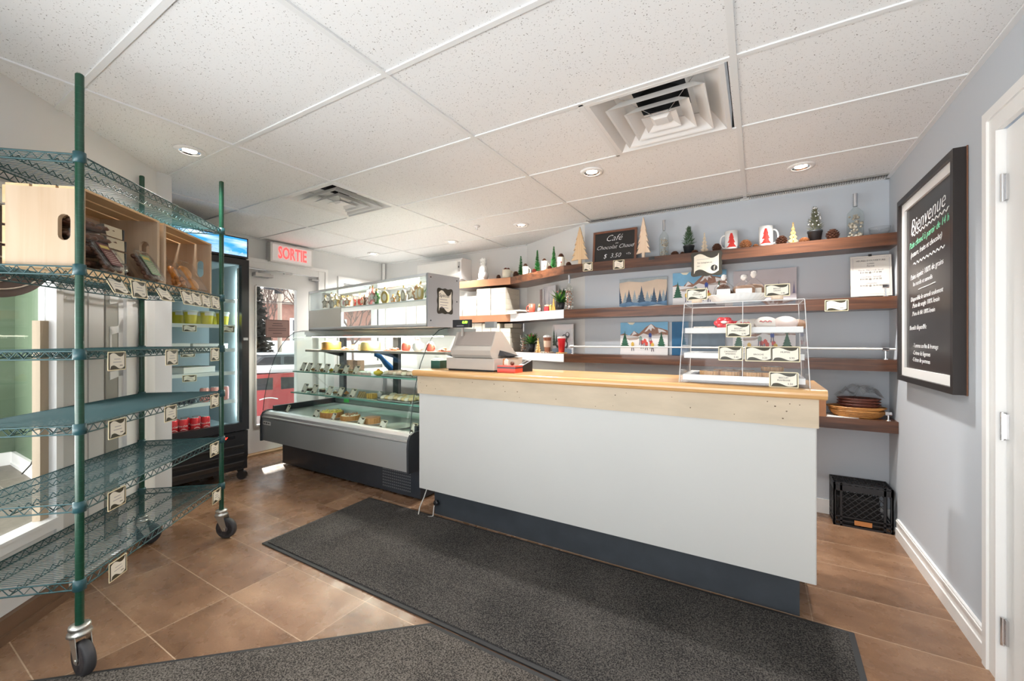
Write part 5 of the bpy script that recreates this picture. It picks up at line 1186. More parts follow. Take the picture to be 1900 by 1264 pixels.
# special notice on the end panel (plane x = local)
def flag_sign(name, label, cat, w, h, loc, rz, texts, grp=None):
    o = thing(name, label, cat, loc, rz, grp)
    pts = []
    n_ = 64
    for i in range(n_):
        a = 2 * math.pi * i / n_; c_, s_ = math.cos(a), math.sin(a)
        rr = 1 / max(abs(c_) ** 6 + abs(s_) ** 6, 1e-9) ** (1 / 6)
        k = 1 + .045 * math.cos(8 * a) - .03 * math.cos(4 * a)
        pts.append((w / 2 * rr * c_ * k, h / 2 * rr * s_ * k))
    MB().plate(pts, 0, .006).build('plaque', P('dark_bronze_card', (.040, .034, .022), .45), o)
    MB().plate(wave_outline(w * .80, h * .80, 0, 0, 20, 1.25), -.0012, .0012).build('cream_flag', M_cream, o)
    for (s_, sz, x, z, mt_) in texts: text(s_, sz, mt_, o, (x, -.0014, z), depth=.0003, shear=.1)
    return o
sw = wpx(31, BX, 2.0)
ps_ = bp(-.008, -.175, 1.555)
sg = flag_sign('special_sign', 'dark scalloped notice reading Spécial on the end of the glass cabinet', 'sign', .165, .205, ps_, BRZ + R(-90), [('Spécial', .040, -.01, .045, M_ink2)])
for q in range(4): MB().box((-.055, -.0016, .010 - q * .022), (.02 + .012 * (q % 2), -.0013, .014 - q * .022)).build('printed_line', M_ink, sg)

# ================================================================ wall shelves (each runs left, along the slanted wall and right)
BX_ = xY(947, 3.205)
SA, SB = (1.020, 2.861), (BX_, 3.205)
SD = Vector((SB[0] - SA[0], SB[1] - SA[1])).normalized(); SN = Vector((-SD.y, SD.x)) * -1
if SN.y < 0: SN = -SN
def ob(u, off=.09):
    A = Vector(SA) + SN * off; k = on_line(u, A, SD); p = A + SD * k; return p.x, p.y
SHZ = [(1.845, 1.922), (1.442, 1.520), (1.041, 1.115)]
lbls_ = ['topmost dark walnut wall shelf carrying the chalkboard and small trees', 'second dark walnut wall shelf carrying canvases and cake boxes', 'third dark walnut wall shelf behind a white rail']
M_glare = P('pale_edge_glare', (.72, .72, .74), .35)
for q, (z0, z1) in enumerate(SHZ):
    s = thing('wall_shelf', lbls_[q], 'shelf', (0, 0, 0))
    MB().prism([(3.308, 2.861), (3.308, 3.078), (1.142, 3.078), (.262, 3.537), (-.55, 3.537), (-.55, 3.205), SB, SA][::-1], z0, z1).build('board', M_walnut, s)
    a0, a1 = Vector(SA) - SN * .0015, Vector(SB) - SN * .0015
    if q: MB().prism([tuple(a0), tuple(a1), tuple(a1 + SN * .0014), tuple(a0 + SN * .0014)], z0 - .0005, z1 + .0005).build('glare_strip', M_glare, s)  # glare on the slanted edge, put in as a pale strip
    if q != 0:
        gl = MB().box((-.549, 3.202, z0), (BX_, 3.2049, z1)).build('edge_band', P('orange_brown_edge', (.36, .17, .09), .35, noise=.2, nscale=12), s)
    else: MB().box((-.549, 3.202, z0), (BX_, 3.2049, z1)).build('edge_band', P('orange_brown_edge', (.36, .17, .09), .35, noise=.2, nscale=12), s)
s = MB().box((2.2, 2.861, .650), (3.308, 3.078, .724)).build('wall_shelf', M_walnut); tag(s, 'lowest dark walnut wall shelf holding the wicker baskets', 'shelf')
T1, T2, T3, T4 = 1.9225, 1.5205, 1.1155, .7245

# rail on the third shelf
zr = zat(645, xY(1300, 2.885), 2.885)
r_ = thing('shelf_rail', 'long thin white rail on steel posts along the third wall shelf', 'rail', (0, 0, 0))
MB().cyl((xY(1056, 2.885), 2.885, zr), (3.30, 2.885, zr), .0065, seg=12).build('bar', P('cream_enamel_bar', (.82, .79, .72), .25), r_)
def post_(x, z0, z1, par, name='post'):
    m = MB().cyl((x, 2.885, z0), (x, 2.885, z1), .005, seg=10).lathe([(.012, z0), (.012, z0 + .004), (.005, z0 + .008)], 14, None, T(x, 2.885, 0)).cyl((x - .016, 2.885, z1 + .004), (x + .016, 2.885, z1 + .004), .013, seg=14)
    return m.build(name, M_chrome, par)
for u in (1062, 1643): post_(xY(u, 2.885), T3, zr - .004, r_)
for u, z0, v, lb in ((1643, T2, 532, 'short steel rail post without a rail at the right end of the second shelf'), (1648, T4, 769, 'short steel rail post at the right end of the lowest shelf')):
    o = thing('rail_post', lb, 'post', (0, 0, 0)); post_(xY(u, 2.885), z0, zat(v, xY(u, 2.885), 2.885), o)

# ---------------------------------------------------------------- things on the topmost shelf
YS = 2.96
def tree_pts(w, h, n=6, trunk=.15, tw=.16):
    L = []; th = h * trunk
    for i in range(n):
        t0 = th + (h - th) * i / n; t1 = th + (h - th) * (i + 1) / n
        L.append((w / 2 * (1 - i / n) ** .85, t0)); L.append((w / 2 * (1 - (i + 1) / n) ** .85 * .62 + .001, t1 - (h - th) / n * .12))
    right = [(w * tw / 2, 0), (w * tw / 2, th + .002)] + L + [(0.0, h)]
    return [(-x, z) for x, z in right[:0:-1]][1:] + [(-w * tw / 2, 0)] + right[:-1] + [(0, h)]
def flat_tree(name, label, x, y, z, w, h, mat, n=6, t=.014, rz=0):
    L = []; th = h * .15; R_ = [(w * .09, 0), (w * .09, th)]
    for i in range(n):
        t0 = th + (h - th) * i / n; t1 = th + (h - th) * (i + 1) / n
        R_.append((w / 2 * (1 - i / n) ** .8, t0 - (t1 - t0) * (.30 if i else .12)))
        if i < n - 1: R_.append((w / 2 * (1 - (i + 1) / n) ** .8 * .62, t1 - (t1 - t0) * .02))
    pts = [(-w * .09, 0)] + R_ + [(0, h)] + [(-x_, z_) for x_, z_ in R_[:0:-1]]
    o = MB().plate(pts, -t / 2, t).build(name, mat, loc=(x, y, z), rz=rz); return tag(o, label, 'wooden tree')
M_beech = wood('beech_plywood', (.66, .44, .24), (.76, .56, .35), 4, .6, 2); M_beech2 = wood('pale_plywood', (.76, .56, .40), (.84, .68, .52), 4, .6, 2)
x, y = ob(1076, .10); x, y = xY(1076, 2.93), 2.93
flat_tree('wooden_tree', 'flat tan wooden fir tree left of the coffee chalkboard', x, y, T1, wpx(34, x, y), zat(421, x, y) - T1, M_beech)
x = xY(1194, 2.93); flat_tree('wooden_tree', 'flat pale wooden fir tree right of the coffee chalkboard', x, 2.93, T1, wpx(28, x, 2.93), zat(403, x, 2.93) - T1, M_beech2, rz=R(-12))
# coffee chalkboard
cbx0, cbx1 = 1.262, 1.652
cb = thing('chalkboard', 'small framed chalkboard offering café and chocolat chaud for $3.50', 'chalkboard', ((cbx0 + cbx1) / 2, 2.945, T1), rot=(R(-6), 0, 0))
w, h = cbx1 - cbx0, .292
m = MB()
for a, b_ in (((-w / 2, 0, 0), (w / 2, .018, .018)), ((-w / 2, 0, h - .018), (w / 2, .018, h)), ((-w / 2, 0, .018), (-w / 2 + .018, .018, h - .018)), ((w / 2 - .018, 0, .018), (w / 2, .018, h - .018))): m.box(a, b_)
m.build('frame', P('reddish_wood_frame', (.17, .07, .04), .4), cb); MB().box((-w / 2 + .016, .006, .016), (w / 2 - .016, .012, h - .016)).build('slate', M_board, cb)
for s_, sz, x_, z_, sh_ in (('Café', .080, -.01, .222, .45), ('ou', .026, .02, .176, .4), ('Chocolat Chaud', .050, 0, .142, .5), ('$  3.50', .056, -.02, .062, .3), ('+Tx', .026, .125, .068, .3)):
    text(s_, sz, M_chalk, cb, (x_, .0055, z_), shear=sh_, depth=.0006, thin=.016)
def bottle(label, u, Y, z, v_top, w_px, neck=None, lights=False, name='glass_bottle', pos=None, body=None):
    x, y = pos or (xY(u, Y), Y); h = zat(v_top, x, y) - z; r = wpx(w_px, x, y) / 2
    o = thing(name, label, 'bottle', (x, y, z))
    MB().lathe([(1e-5, 0), (r * .95, 0), (r, h * .02), (r, h * .50), (r * .92, h * .58), (r * .5, h * .66), (r * .26, h * .70), (r * .24, h * .96), (r * .30, h * .965), (r * .30, h)], 22).build('bottle', M_bottle, o)
    MB().cyl((0, 0, h * .72), (0, 0, h * 1.003), r * .28, r * .31, 14).build('cap', P('silver_foil', (.55, .57, .60), .3, .8), o)
    fl = MB(); rnd = random.Random(int(u))
    for _ in range(46): a = rnd.uniform(0, 6.28); q = r * .75 * rnd.random() ** .5; fl.ball((q * math.cos(a), q * math.sin(a), rnd.uniform(.03, .52) * h), r * rnd.uniform(.14, .26), None, None, 6)
    fl.build('filling', P('pebble_fill' if not lights else 'berry_fill', (.50, .44, .36) if not lights else (.42, .22, .15), .6, noise=.6, nscale=90), o)
    if lights:
        l_ = MB()
        for _ in range(24): a = rnd.uniform(0, 6.28); l_.ball((r * 1.02 * math.cos(a), r * 1.02 * math.sin(a), rnd.uniform(.03, .6) * h), r * .14, None, None, 6)
        l_.build('white_beads', M_ceramic, o)
    return o
bottle('clear bottle with a silver neck filled with beige pebbles, right of the pale wooden tree', 1232, YS, T1, 409, 17)
bottle('tall clear bottle with a silver cap standing at the right end of the topmost shelf', 1587, YS, T1, 360, 25)
def cone_(label, u, Y, z, d_px, mat=None, pos=None, lean=0, flat=1.0, sink=0):
    x, y = pos or (xY(u, Y), Y); d = wpx(d_px, x, y); m = MB(); r = d / 2; n_ = 7
    hh = d * .95 * flat
    m.ball((0, 0, hh / 2), r * .55, None, None, 8, (1, 1, hh / d * 1.5))
    for i in range(n_):
        t = (i + .5) / n_; rr = r * math.sin(math.pi * (.18 + .72 * t)) ; k = 10
        for j in range(k):
            a = 2 * math.pi * (j + .5 * (i % 2)) / k; c_, s_ = math.cos(a), math.sin(a); z_ = hh * t
            p = Vector((c_ * rr * .45, s_ * rr * .45, z_)); q = Vector((c_ * rr, s_ * rr, z_ + d * .05)); wv = Vector((-s_, c_, 0)) * r * .22
            m.add([p - wv * .6, p + wv * .6, q + wv, q - wv, q + Vector((c_ * .1, s_ * .1, .5)) * r * .1, (p + q) / 2 - Vector((0, 0, r * .12))], [(0, 1, 2, 3), (3, 2, 4), (0, 5, 1), (1, 5, 2), (3, 5, 0), (2, 5, 3)])
    o = m.build('pine_cone', mat or M_cone, loc=(x, y, z + sink), rot=(R(lean), 0, random.uniform(0, 3))); return tag(o, label, 'pine cone', 'pine cones decorating the topmost shelf')
for u, d, lb, mt_, fl_ in ((1252, 14, 'flattened brown pine cone between the pebble bottle and the first potted fir', None, .6), (1266, 8, 'tiny brown pine cone at the left foot of the first potted fir', None, .8), (1289, 12, 'dark pine cone lying right of the first potted fir', None, .6), (1330, 17, 'dark round pine cone left of the first red tree mug', None, .9),
                       (1383, 21, 'light brown pine cone between the two red tree mugs', M_coneo, .8), (1402, 10, 'small tan pine cone touching the light brown one', M_coneo, .7), (1450, 20, 'dark pine cone between the second mug and the golden tree', None, .9), (1492, 17, 'orange-brown flat pine cone left of the snowy potted fir', M_coneo, .6), (1545, 22, 'dark upright pine cone between the snowy potted fir and the tall bottle', None, .95)):
    cone_(lb, u, 2.93, T1, d, mt_, flat=fl_)
def potfir(label, u, Y, z, v_top, wpot, wtree, vpot, snowy=False):
    x, y = xY(u, Y), Y; h = zat(v_top, x, y) - z; hp = h * vpot; rp = wpx(wpot, x, y) / 2; rt = wpx(wtree, x, y) / 2
    o = thing('potted_fir', label, 'potted plant', (x, y, z))
    MB().lathe([(1e-5, 0), (rp * .72, 0), (rp * .95, hp * .85), (rp, hp * .86), (rp, hp), (rp * .9, hp), (rp * .85, hp * .9), (1e-5, hp * .9)], 22).build('pot', M_potd, o)
    m = MB(); rnd = random.Random(int(u)); ht = h - hp
    m.cyl((0, 0, hp * .9), (0, 0, h * .93), rp * .1, rp * .03, 6)
    for i in range(430):
        t = rnd.random(); a = rnd.uniform(0, 6.283); rr = rt * (1 - t * .78) * rnd.uniform(.35, 1.0)
        p = Vector((rr * .55 * math.cos(a), rr * .55 * math.sin(a), hp + ht * (.04 + t * .90))); q = p + Vector((math.cos(a) * rr * .5 + rnd.uniform(-.004, .004), math.sin(a) * rr * .5, ht * .10 + rnd.uniform(-.004, .006)))
        m.cyl(p, q, .0016, .0007, 3, caps=False)
    m.build('needles', P('frosted_needles', (.19, .20, .12), .6, noise=.5, nscale=60) if snowy else M_pinegr, o)
    if snowy:
        c = MB()
        for i in range(26): t = rnd.random(); a = rnd.uniform(0, 6.28); rr = rt * (1 - t * .8) * .8; c.ball((rr * math.cos(a), rr * math.sin(a), hp + ht * (.15 + t * .85)), .005, None, None, 6)
        c.ball((0, 0, h * .98), .010, None, None, 8); c.build('snow_tufts', M_snow, o)
    return o
potfir('small green artificial fir in a dark pot, left of the two mugs', 1278, YS, T1, 421, 20, 30, .33)
potfir('small snowy artificial fir in a black pot, right of the two mugs', 1512, YS, T1, 385, 24, 31, .34, True)
def slot_tree(label, u, Y, z, v_top, w_, mat, pos=None, name='slotted_tree'):
    x, y = pos or (xY(u, Y), Y); h = zat(v_top, x, y) - z; w = wpx(w_, x, y); m = MB(); n = 5
    R_ = [(w * .06, 0), (w * .5, h * .03)]
    for i in range(1, n + 1): R_ += [(w * .5 * (1 - (i - .25) / (n + .8)) * .5, h * (i - .35) / n * .9), (w * .5 * (1 - i / (n + .8)), h * i / n * .88)]
    pts = [(-w * .06, 0)] + R_ + [(0, h)] + [(-a, b_) for a, b_ in R_[:0:-1]]
    m.plate(pts, -.003, .006); m.plate(pts, -.003, .006, None, Matrix.Rotation(R(70), 4, 'Z')); m.ball((0, 0, h * .97), w * .08, None, None, 6)
    o = m.build(name, mat, loc=(x, y, z), rz=R(20)); return tag(o, label, 'wooden tree', None)
M_bal = P('pale_balsa', (.72, .60, .45), .6, noise=.15, nscale=40); M_gbal = P('honey_plywood', (.80, .52, .20), .5, noise=.2, nscale=40)
slot_tree('small pale slotted wooden tree left of the first red tree mug', 1307, YS, T1, 432, 17, M_bal)
slot_tree('small golden slotted wooden tree right of the second red tree mug', 1471.5, YS, T1, 413, 20, M_gbal)
def mug(name, label, u, Y, z, v_top, w_, side, body, decor=None, pos=None, grp=None, rim=None):
    x, y = pos or (xY(u, Y), Y); h = zat(v_top, x, y) - z; r = wpx(w_, x, y) / 2
    ax = Vector((CAMX - x, CAMY - y)).normalized(); rz = math.atan2(ax.y, ax.x) + math.pi / 2      # local -y faces the viewer's aisle
    o = thing(name, label, 'mug', (x, y, z), rz, grp)
    MB().lathe([(1e-5, 0), (r * .92, 0), (r, h * .06), (r, h), (r * .90, h), (r * .88, h * .1), (1e-5, h * .08)], 28).build('cup', body, o)
    MB().tube([(side * r * (.95 + .72 * math.sin(math.pi * i / 12) ** .8), 0, h * (.50 + .33 * math.cos(math.pi * i / 12))) for i in range(13)], r * .12, 8).build('handle', body, o)
    if decor == 'tree':
        m = MB()
        for i in range(3):
            z0, z1, wd = h * (.16 + i * .22), h * (.46 + i * .20), r * (.78 - i * .2)
            f_ = [(-wd, z0), (wd, z0), (wd * .35, z1), (-wd * .35, z1)]; n_ = 6; vs = []
            for j in range(n_ + 1):
                t = j / n_
                for (xa, xb, zz_) in ((f_[0][0], f_[1][0], z0), (f_[3][0], f_[2][0], z1)):
                    xx = xa + (xb - xa) * t; a = xx / r; vs.append(((r + .0008) * math.sin(a), -(r + .0008) * math.cos(a), zz_))
            m.add(vs, [(2 * j, 2 * j + 2, 2 * j + 3, 2 * j + 1) for j in range(n_)])
        m.build('red_tree_print', M_red, o)
    return o
mug('tree_mug', 'white mug with red tree print, handle pointing left', 1357, YS, T1, 430, 22, -1, M_ceramic, 'tree')
mug('tree_mug', 'white mug with red tree print, handle pointing right', 1421, YS, T1, 421, 23, 1, M_ceramic, 'tree')
for u, lb in ((1357, 'thin wooden coaster under the left tree mug'), (1421, 'thin wooden coaster under the right tree mug')):
    pass
x = xY(1632, YS); o = MB().lathe([(1e-5, .002), (.03, .002), (.052, .03), (.056, .06), (.054, .06), (.05, .03), (.028, .004)], 24).build('glass_bowl', M_plasticbag, loc=(x, YS, T1)); tag(o, 'faint clear glass bowl right of the tall bottle', 'bowl')
o = MB().box((-.022, -.004, 0), (.022, 0, .022)).build('black_clip', M_black, loc=(xY(1209, 2.861), 2.8609, T1 - .026)); tag(o, 'small black clip on the edge of the topmost shelf', 'clip')
# slanted part: cups, cones and green bottle-brush trees
def brush(label, u, off, v_top, w_):
    x, y = ob(u, off); h = zat(v_top, x, y) - T1; r = wpx(w_, x, y) / 2; o = thing('bottle_brush_tree', label, 'miniature tree', (x, y, T1), group='bright green bottle-brush trees')
    m = MB(); rnd = random.Random(int(u)); m.cyl((0, 0, h * .12), (0, 0, h), .002, seg=5)
    for i in range(520):
        t = rnd.random() ** 1.2; a = rnd.uniform(0, 6.28); rr = r * (1 - t * .82) * rnd.uniform(.75, 1.05); z = h * (.14 + .83 * t); m.cyl((0, 0, z), (rr * math.cos(a), rr * math.sin(a), z + h * .02), .0016, .0012, 3, caps=False)
    m.build('bristles', M_green, o); MB().lathe([(1e-5, 0), (r * .35, 0), (r * .35, h * .10), (r * .1, h * .14)], 10).build('stand', M_ceramic, o); return o
brush('bright green bottle-brush tree, leftmost of the three, behind the cream mug', 966.5, .12, 475, 13)
brush('bright green bottle-brush tree, middle one of the three', 997, .12, 464, 13)
brush('bright green bottle-brush tree, rightmost and tallest of the three', 1027.5, .12, 457, 14)
x, y = xY(940, 3.30), 3.30
o = mug('holly_bucket', 'cream ceramic bucket with green holly print holding red pine cones', 940, 3.30, T1, 501, 16, 1, M_creamc)
for q, (dx, dy) in enumerate(((-.02, 0), (.02, .005), (0, -.02))): cone_('reddish pine cone, %s of three in the holly bucket' % ('left', 'right', 'front')[q], 0, 0, T1 + (zat(501, x, y) - T1) * .80, 7, P('reddish_cone', (.20, .045, .03), .6, noise=.4, nscale=50), pos=(x + dx, y + dy))
cone_('brown pine cone left of the holly bucket', 925, 3.29, T1, 9)
cone_('brown pine cone between the holly bucket and the first green tree', 957, 3.27, T1, 12)
for u, off, vt, w_, lb, cl in ((975, .05, 495, 11, 'cream snowman mug right of the leftmost green tree', 'dark pine cone topping the first cream mug'), (1010, .07, 485, 11, 'cream mug with a handle between the middle and right green trees', 'dark pine cone topping the second cream mug'), (1041, .07, 478, 14, 'cream mug with an orange print right of the tallest green tree', 'dark pine cone topping the third cream mug')):
    p = ob(u, off); hh = zat(vt, *p) - T1
    mug('cream_mug', lb, u, 0, T1, vt, w_, 1, M_creamc, None, pos=p); cone_(cl, 0, 0, T1 + hh * .80, w_ * .82, pos=p)
    q_ = MB().ball((0, -wpx(w_, *p) * .5, hh * .5), wpx(w_, *p) * .10, M_red, None, 6).build('red_motif', None, loc=(0, 0, 0)); q_.parent = [o_ for o_ in bpy.data.objects if o_.name.startswith('cream_mug')][-1]
for u, off, d, lb, mt_ in ((991, .03, 9, 'red pine cone lying right of the first cream mug', P('reddish_cone', (.20, .045, .03))), (1020, .04, 9, 'dark pine cone lying right of the second cream mug', None), (1055, .08, 11, 'dark pine cone right of the third cream mug', None)):
    cone_(lb, 0, 0, T1, d, mt_, pos=ob(u, off), flat=.8)
# white ceramic figurine
x, y = xY(897, 3.33), 3.33; h = zat(478, x, y) - T1; w = wpx(22, x, y); fg = thing('ceramic_figurine', 'white ceramic snowman-like figurine on the left end of the topmost shelf', 'figurine', (x, y, T1), R(-25))
m = MB().ball((0, 0, h * .24), w * .50, None, None, 18, (1, .85, 1.0)).ball((0, 0, h * .52), w * .38, None, None, 18, (1, .85, 1.0)).ball((0, 0, h * .76), w * .30, None, None, 18, (1, .9, .95)).ball((-w * .34, -w * .1, h * .46), w * .13, None, None, 10, (1, 1, 1.7)).ball((w * .34, -w * .1, h * .46), w * .13, None, None, 10, (1, 1, 1.7)).ball((-w * .2, -w * .2, h * .06), w * .2, None, None, 10, (1, 1.3, .6)).ball((w * .2, -w * .2, h * .06), w * .2, None, None, 10, (1, 1.3, .6))
m.build('body', M_ceramic, fg)
c = MB()
for a in range(5): c.ball((w * .20 * math.cos(a * 1.257), w * .16 * math.sin(a * 1.257), h * .90), w * .15, None, None, 10)
c.build('puffy_hat', M_ceramic, fg); MB().ball((-w * .10, -w * .26, h * .79), w * .03, None, None, 6).ball((w * .10, -w * .26, h * .79), w * .03, None, None, 6).build('eyes', M_black, fg)

# ---------------------------------------------------------------- cake boxes: second and third shelf, left part
gB = 'stacked white cake boxes on the left of the shelves'
def stack(u0, u1, v0, n_, zb, Y, cname, depth=.17):
    x0, x1 = xY(u0, Y), xY(u1, Y); zt_ = zat(v0, (x0 + x1) / 2, Y); hb = (zt_ - zb) / n_; w = x1 - x0 - .004
    base = None
    for i in range(n_):
        lb = 'white folded cake box, %s of the %s' % (['lowest', 'second', 'third', 'fourth', 'fifth', 'sixth', 'seventh', 'eighth', 'ninth'][i] if i < n_ - 1 or n_ == 1 else 'topmost', cname)
        if base is None:
            m = MB().box((0, 0, 0), (w, depth, hb - .0015)).box((-.0008, -.0008, hb * .30), (w + .0010, depth, hb - .0022)); base = m.build('cake_box', P('cream_white_carton', (.60, .56, .47), .6), loc=(x0, Y, zb)); o = base
        else: o = base.copy(); COL.objects.link(o); o.location = (x0 + random.uniform(-.002, .002), Y, zb + i * hb)
        tag(o, lb, 'box', gB)
stack(859, 884.5, 550, 4, T2, 3.215, 'left stack on the second shelf', .30)
stack(885, 910.5, 535.5, 5, T2, 3.215, 'middle stack on the second shelf', .30)
stack(911, 938.5, 534, 5, T2, 3.215, 'right stack on the second shelf', .30)
stack(866, 879.5, 600, 5, T3, 3.215, 'leftmost narrow stack on the third shelf', .28)
stack(880, 894.5, 600, 5, T3, 3.215, 'second narrow stack on the third shelf', .28)
stack(895, 910.5, 600, 5, T3, 3.215, 'third narrow stack on the third shelf', .28)
stack(911, 927.5, 600, 5, T3, 3.215, 'fourth narrow stack on the third shelf', .28)
stack(928.5, 947.0, 609, 5, T3, 3.215, 'right stack on the third shelf', .28)
stack(936, 951.5, 600.5, 1, zat(608.5, xY(940, 3.24), 3.24), 3.24, 'extra box above the right stack', .2)
for q, (u, off, z_, w_) in enumerate(((952, .07, T2, .20), (958, .085, T2 + .022, .21))):
    x, y = ob(u + 8, off); o = MB().box((-w_ / 2, -.05, 0), (w_ / 2, .10, .018)).build('flattened_carton', P('folded_board', (.66, .60, .52), .6), loc=(x, y, z_), rz=math.atan2(SD.y, SD.x)); tag(o, ('grey' if q == 0 else 'cream') + ' flattened carton lying ' + ('under the other one' if q == 0 else 'on top of the other one') + ' left of the red mug', 'carton')

# ---------------------------------------------------------------- slanted part of the second shelf
M_wrapm = P('red_print_mug', (.60, .10, .06), .35, noise=.6, nscale=60)
mug('striped_mug', 'red and beige mug with a cream handle on the second shelf', 987, 0, T2, 564.5, 12, -1, M_wrapm, None, pos=ob(987, .07))
p = ob(1004, .16); w = wpx(8, *p); o = thing('striped_book', 'upright book with dark brown stripes behind the small figurines', 'book', (*p, T2), math.atan2(SD.y, SD.x) + math.pi)
hh = zat(537, *p) - T2; MB().box((-w / 2, 0, 0), (w / 2, .02, hh)).build('cover', M_paper, o); MB().box((-w * .42, -.001, 0), (-w * .12, 0, hh)).box((w * .05, -.001, 0), (w * .45, 0, hh)).build('stripes', P('plum_brown', (.09, .05, .045), .5), o)
def canvas(label, c0, c1, z0, z1, kind, seed=0, thick=.016, grp=None):
    """painted board; c0, c1: lower left and right corners on the ground plan"""
    c0, c1 = Vector(c0), Vector(c1); w = (c1 - c0).length; h = z1 - z0; rz = math.atan2((c1 - c0).y, (c1 - c0).x)
    o = thing('painted_canvas', label, 'picture', (c0.x, c0.y, z0), rot=(0, 0, rz), group=grp)
    rnd = random.Random(seed)
    MB().box((0, 0, 0), (w, thick, h)).build('board', M_paper, o)
    m = MB(); L_ = [0]
    def poly(pts, mat): L_[0] += 1; m.plate([(min(max(x, 0), 1) * w, min(max(z, 0), 1) * h) for x, z in pts], -.0003 * L_[0], .0003, mat)
    def fir(cx_0, z0_, ht, wd, mat, n=5):
        for i in range(n): t = i / n; poly([(cx_0 - wd * (1 - t) / 2, z0_ + ht * t * .85), (cx_0 + wd * (1 - t) / 2, z0_ + ht * t * .85), (cx_0, z0_ + ht * (t * .85 + .30))], mat); L_[0] -= .8
    if kind == 'mountain':
        poly([(0, 0), (1, 0), (1, 1), (0, 1)], P('paint_sky_blue', (.20, .46, .68), .6, noise=.3, nscale=8))
        poly([(.15, 1), (.32, 1), (.27, .93), (.20, .94)], P('paint_sun', (.85, .78, .62), .6))
        poly([(0, .62), (.08, .66), (.2, .58), (.30, .74), (.40, .64), (.55, .85), (.66, .95), (.76, .84), (.88, .80), (1, .74), (1, .3), (0, .3)], P('paint_rock', (.33, .18, .13), .7, noise=.5, nscale=50))
        for pts in ([(.62, .90), (.66, .94), (.70, .88), (.74, .78), (.68, .82), (.66, .72), (.62, .80), (.57, .72), (.52, .70)], [(.28, .70), (.30, .73), (.36, .64), (.30, .62), (.24, .58)], [(.80, .80), (.90, .76), (.98, .68), (.88, .70), (.82, .66)]): poly(pts, P('paint_snow', (.82, .80, .80), .6))
        poly([(0, .60), (.2, .60), (.38, .56), (.5, .66), (.62, .60), (.8, .64), (1, .60), (1, 0), (0, 0)], P('paint_snow', (.82, .80, .80), .6))
        poly([(.12, .5), (.4, .54), (.48, .56), (.36, .46), (.2, .44)], P('paint_taupe', (.42, .34, .30), .7)); 
        poly([(.65, .58), (.9, .60), (.95, .63), (.7, .62)], P('paint_taupe', (.42, .34, .30), .7))
        g1 = P('paint_fir_green', (.03, .12, .07), .7, noise=.6, nscale=80)
        fir(.10, .26, .48, .20, g1, 6); fir(.87, .22, .50, .20, g1, 6)
        for xx, zz_, cc in ((.47, .38, 'red'), (.53, .42, 'red'), (.56, .34, 'red'), (.66, .38, 'red'), (.64, .60, 'blue'), (.44, .50, 'grey'), (.27, .32, 'yellow'), (.69, .30, 'yellow')):
            c_ = {'red': P('paint_red', (.60, .07, .05), .6), 'blue': P('paint_blue', (.05, .09, .35), .6), 'grey': P('paint_grey_green', (.25, .34, .30), .6), 'yellow': P('paint_ochre', (.70, .45, .08), .6)}[cc]
            poly([(xx - .025, zz_ - .06), (xx + .03, zz_ - .07), (xx + .035, zz_ + .03), (xx, zz_ + .08), (xx - .03, zz_ + .03)], c_)
            for s_ in (-.02, .025): poly([(xx + s_ - .006, zz_ - .2), (xx + s_ + .008, zz_ - .2), (xx + s_ * .6 + .006, zz_ - .05), (xx + s_ * .6 - .006, zz_ - .05)], P('paint_dark', (.10, .08, .12), .6))
        poly([(0, 0), (1, 0), (1, .06), (0, .09)], P('paint_snow', (.82, .8, .8), .6))
    elif kind == 'forest':
        poly([(0, 0), (1, 0), (1, 1), (0, 1)], P('paint_peach_mist', (.68, .55, .43), .7, noise=.25, nscale=6))
        poly([(0, .88), (.2, .92), (.5, .86), (.8, .93), (1, .9), (1, 1), (0, 1)], P('paint_grey_cloud', (.36, .41, .43), .7, noise=.3, nscale=14))
        f2 = P('paint_distant_fir', (.30, .36, .40), .7, noise=.3, nscale=40); f1 = P('paint_navy_fir', (.045, .085, .14), .7, noise=.5, nscale=60)
        for xx, ht in ((.13, .4), (.33, .45), (.42, .3), (.6, .4), (.68, .3), (.93, .42)): fir(xx, .18, ht, .16, f2)
        for xx, ht, wd in ((.0, .62, .16), (.21, .52, .20), (.48, .62, .22), (.74, .55, .18), (.86, .46, .14), (1.0, .55, .14)): fir(xx, .12, ht, wd, f1, 6)
        poly([(0, .16), (.2, .22), (.4, .18), (.6, .22), (.8, .17), (1, .22), (1, 0), (0, 0)], P('paint_blue_drift', (.13, .24, .38), .7, noise=.5, nscale=22))
        poly([(0, 0), (1, 0), (1, .06), (.8, .10), (.55, .05), (.3, .09), (.1, .05), (0, .08)], P('paint_pale_drift', (.60, .66, .72), .7))
    elif kind == 'misty':
        poly([(0, 0), (1, 0), (1, 1), (0, 1)], P('paint_lilac_grey', (.52, .48, .50), .7, noise=.12, nscale=5))
        f3 = P('paint_violet_tree', (.20, .19, .30), .7, noise=.4, nscale=50)
        for xx, ht, wd in ((.55, .32, .04), (.73, .42, .06), (.88, .38, .05), (.96, .36, .05), (.80, .25, .04)): fir(xx, .26, ht, wd, f3, 7)
        poly([(0, 0), (1, 0), (1, .12), (.5, .16), (0, .10)], P('paint_white_mist', (.70, .68, .70), .7))
    elif kind == 'navy':
        poly([(0, 0), (1, 0), (1, 1), (0, 1)], P('paint_slate_blue', (.10, .15, .20), .7, noise=.4, nscale=18))
        poly([(0, 0), (.32, 0), (.32, 1), (0, 1)], P('paint_deep_teal_blue', (.015, .12, .26), .6, noise=.15, nscale=20))
    elif kind == 'bears':
        poly([(0, 0), (1, 0), (1, 1), (0, 1)], P('paint_icy_grey', (.60, .62, .66), .7, noise=.3, nscale=12))
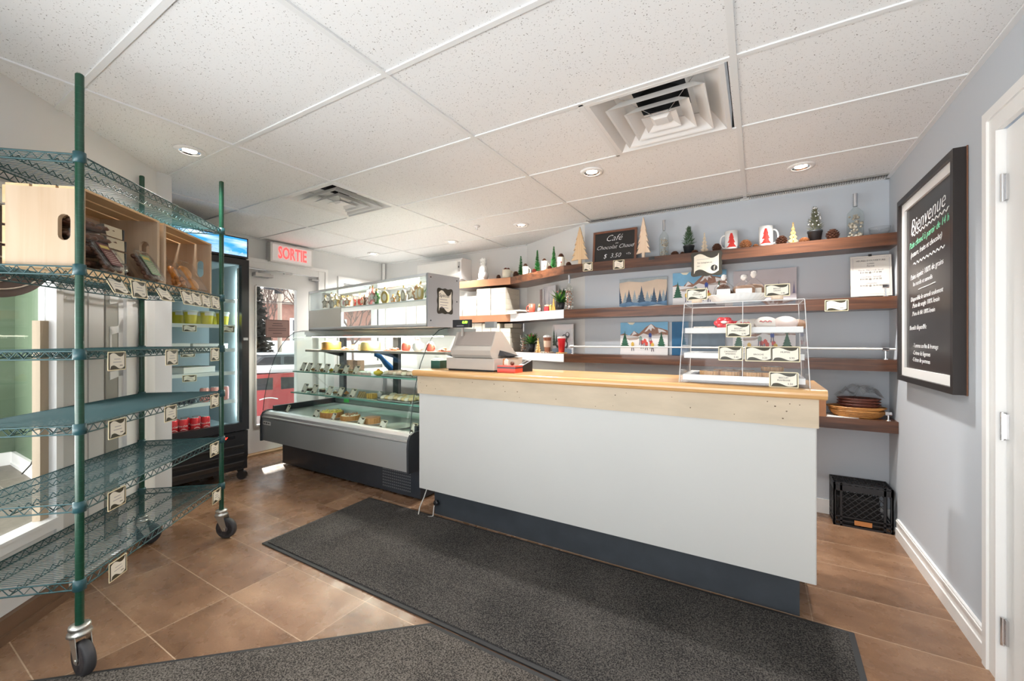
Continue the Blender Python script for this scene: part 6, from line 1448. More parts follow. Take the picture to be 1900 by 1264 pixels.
        poly([(0, .75), (.3, .85), (.6, .78), (1, .86), (1, 1), (0, 1)], P('paint_white_mist', (.70, .68, .70), .7))
        for xx, ht, wd in ((.07, .75, .22), (.2, .5, .16)): fir(xx, .25, ht, wd, P('paint_dark_fir', (.06, .10, .08), .7, noise=.6, nscale=70), 6)
        for xx, zz_, s_ in ((.3, .3, .14), (.6, .5, .14), (.62, .28, .16), (.75, .62, .1)):
            poly([(xx + s_ * math.cos(a * .524), zz_ + s_ * 1.1 * math.sin(a * .524)) for a in range(12)], P('paint_charcoal', (.09, .09, .10), .7)); poly([(xx + s_ * .6 * math.cos(a * .524), zz_ + .03 + s_ * .6 * math.sin(a * .524)) for a in range(12)], P('paint_icy_white', (.72, .73, .76), .7))
        poly([(0, 0), (1, 0), (1, .12), (.5, .2), (0, .14)], P('paint_blue_shade', (.30, .40, .52), .7))
    elif kind == 'silver':
        poly([(0, 0), (1, 0), (1, 1), (0, 1)], P('paint_silver', (.60, .60, .62), .4, noise=.35, nscale=14))
        for xx, ht in ((.2, .5), (.5, .85), (.75, .6)): fir(xx, .1, ht, .26, P('paint_blue_silver', (.38, .42, .48), .5, noise=.3, nscale=40), 4)
    m.build('painting', None, o)
    return o
Yc = 3.052
canvas('misty forest canvas with dark firs leaning on the wall, second shelf', (1.478, Yc), (1.884, Yc), T2, 1.781, 'forest')
canvas('skiers and snowy mountain canvas under the black scalloped sign', (1.930, Yc), (2.332, Yc), T2, 1.80, 'mountain', 1)
canvas('pale lilac canvas with sparse violet trees behind the wrapped cakes', (2.381, Yc), (2.791, Yc), T2, 1.777, 'misty')
canvas('skiers and snowy mountain canvas on the third shelf, left of the blue one', (1.487, Yc), (1.891, Yc), T3, 1.396, 'mountain', 2)
canvas('deep blue canvas on the third shelf behind the acrylic case', (1.923, Yc), (2.322, Yc), T3, 1.393, 'navy')
canvas('skiers and snowy mountain canvas seen through the acrylic case', (2.377, Yc), (2.785, Yc), T3, 1.386, 'mountain', 3)
a, b_ = ob(1008, .19), ob(1030, .19); canvas('silvery winter canvas behind the small figurines on the second shelf', a, b_, T2, zat(533, *a), 'silver', thick=.01)
a, b_ = ob(1025.5, .185), ob(1063, .185); b_ = Vector(a) + (Vector(b_) - Vector(a)) * 1.0; canvas('icy canvas with dark and white bears on the third shelf, behind the red cup', a, tuple(b_), T3, zat(603, *a), 'bears', thick=.01)
# small figurines
p = ob(1000.5, .05); o = thing('santa_figurine', 'tiny white and gold santa-like figurine beside the striped book', 'figurine', (*p, T2)); MB().lathe([(1e-5, 0), (.016, 0), (.019, .02), (.012, .045)], 12).build('body', M_ceramic, o); MB().ball((0, 0, .055), .012, None, None, 8).lathe([(.013, .06), (1e-5, .088)], 10).build('head_and_hat', P('olive_gold', (.35, .27, .10), .5), o)
p = ob(1015, .05); w = wpx(12, *p); hh = zat(563, *p) - T2; o = thing('nutcracker_box', 'red christmas box with two small gnome faces on top', 'box', (*p, T2), math.atan2(SD.y, SD.x) + math.pi)
MB().box((-w / 2, -.012, 0), (w / 2, .012, hh * .55)).build('box', P('christmas_red', (.62, .04, .05), .4, noise=.5, nscale=40), o)
for s_ in (-1, 1): MB().ball((s_ * w * .25, 0, hh * .68), w * .22, None, None, 10).box((s_ * w * .25 - w * .15, -.01, hh * .76), (s_ * w * .25 + w * .15, .01, hh * .82), None).build('gnome_head', P('gnome_beige', (.62, .48, .32), .6, noise=.5, nscale=60), o)
p = ob(1022, .06); o = MB().box((-.012, -.01, 0), (.012, .01, .05)).ball((0, 0, .055), .012, None, None, 8).build('gnome_figurine', P('gnome_yellow_green', (.42, .36, .12), .6, noise=.6, nscale=60), loc=(*p, T2)); tag(o, 'small yellow-green gnome figurine left of the orange wooden tree', 'figurine')
p = ob(1027.5, .05); hh = zat(552, *p) - T2; w = wpx(8, *p); o = MB().plate([(-w / 2, 0), (w / 2, 0), (w * .2, hh * .5), (0, hh), (-w * .2, hh * .6)], -.006, .012).build('wooden_tree', P('orange_wood', (.72, .36, .08), .5, noise=.25, nscale=20), loc=(*p, T2)); tag(o, 'narrow orange wooden tree left of the dark plant pot', 'wooden tree')
def leafy(name, label, p, z, v_top, v_pot, w_pot, w_leaf, spill=0, pot=M_potd, n_=60):
    hp = zat(v_pot, *p) - z; h = zat(v_top, *p) - z; rp = wpx(w_pot, *p) / 2; rl = wpx(w_leaf, *p) / 2
    o = thing(name, label, 'potted plant', (*p, z))
    MB().lathe([(1e-5, 0), (rp * .68, 0), (rp, hp), (rp * .88, hp), (rp * .8, hp * .85), (1e-5, hp * .85)], 20).build('pot', pot, o)
    m = MB(); rnd = random.Random(int(p[0] * 1000))
    for i in range(n_):
        a = rnd.uniform(0, 6.28); el = rnd.uniform(.15, 1.35); L = (rl * math.cos(el) + (h - hp) * math.sin(el)) * rnd.uniform(.6, 1.0); wv = rl * .20
        d = Vector((math.cos(a) * math.cos(el), math.sin(a) * math.cos(el), math.sin(el))); sd = Vector((-math.sin(a), math.cos(a), 0)) * wv; b0 = Vector((0, 0, hp * .9)); up = Vector((0, 0, wv * .3))
        m.add([b0, b0 + d * L * .5 + sd + up, b0 + d * L * .5, b0 + d * L * .5 - sd + up, b0 + d * L - Vector((0, 0, L * .12))], [(0, 1, 2), (0, 2, 3), (1, 4, 2), (2, 4, 3)], [M_leaf, MATS['dark_leaf'], M_leaf, MATS['light_leaf']][i % 4], None)
    m.build('foliage', None, o)
    c = MB()
    for i in range(7): a = rnd.uniform(0, 6.28); c.ball((rl * .45 * math.cos(a), rl * .45 * math.sin(a), hp + (h - hp) * rnd.uniform(.4, .7)), rl * .12, None, None, 7)
    c.build('flowers', P('russet_flower', (.26, .07, .05), .6), o); return o
P('dark_leaf', (.02, .07, .03), .45, noise=.4, nscale=40); P('light_leaf', (.16, .30, .05), .45, noise=.3, nscale=40)
leafy('leafy_plant', 'leafy green plant with a reddish flower in a dark pot on the second shelf', ob(1040.5, .085), T2, 529, 562, 15, 30)
bottle('clear bottle of berries wrapped in white bead lights at the corner of the second shelf', 1055, 0, T2, 507, 14, lights=True, pos=(xY(1056, 2.955), 2.955))
# third shelf, slanted part
bottle('slim clear bottle with white and red beads left of the succulents on the third shelf', 972, 0, T3, 601, 12, lights=True, pos=ob(972, .09))
leafy('succulent_plant', 'bushy succulent arrangement in a dark slate pot on the third shelf', ob(986, .09), T3, 613, 638, 15, 32, n_=80)
slot_tree('golden slotted wooden tree between the succulents and the brown cup', 998, 0, T3, 628, 13, M_gbal, pos=ob(998.5, .045))
def tumbler(label, u, off, vt, w_, col, band=None):
    p = ob(u, off); h = zat(vt, *p) - T3 - .010; r = wpx(w_, *p) / 2; o = thing('travel_cup', label, 'cup', (*p, T3 + .010))
    MB().lathe([(1e-5, 0), (r * .66, 0), (r * .95, h * .88)], 24).build('cup', col, o); MB().lathe([(r * 1.0, h * .86), (r * 1.03, h * .90), (r * .9, h * .95), (r * .55, h), (1e-5, h)], 24).build('lid', M_ceramic if band else P('pale_pink_lid', (.80, .62, .58), .4), o)
    if band: MB().lathe([(r * .76, h * .28), (r * .90, h * .66)], 24).build('sleeve', P('beige_sleeve', (.68, .50, .38), .5), o)
    return o
tumbler('brown paper-look cup with a beige sleeve and white lid', 1015.5, .08, 622, 16, P('cocoa_cup', (.32, .12, .07), .35), True)
tumbler('bright red tumbler with a pale lid on the third shelf', 1042, .08, 624, 16, P('bright_red_cup', (.68, .02, .03), .3))
for u, w_, lb, mt_ in ((1015.5, 19, 'small pale wooden pallet coaster under the brown cup', M_bal), (1042, 15, 'golden star coaster under the red tumbler', M_gbal)):
    p = ob(u, .08); w = wpx(w_, *p); m = MB()
    for q in range(4): m.box((-w / 2, -w / 2 + q * w * .27, .006), (w / 2, -w / 2 + q * w * .27 + w * .18, .0098))
    for q in (-1, 0, 1): m.box((q * w * .4 - w * .05, -w / 2, 0), (q * w * .4 + w * .05, w / 2, .006))
    tag(m.build('coaster', mt_, loc=(*p, T3), rz=math.atan2(SD.y, SD.x)), lb, 'coaster')
# opening hours in a clear stand
hx0, hx1 = 3.080, 3.298
hs_ = thing('hours_sign', 'opening hours sheet in a clear stand at the right end of the second shelf', 'sign', ((hx0 + hx1) / 2, 2.935, T2), rot=(R(-5), 0, 0))
w, h = hx1 - hx0, .285
MB().box((-w / 2, -.004, .006), (w / 2, .004, h)).box((-w * .30, -.04, 0), (w * .30, .04, .006)).build('acrylic_stand', M_acryl, hs_)
MB().box((-w / 2 + .004, -.0052, .010), (w / 2 - .004, -.0041, h - .004)).build('sheet', P('warm_white_sheet', (.60, .55, .49), .5), hs_)
bd_ = MB()
for a in range(22): 
    for z in (.022, h - .018): bd_.box((-w * .43 + a * w * .0395, -.0058, z), (-w * .43 + a * w * .0395 + .003, -.0052, z + .004))
for a in range(26):
    for x in (-w * .43, w * .425): bd_.box((x, -.0058, .022 + a * (h - .04) / 26), (x + .0035, -.0052, .022 + a * (h - .04) / 26 + .004))
bo = bd_.build('dotted_border', M_ink, hs_); bo['kind'] = 'stuff'
for s_, sz, z, mt_ in (("HEURES D'OUVERTURE", .0145, .248, M_ink2), ('LUNDI', .0125, .228, M_ink2), ('Fermé', .0150, .212, M_ink2), ('Mardi, Mercredi, Jeudi', .0145, .184, M_ink), ('8 H 00 @ 17 H 00', .0145, .168, M_ink2), ('Vendredi, Samedi', .0145, .140, M_ink), ('8 H 00 @ 17 H 30', .0145, .124, M_ink2), ('Dimanche', .0145, .096, M_ink), ('8 H 00 @ 16 H 00', .0145, .080, M_ink2)):
    text(s_, sz, mt_, hs_, (0, -.0058, z), depth=.0003)
MB().box((-.010, -.009, h - .008), (.006, .009, h + .006)).build('binder_clip', M_black, hs_)
# scalloped sign on the topmost shelf edge
sx = (xY(1281, 2.85) + xY(1341, 2.85)) / 2; sw = xY(1341, 2.85) - xY(1281, 2.85); zt_, zb_ = zat(467, sx, 2.85), zat(512, sx, 2.85)
sg = flag_sign('scalloped_sign', 'black scalloped sign with a cream flag and round logo on the topmost shelf edge', 'sign', sw * .96, (zt_ - zb_), (sx, 2.850, (zt_ + zb_) / 2), 0, [('Sur instagram et', .0155, -.012, .010, M_ink2), ('sur :', .0155, -.052, -.014, M_ink2)])
MB().box((-sw * .3, -.0016, .035), (sw * .12, -.0013, .037)).build('printed_rule', M_ink, sg)
MB().plate([(.023 * math.cos(i * math.pi / 14), .023 * math.sin(i * math.pi / 14)) for i in range(28)], -.0016, .0006, None, Matrix.Translation((sw * .24, 0, -.035))).build('round_logo', M_ink2, sg)
text('f', .046, M_cream, sg, (sw * .245, -.0020, -.037), depth=.0003)
for u, vc, Y, w_, h_, lb, z_ in ((1090.5, 495, 2.858, 19, 16, 'price card on the topmost shelf edge at the left corner of the chalkboard', None), (1148, 491, 2.858, 21, 17, 'price card on the topmost shelf edge below the chalkboard', None), (1552, 567, 2.858, 35, 21, 'price card on the second shelf edge right of the acrylic case', None)):
    x = xY(u, Y); card('price_card', lb, wpx(w_, x, Y), wpx(h_, x, Y), (x, Y, zat(vc, x, Y)), (0, 0, 0), None, 'shelf')

# ---------------------------------------------------------------- big chalkboard on the right wall
by0, by1, bz0, bz1 = 2.691, 1.884, 1.006, 2.062
kb = thing('menu_chalkboard', 'tall black framed chalkboard headed Bienvenue on the right wall', 'chalkboard', (XR - .002, (by0 + by1) / 2, (bz0 + bz1) / 2), R(-90))
# local: x runs toward the camera (-Y world), -y faces the room
W2, H2 = (by0 - by1) / 2, (bz1 - bz0) / 2
def fr4(m, w, h, t, y0, y1):
    m.box((-w, y0, -h), (w, y1, -h + t)).box((-w, y0, h - t), (w, y1, h)).box((-w, y0, -h + t), (-w + t, y1, h - t)).box((w - t, y0, -h + t), (w, y1, h - t)); return m
fr4(MB(), W2, H2, .030, -.045, -.004).build('outer_frame', P('black_frame', (.022, .016, .014), .4), kb)
fr4(MB(), W2 - .026, H2 - .026, .050, -.030, -.012).build('white_inner_frame', M_trimw, kb)
MB().box((-W2 + .02, -.020, -H2 + .02), (W2 - .02, -.010, H2 - .02)).build('slate', P('brown_black_slate', (.030, .024, .022), .3), kb)
fr4(MB(), W2 + .004, H2 + .002, .02, -.004, 0).build('brown_backing', P('brown_hardboard', (.20, .09, .05), .7), kb)
TL = [('Bienvenue', .118, -.01, .345, M_chalk, .35, .14), ('Pain chaud à partir de 14 h', .051, .00, .248, M_chalkg, .35, .12), ('(nature, fruits et chocolat)', .042, -.03, .190, M_chalk, .35, .10), ('Pains équité 100% de grains', .042, -.02, .065, M_chalk, .2, .10), ('les mardis et samedis', .034, -.07, .018, M_chalk, .2, .06),
      ('Disponible le samedi seulement', .036, -.02, -.062, M_chalk, .2, .06), ('.Pains de seigle 100% levain', .036, -.03, -.100, M_chalk, .2, .05), ('.Pains de blé 100% levain', .034, -.06, -.146, M_chalk, .2, .04), ('Bientôt disponible', .036, -.14, -.225, M_chalk, .2, .03), ('-Tomme confite & fromage', .033, -.03, -.325, M_chalk, .1, -.02), ('-Crème de légumes', .033, -.085, -.365, M_chalk, .1, -.03), ('-Crème de pommes', .033, -.09, -.402, M_chalk, .1, -.03)]
for s_, sz, x_, z_, mt_, sh_, tilt in TL:
    o_ = text(s_, sz, mt_, kb, (x_, -.0206, z_), shear=sh_, depth=.0005, thin=.016); o_.rotation_euler = (R(90), -tilt * .5, 0)
def squig(x0, x1, z, amp, n_):
    kb_ = MB().tube([(x0 + (x1 - x0) * i / n_, -.0212, z + amp * math.sin(i * 1.3) + (x1 - x0) * .04 * i / n_) for i in range(n_ + 1)], .0022, 4); kb_.build('chalk_wave', M_chalk, kb)
squig(-.22, .28, .285, .008, 50); squig(-.20, .23, .125, .007, 44); squig(-.12, .12, -.022, .001, 6)

# ---------------------------------------------------------------- milk crate and baskets
mc = thing('milk_crate', 'black plastic milk crate standing on the floor in the back right corner', 'crate', (2.985, 2.885, 0), R(0))
CW, CD, CHh = .295, .185, .285
CW = 3.29 - 2.985
m = MB()
for z0, z1 in ((0, .012), (.03, .040), (.058, .066), (CHh - .050, CHh - .012), (CHh - .008, CHh)):
    m.box((0, 0, z0), (CW, .006, z1)).box((0, CD - .006, z0), (CW, CD, z1)).box((0, 0, z0), (.006, CD, z1)).box((CW - .006, 0, z0), (CW, CD, z1))
for x in (0, .035, CW - .047, CW - .012): m.box((x, 0, 0), (x + .012, .007, CHh)).box((x, CD - .007, 0), (x + .012, CD, CHh))
for y in (0, .03, CD - .042, CD - .012): m.box((0, y, 0), (.007, y + .012, CHh)).box((CW - .007, y, 0), (CW, y + .012, CHh))
m.build('shell', M_black, mc)
def lattice(parent, name, ex, ez, zb_, O, UX, n_):
    m = MB(); st = ex / n_
    for i in range(-int(ez / st) - 1, n_ + 1):
        for s_ in (0, 1):
            x0, x1 = i * st, i * st + ez; z0, z1 = 0, ez
            if x0 < 0: z0 = -x0; x0 = 0
            if x1 > ex: z1 = ez - (x1 - ex); x1 = ex
            if x1 <= x0: continue
            a, b_ = (x0, z0), (x1, z1)
            if s_: a, b_ = (ex - x0, z0), (ex - x1, z1)
            m.cyl(Vector(O) + Vector(UX[0]) * a[0] + Vector(UX[1]) * a[1], Vector(O) + Vector(UX[0]) * b_[0] + Vector(UX[1]) * b_[1], .0026, seg=5, caps=False)
    return m.build(name, M_black, parent)
lattice(mc, 'front_lattice', CW - .08, .165, 0, (.04, .003, .070), ((1, 0, 0), (0, 0, 1)), 6)
lattice(mc, 'side_lattice', CD - .06, .165, 0, (.003, .03, .070), ((0, 1, 0), (0, 0, 1)), 4)
lattice(mc, 'rear_lattice', CW - .08, .165, 0, (.04, CD - .003, .070), ((1, 0, 0), (0, 0, 1)), 6)
lattice(mc, 'top_lattice', CW - .03, CD - .03, 0, (.015, .015, CHh - .003), ((1, 0, 0), (0, 1, 0)), 9)
MB().box((.11, -.001, .020), (.20, .0, .050)).build('orange_label', P('orange_sticker', (.50, .20, .06), .6), mc)
YB_ = 2.965
o = thing('crate_filler', 'dark cloth filler added inside the black milk crate to darken it', 'cloth', (3.13, 2.978, .012)); m = MB(); rnd = random.Random(6)  # filler added to keep the inside of the crate dark
for q in range(5): m.rbox((-.125 + rnd.uniform(0, .02), -.075, q * .034), (.125 - rnd.uniform(0, .03), .078, q * .034 + .033), .02, None)
m.build('cloth', P('crate_filler_cloth', (.012, .011, .011), .9), o)
wb = [(1603, 46, 748, 'wide bamboo bread basket at the bottom of the basket pile', 778, .0), ]
x = xY(1598, YB_); r = wpx(94, x, YB_) / 2 * .92
def basket(label, x, y, z, r, h, ysc, mat, name, rings):
    o = thing(name, label, 'basket', (x, y, z)); o.scale = (1, ysc, 1)
    m = MB()
    for i in range(rings + 1):
        t = i / rings; rr = r * (.74 + .26 * t ** .6); m.tube([(rr * math.cos(a * math.pi / 14), rr * math.sin(a * math.pi / 14), h * t + (.0004 * (-1) ** a)) for a in range(28)], h / rings * .56, 5, closed=True)
    m.lathe([(1e-5, .003), (r * .74, .003)], 24); m.build('weave', mat, o); return o
M_bamb = P('honey_bamboo', (.55, .25, .07), .4, noise=.35, nscale=30); M_wick = P('dark_red_wicker', (.13, .035, .02), .5, noise=.6, nscale=70)
xb = xY(1597, 2.965); rb = .132
pp = tag(MB().box((-.13, -.085, 0), (.05, .08, .003)).build('paper_sheet', M_paper, loc=(3.06, 2.965, T4), rz=R(6)), 'white paper sheet sticking out under the bamboo baskets', 'paper')
basket('lower honey-coloured bamboo basket under the other basket of its kind', 3.12, 2.968, T4 + .004, .150, .040, .62, M_bamb, 'bamboo_basket', 5)
basket('upper honey-coloured bamboo basket carrying the dark wicker baskets', 3.115, 2.968, T4 + .046, .158, .022, .60, M_bamb, 'bamboo_basket', 3)
for q in range(3): basket('dark red-brown wicker basket, %s of three in the pile' % ('lowest', 'middle', 'topmost')[q], 3.13, 2.970, T4 + .070 + q * .019, .115, .017, .70, M_wick, 'wicker_basket', 3)
cr_ = MB(); rnd = random.Random(2); n_ = 11
for i in range(n_):
    for j in range(7): cr_.v.append((-.12 + .25 * i / (n_ - 1), -.07 + .14 * j / 6, .012 + rnd.uniform(0, .085) * math.sin(math.pi * i / (n_ - 1)) ** .3))
for i in range(n_ - 1):
    for j in range(6): a = i * 7 + j; cr_.f += [[a, a + 7, a + 8], [a, a + 8, a + 1]]; cr_.m += [0, 0]; cr_.sm += [False, False]
cr_.mats = [M_plasticbag]; o = cr_.build('plastic_bag', None, loc=(3.125, 2.970, T4 + .124)); tag(o, 'crumpled clear plastic bag on top of the wicker baskets', 'bag')
md = o.modifiers.new('thick', 'SOLIDIFY'); md.thickness = .001
o = MB().box((-.022, -.09, 0), (.022, .07, .118)).build('brown_box', P('orange_brown_box', (.36, .16, .07), .5, noise=.2, nscale=20), loc=(xY(1522, 2.95), 2.95, T4)); tag(o, 'orange-brown box at the left end of the lowest shelf, half hidden by the counter', 'box')

# ---------------------------------------------------------------- air conditioner
ax0, ax1 = xY(775, 3.34), xY(875, 3.54); az1 = zat(478, ax1, 3.34); az0 = zat(519, ax1, 3.34)
ac = thing('air_conditioner', 'white wall mounted air conditioner high on the left back wall', 'air conditioner', (0, 0, 0))
pr = [(3.538, az0 + .02), (3.538, az1), (3.36, az1 - .002), (3.335, az1 - .03), (3.33, az0 + .05), (3.36, az0 + .012), (3.46, az0)]
n = len(pr); m = MB().add([(ax0, y, z) for y, z in pr] + [(ax1, y, z) for y, z in pr], [tuple(range(n)), tuple(range(2 * n - 1, n - 1, -1))] + [(i, n + i, n + (i + 1) % n, (i + 1) % n) for i in range(n)]); m.build('casing', M_ceramic, ac)
MB().box((ax0 + .02, 3.326, az0 + .055), (ax1 - .06, 3.332, az1 - .035)).build('front_flap', M_ceramic, ac); MB().box((ax0 + .02, 3.35, az0 + .002), (ax1 - .03, 3.44, az0 + .008)).build('louvre', M_trimw, ac)
MB().box((ax1 - .045, 3.324, az0 + .10), (ax1 - .015, 3.331, az1 - .05)).build('control_strip', P('grey_print', (.45, .45, .45), .4), ac); MB().box((ax1 - .038, 3.322, az0 + .145), (ax1 - .024, 3.325, az0 + .165)).build('indicator', M_black, ac)
o = tag(struct(MB().cyl((XL + .03, YL - .03, 0), (XL + .03, YL - .03, CEIL), .022, seg=12).build('trim_8', M_trimw)), 'x', 'x'); del o['label']; del o['category']

# ================================================================ on the counter
# cash register
rx0, rx1, ry0, ry1 = xY(828, 1.66), xY(917, 1.66), 1.66, 2.035
cr = thing('cash_register', 'beige cash register with a green customer display on the left of the counter', 'cash register', (rx0, ry0, CZ))
RW = rx1 - rx0; zz0 = .012; hd = zat(664, (rx0 + rx1) / 2, ry0) - CZ
M_beige = P('beige_plastic', (.42, .375, .33), .45); M_taupe = P('taupe_plastic', (.30, .25, .22), .45)
MB().rbox((0, 0, zz0), (RW, ry1 - ry0, hd - .004), .006).build('cash_drawer', M_beige, cr)
MB().box((.012, .01, 0), (RW - .012, ry1 - ry0 - .01, zz0)).build('feet', M_black, cr)
m = MB(); dp = ry1 - ry0; ht = zat(616, (rx0 + rx1) / 2, ry0 + .08) - CZ
prf = [(.030, hd - .002), (.010, hd + .020), (.004, hd + .050), (.030, hd + .085), (.075, ht), (.15, ht), (.30, hd + .050), (.35, hd + .020), (.355, hd - .002)]
n = len(prf); xs0, xs1 = .035, RW - .035
m.add([(xs0, y, z) for y, z in prf] + [(xs1, y, z) for y, z in prf], [tuple(range(n)), tuple(range(2 * n - 1, n - 1, -1))] + [(i, n + i, n + (i + 1) % n, (i + 1) % n) for i in range(n)]); m.build('body', M_beige, cr)
m = MB(); m.add([(xs0 + .02, .028, hd + .085), (xs1 - .005, .028, hd + .085), (xs1 - .005, .073, ht + .001), (xs0 + .02, .073, ht + .001), (xs0 + .02, .026, hd + .083), (xs1 - .005, .026, hd + .083)], [(0, 1, 2, 3), (4, 5, 1, 0)]); m.build('printer_cover', M_taupe, cr)
m = MB().cyl((.105, .05, ht - .03), (.105, .05, ht + .03), .010, seg=10); m.build('display_stem', M_beige, cr)
m = MB(); m.rbox((.03, .030, ht + .030), (.18, .065, ht + .085), .006); dsp = m.build('customer_display', M_black, cr)
text('0.00', .026, P('green_digits', (.3, 1, .05), .5, emit=(.35, 1, .05), es=3), dsp, (.140, .0292, ht + .066), shear=.15)
MB().box((.07, .0292, ht + .040), (.13, .0298, ht + .045)).build('display_print', M_ink, dsp)
m = MB(); m.add([(RW - .034, .10, hd + .012), (RW - .034, .32, hd + .000), (RW + .01, .32, hd + .004), (RW + .01, .14, hd + .012), (RW - .034, .12, hd + .05), (RW - .034, .25, hd + .03)], [(0, 1, 2, 3), (0, 3, 4), (4, 3, 2, 5), (5, 2, 1), (0, 4, 5, 1)]); m.build('side_keypad', M_black, cr)
MB().box((.19, .20, ht + .03), (.27, .24, ht + .075)).build('operator_display', P('grey_lcd', (.22, .23, .23), .3), cr)
bx0 = xY(804, 1.78); o = thing('green_bin', 'small dark green bin stuffed with plastic left of the cash register', 'bin', (bx0 + .045, 1.80, CZ))
MB().prism(rrect(-.045, -.05, .045, .05, .006), 0, .058).build('bin', P('dark_green_plastic', (.02, .085, .06), .4), o)
m = MB(); rnd = random.Random(8)
for _ in range(12): m.add([(rnd.uniform(-.05, .05), rnd.uniform(-.05, .05), rnd.uniform(.058, .10)) for _ in range(3)], [(0, 1, 2)])
m.build('plastic_wrap', M_plasticbag, o)
x, y = xY(946, 1.70), 1.71
o = thing('bread_house_box', 'red wedge shaped candy box with two little figures beside the register', 'box', (x - .045, y, CZ), R(5))
MB().prism([(-.03, -.05), (.10, -.05), (.115, .03), (-.02, .04)], 0, .026, P('bright_red_card', (.72, .06, .03), .4)).prism([(-.03, -.05), (.10, -.05), (.115, .03), (-.02, .04)], .026, .038, P('dark_plum_band', (.09, .03, .04), .4)).prism([(-.03, -.05), (.10, -.05), (.115, .03), (-.02, .04)], .038, .046, MATS['bright_red_card']).build('box', None, o)
MB().box((0, -.01, .046), (.022, .01, .075)).add([(0, -.01, .075), (.022, -.01, .075), (.022, .01, .075), (0, .01, .075), (.011, -.01, .088), (.011, .01, .088)], [(0, 1, 4), (2, 3, 5), (1, 2, 5, 4), (3, 0, 4, 5)]).build('paper_house', M_cream, o)
MB().tube([(-.008, 0, .046), (-.004, 0, .08), (.002, 0, .09), (-.01, 0, .085), (-.012, 0, .05)], .004, 6).build('twisted_biscuit', M_ginger, o); MB().ball((.055, 0, .058), .014, None, None, 10).build('chocolate_truffle', M_brown, o)
x, y = xY(966, 1.80), 1.82
o = thing('card_terminal', 'grey and black card payment terminal standing behind the red box', 'card terminal', (x, y, CZ), R(-30))
MB().add([(-.035, -.07, 0), (.035, -.07, 0), (.035, .06, 0), (-.035, .06, 0), (-.035, -.07, .012), (.035, -.07, .012), (.035, .06, .075), (-.035, .06, .075)], [(0, 3, 2, 1), (0, 1, 5, 4), (1, 2, 6, 5), (2, 3, 7, 6), (3, 0, 4, 7), (4, 5, 6, 7)]).build('body', M_black, o)
MB().add([(-.030, -.065, .0155), (.030, -.065, .0155), (.030, .055, .0735), (-.030, .055, .0735)], [(0, 1, 2, 3)]).build('face', P('silver_face', (.62, .64, .66), .3, .3), o)
MB().add([(-.022, .005, .050), (.022, .005, .050), (.022, .048, .0708), (-.022, .048, .0708)], [(0, 1, 2, 3)]).build('screen', M_blackg, o)

# clear acrylic pastry case
qx0, qx1 = 2.205, 2.738; qy0, qy1 = 1.598, 1.97; qt = 1.425; 
TY = 1.66                                  # front leans back toward the top
tx0, tx1 = xY(1270, TY), xY(1493, TY); qt = zat(562, tx0, TY); qt = (qt + zat(557, tx1, TY)) / 2
pc = thing('acrylic_case', 'clear acrylic pastry case with three trays at the right end of the counter', 'pastry case', (0, 0, 0))
m = MB()
def slab(m, a, b_, c, d, t):
    a, b_, c, d = map(Vector, (a, b_, c, d)); nrm = (b_ - a).cross(d - a).normalized() * t
    m.add([a, b_, c, d, a + nrm, b_ + nrm, c + nrm, d + nrm], [(0, 1, 2, 3), (7, 6, 5, 4), (0, 4, 5, 1), (1, 5, 6, 2), (2, 6, 7, 3), (3, 7, 4, 0)])
slab(m, (qx0, qy0, CZ), (tx0, TY, qt), (tx0, qy1, qt), (qx0, qy1, CZ), .004)
m.build('side_panel', M_acryl, pc); m = MB()
slab(m, (qx1, qy0, CZ), (tx1, TY, qt), (tx1, qy1, qt), (qx1, qy1, CZ), -.004); m.build('side_panel', M_acryl, pc); m = MB()
mid = (qx0 + qx1) / 2 + .01
slab(m, (qx0 + .005, qy0 + .004, CZ + .04), (mid - .001, qy0 + .004, CZ + .04), (mid - .001, TY, qt - .004), (tx0 + .004, TY, qt - .004), .003); m.build('flap_door', M_acryl, pc); m = MB()
slab(m, (mid + .001, qy0 + .004, CZ + .04), (qx1 - .005, qy0 + .004, CZ + .04), (tx1 - .004, TY, qt - .004), (mid + .001, TY, qt - .004), .003); m.build('flap_door', M_acryl, pc); m = MB()
m.box((tx0, TY, qt), (tx1, qy1, qt + .004)); m.build('top_panel', M_acryl, pc)
m = MB().box((qx0, qy0, CZ), (qx1, qy1, CZ + .004)).box((qx0 + .004, qy0 + .002, CZ + .004), (qx1 - .004, qy0 + .005, CZ + .038)); m.build('base_panel', M_acryl, pc)
M_aed = P('bright_acrylic_edge', (.74, .74, .74), .15)
e_ = MB()
for p_, q_ in ((((qx0, qy0, CZ), (tx0, TY, qt))), (((qx1, qy0, CZ), (tx1, TY, qt))), (((tx0, TY, qt), (tx1, TY, qt))), (((tx0, TY, qt), (tx0, qy1, qt))), (((tx1, TY, qt), (tx1, qy1, qt))), (((tx0, qy1, qt), (tx1, qy1, qt))), (((qx0, qy1, CZ), (tx0, qy1, qt))), (((qx1, qy1, CZ), (tx1, qy1, qt))), (((mid, qy0 + .003, CZ + .04), (mid, TY, qt)))): e_.cyl(p_, q_, .0019, seg=5, caps=False)
e_.build('polished_edges', M_aed, pc)
TZ = [zat(706, 2.45, 1.66), zat(664, 2.45, 1.70), zat(617, 2.45, 1.72)]
TZ[0] = max(TZ[0], CZ + .012)
trays = []
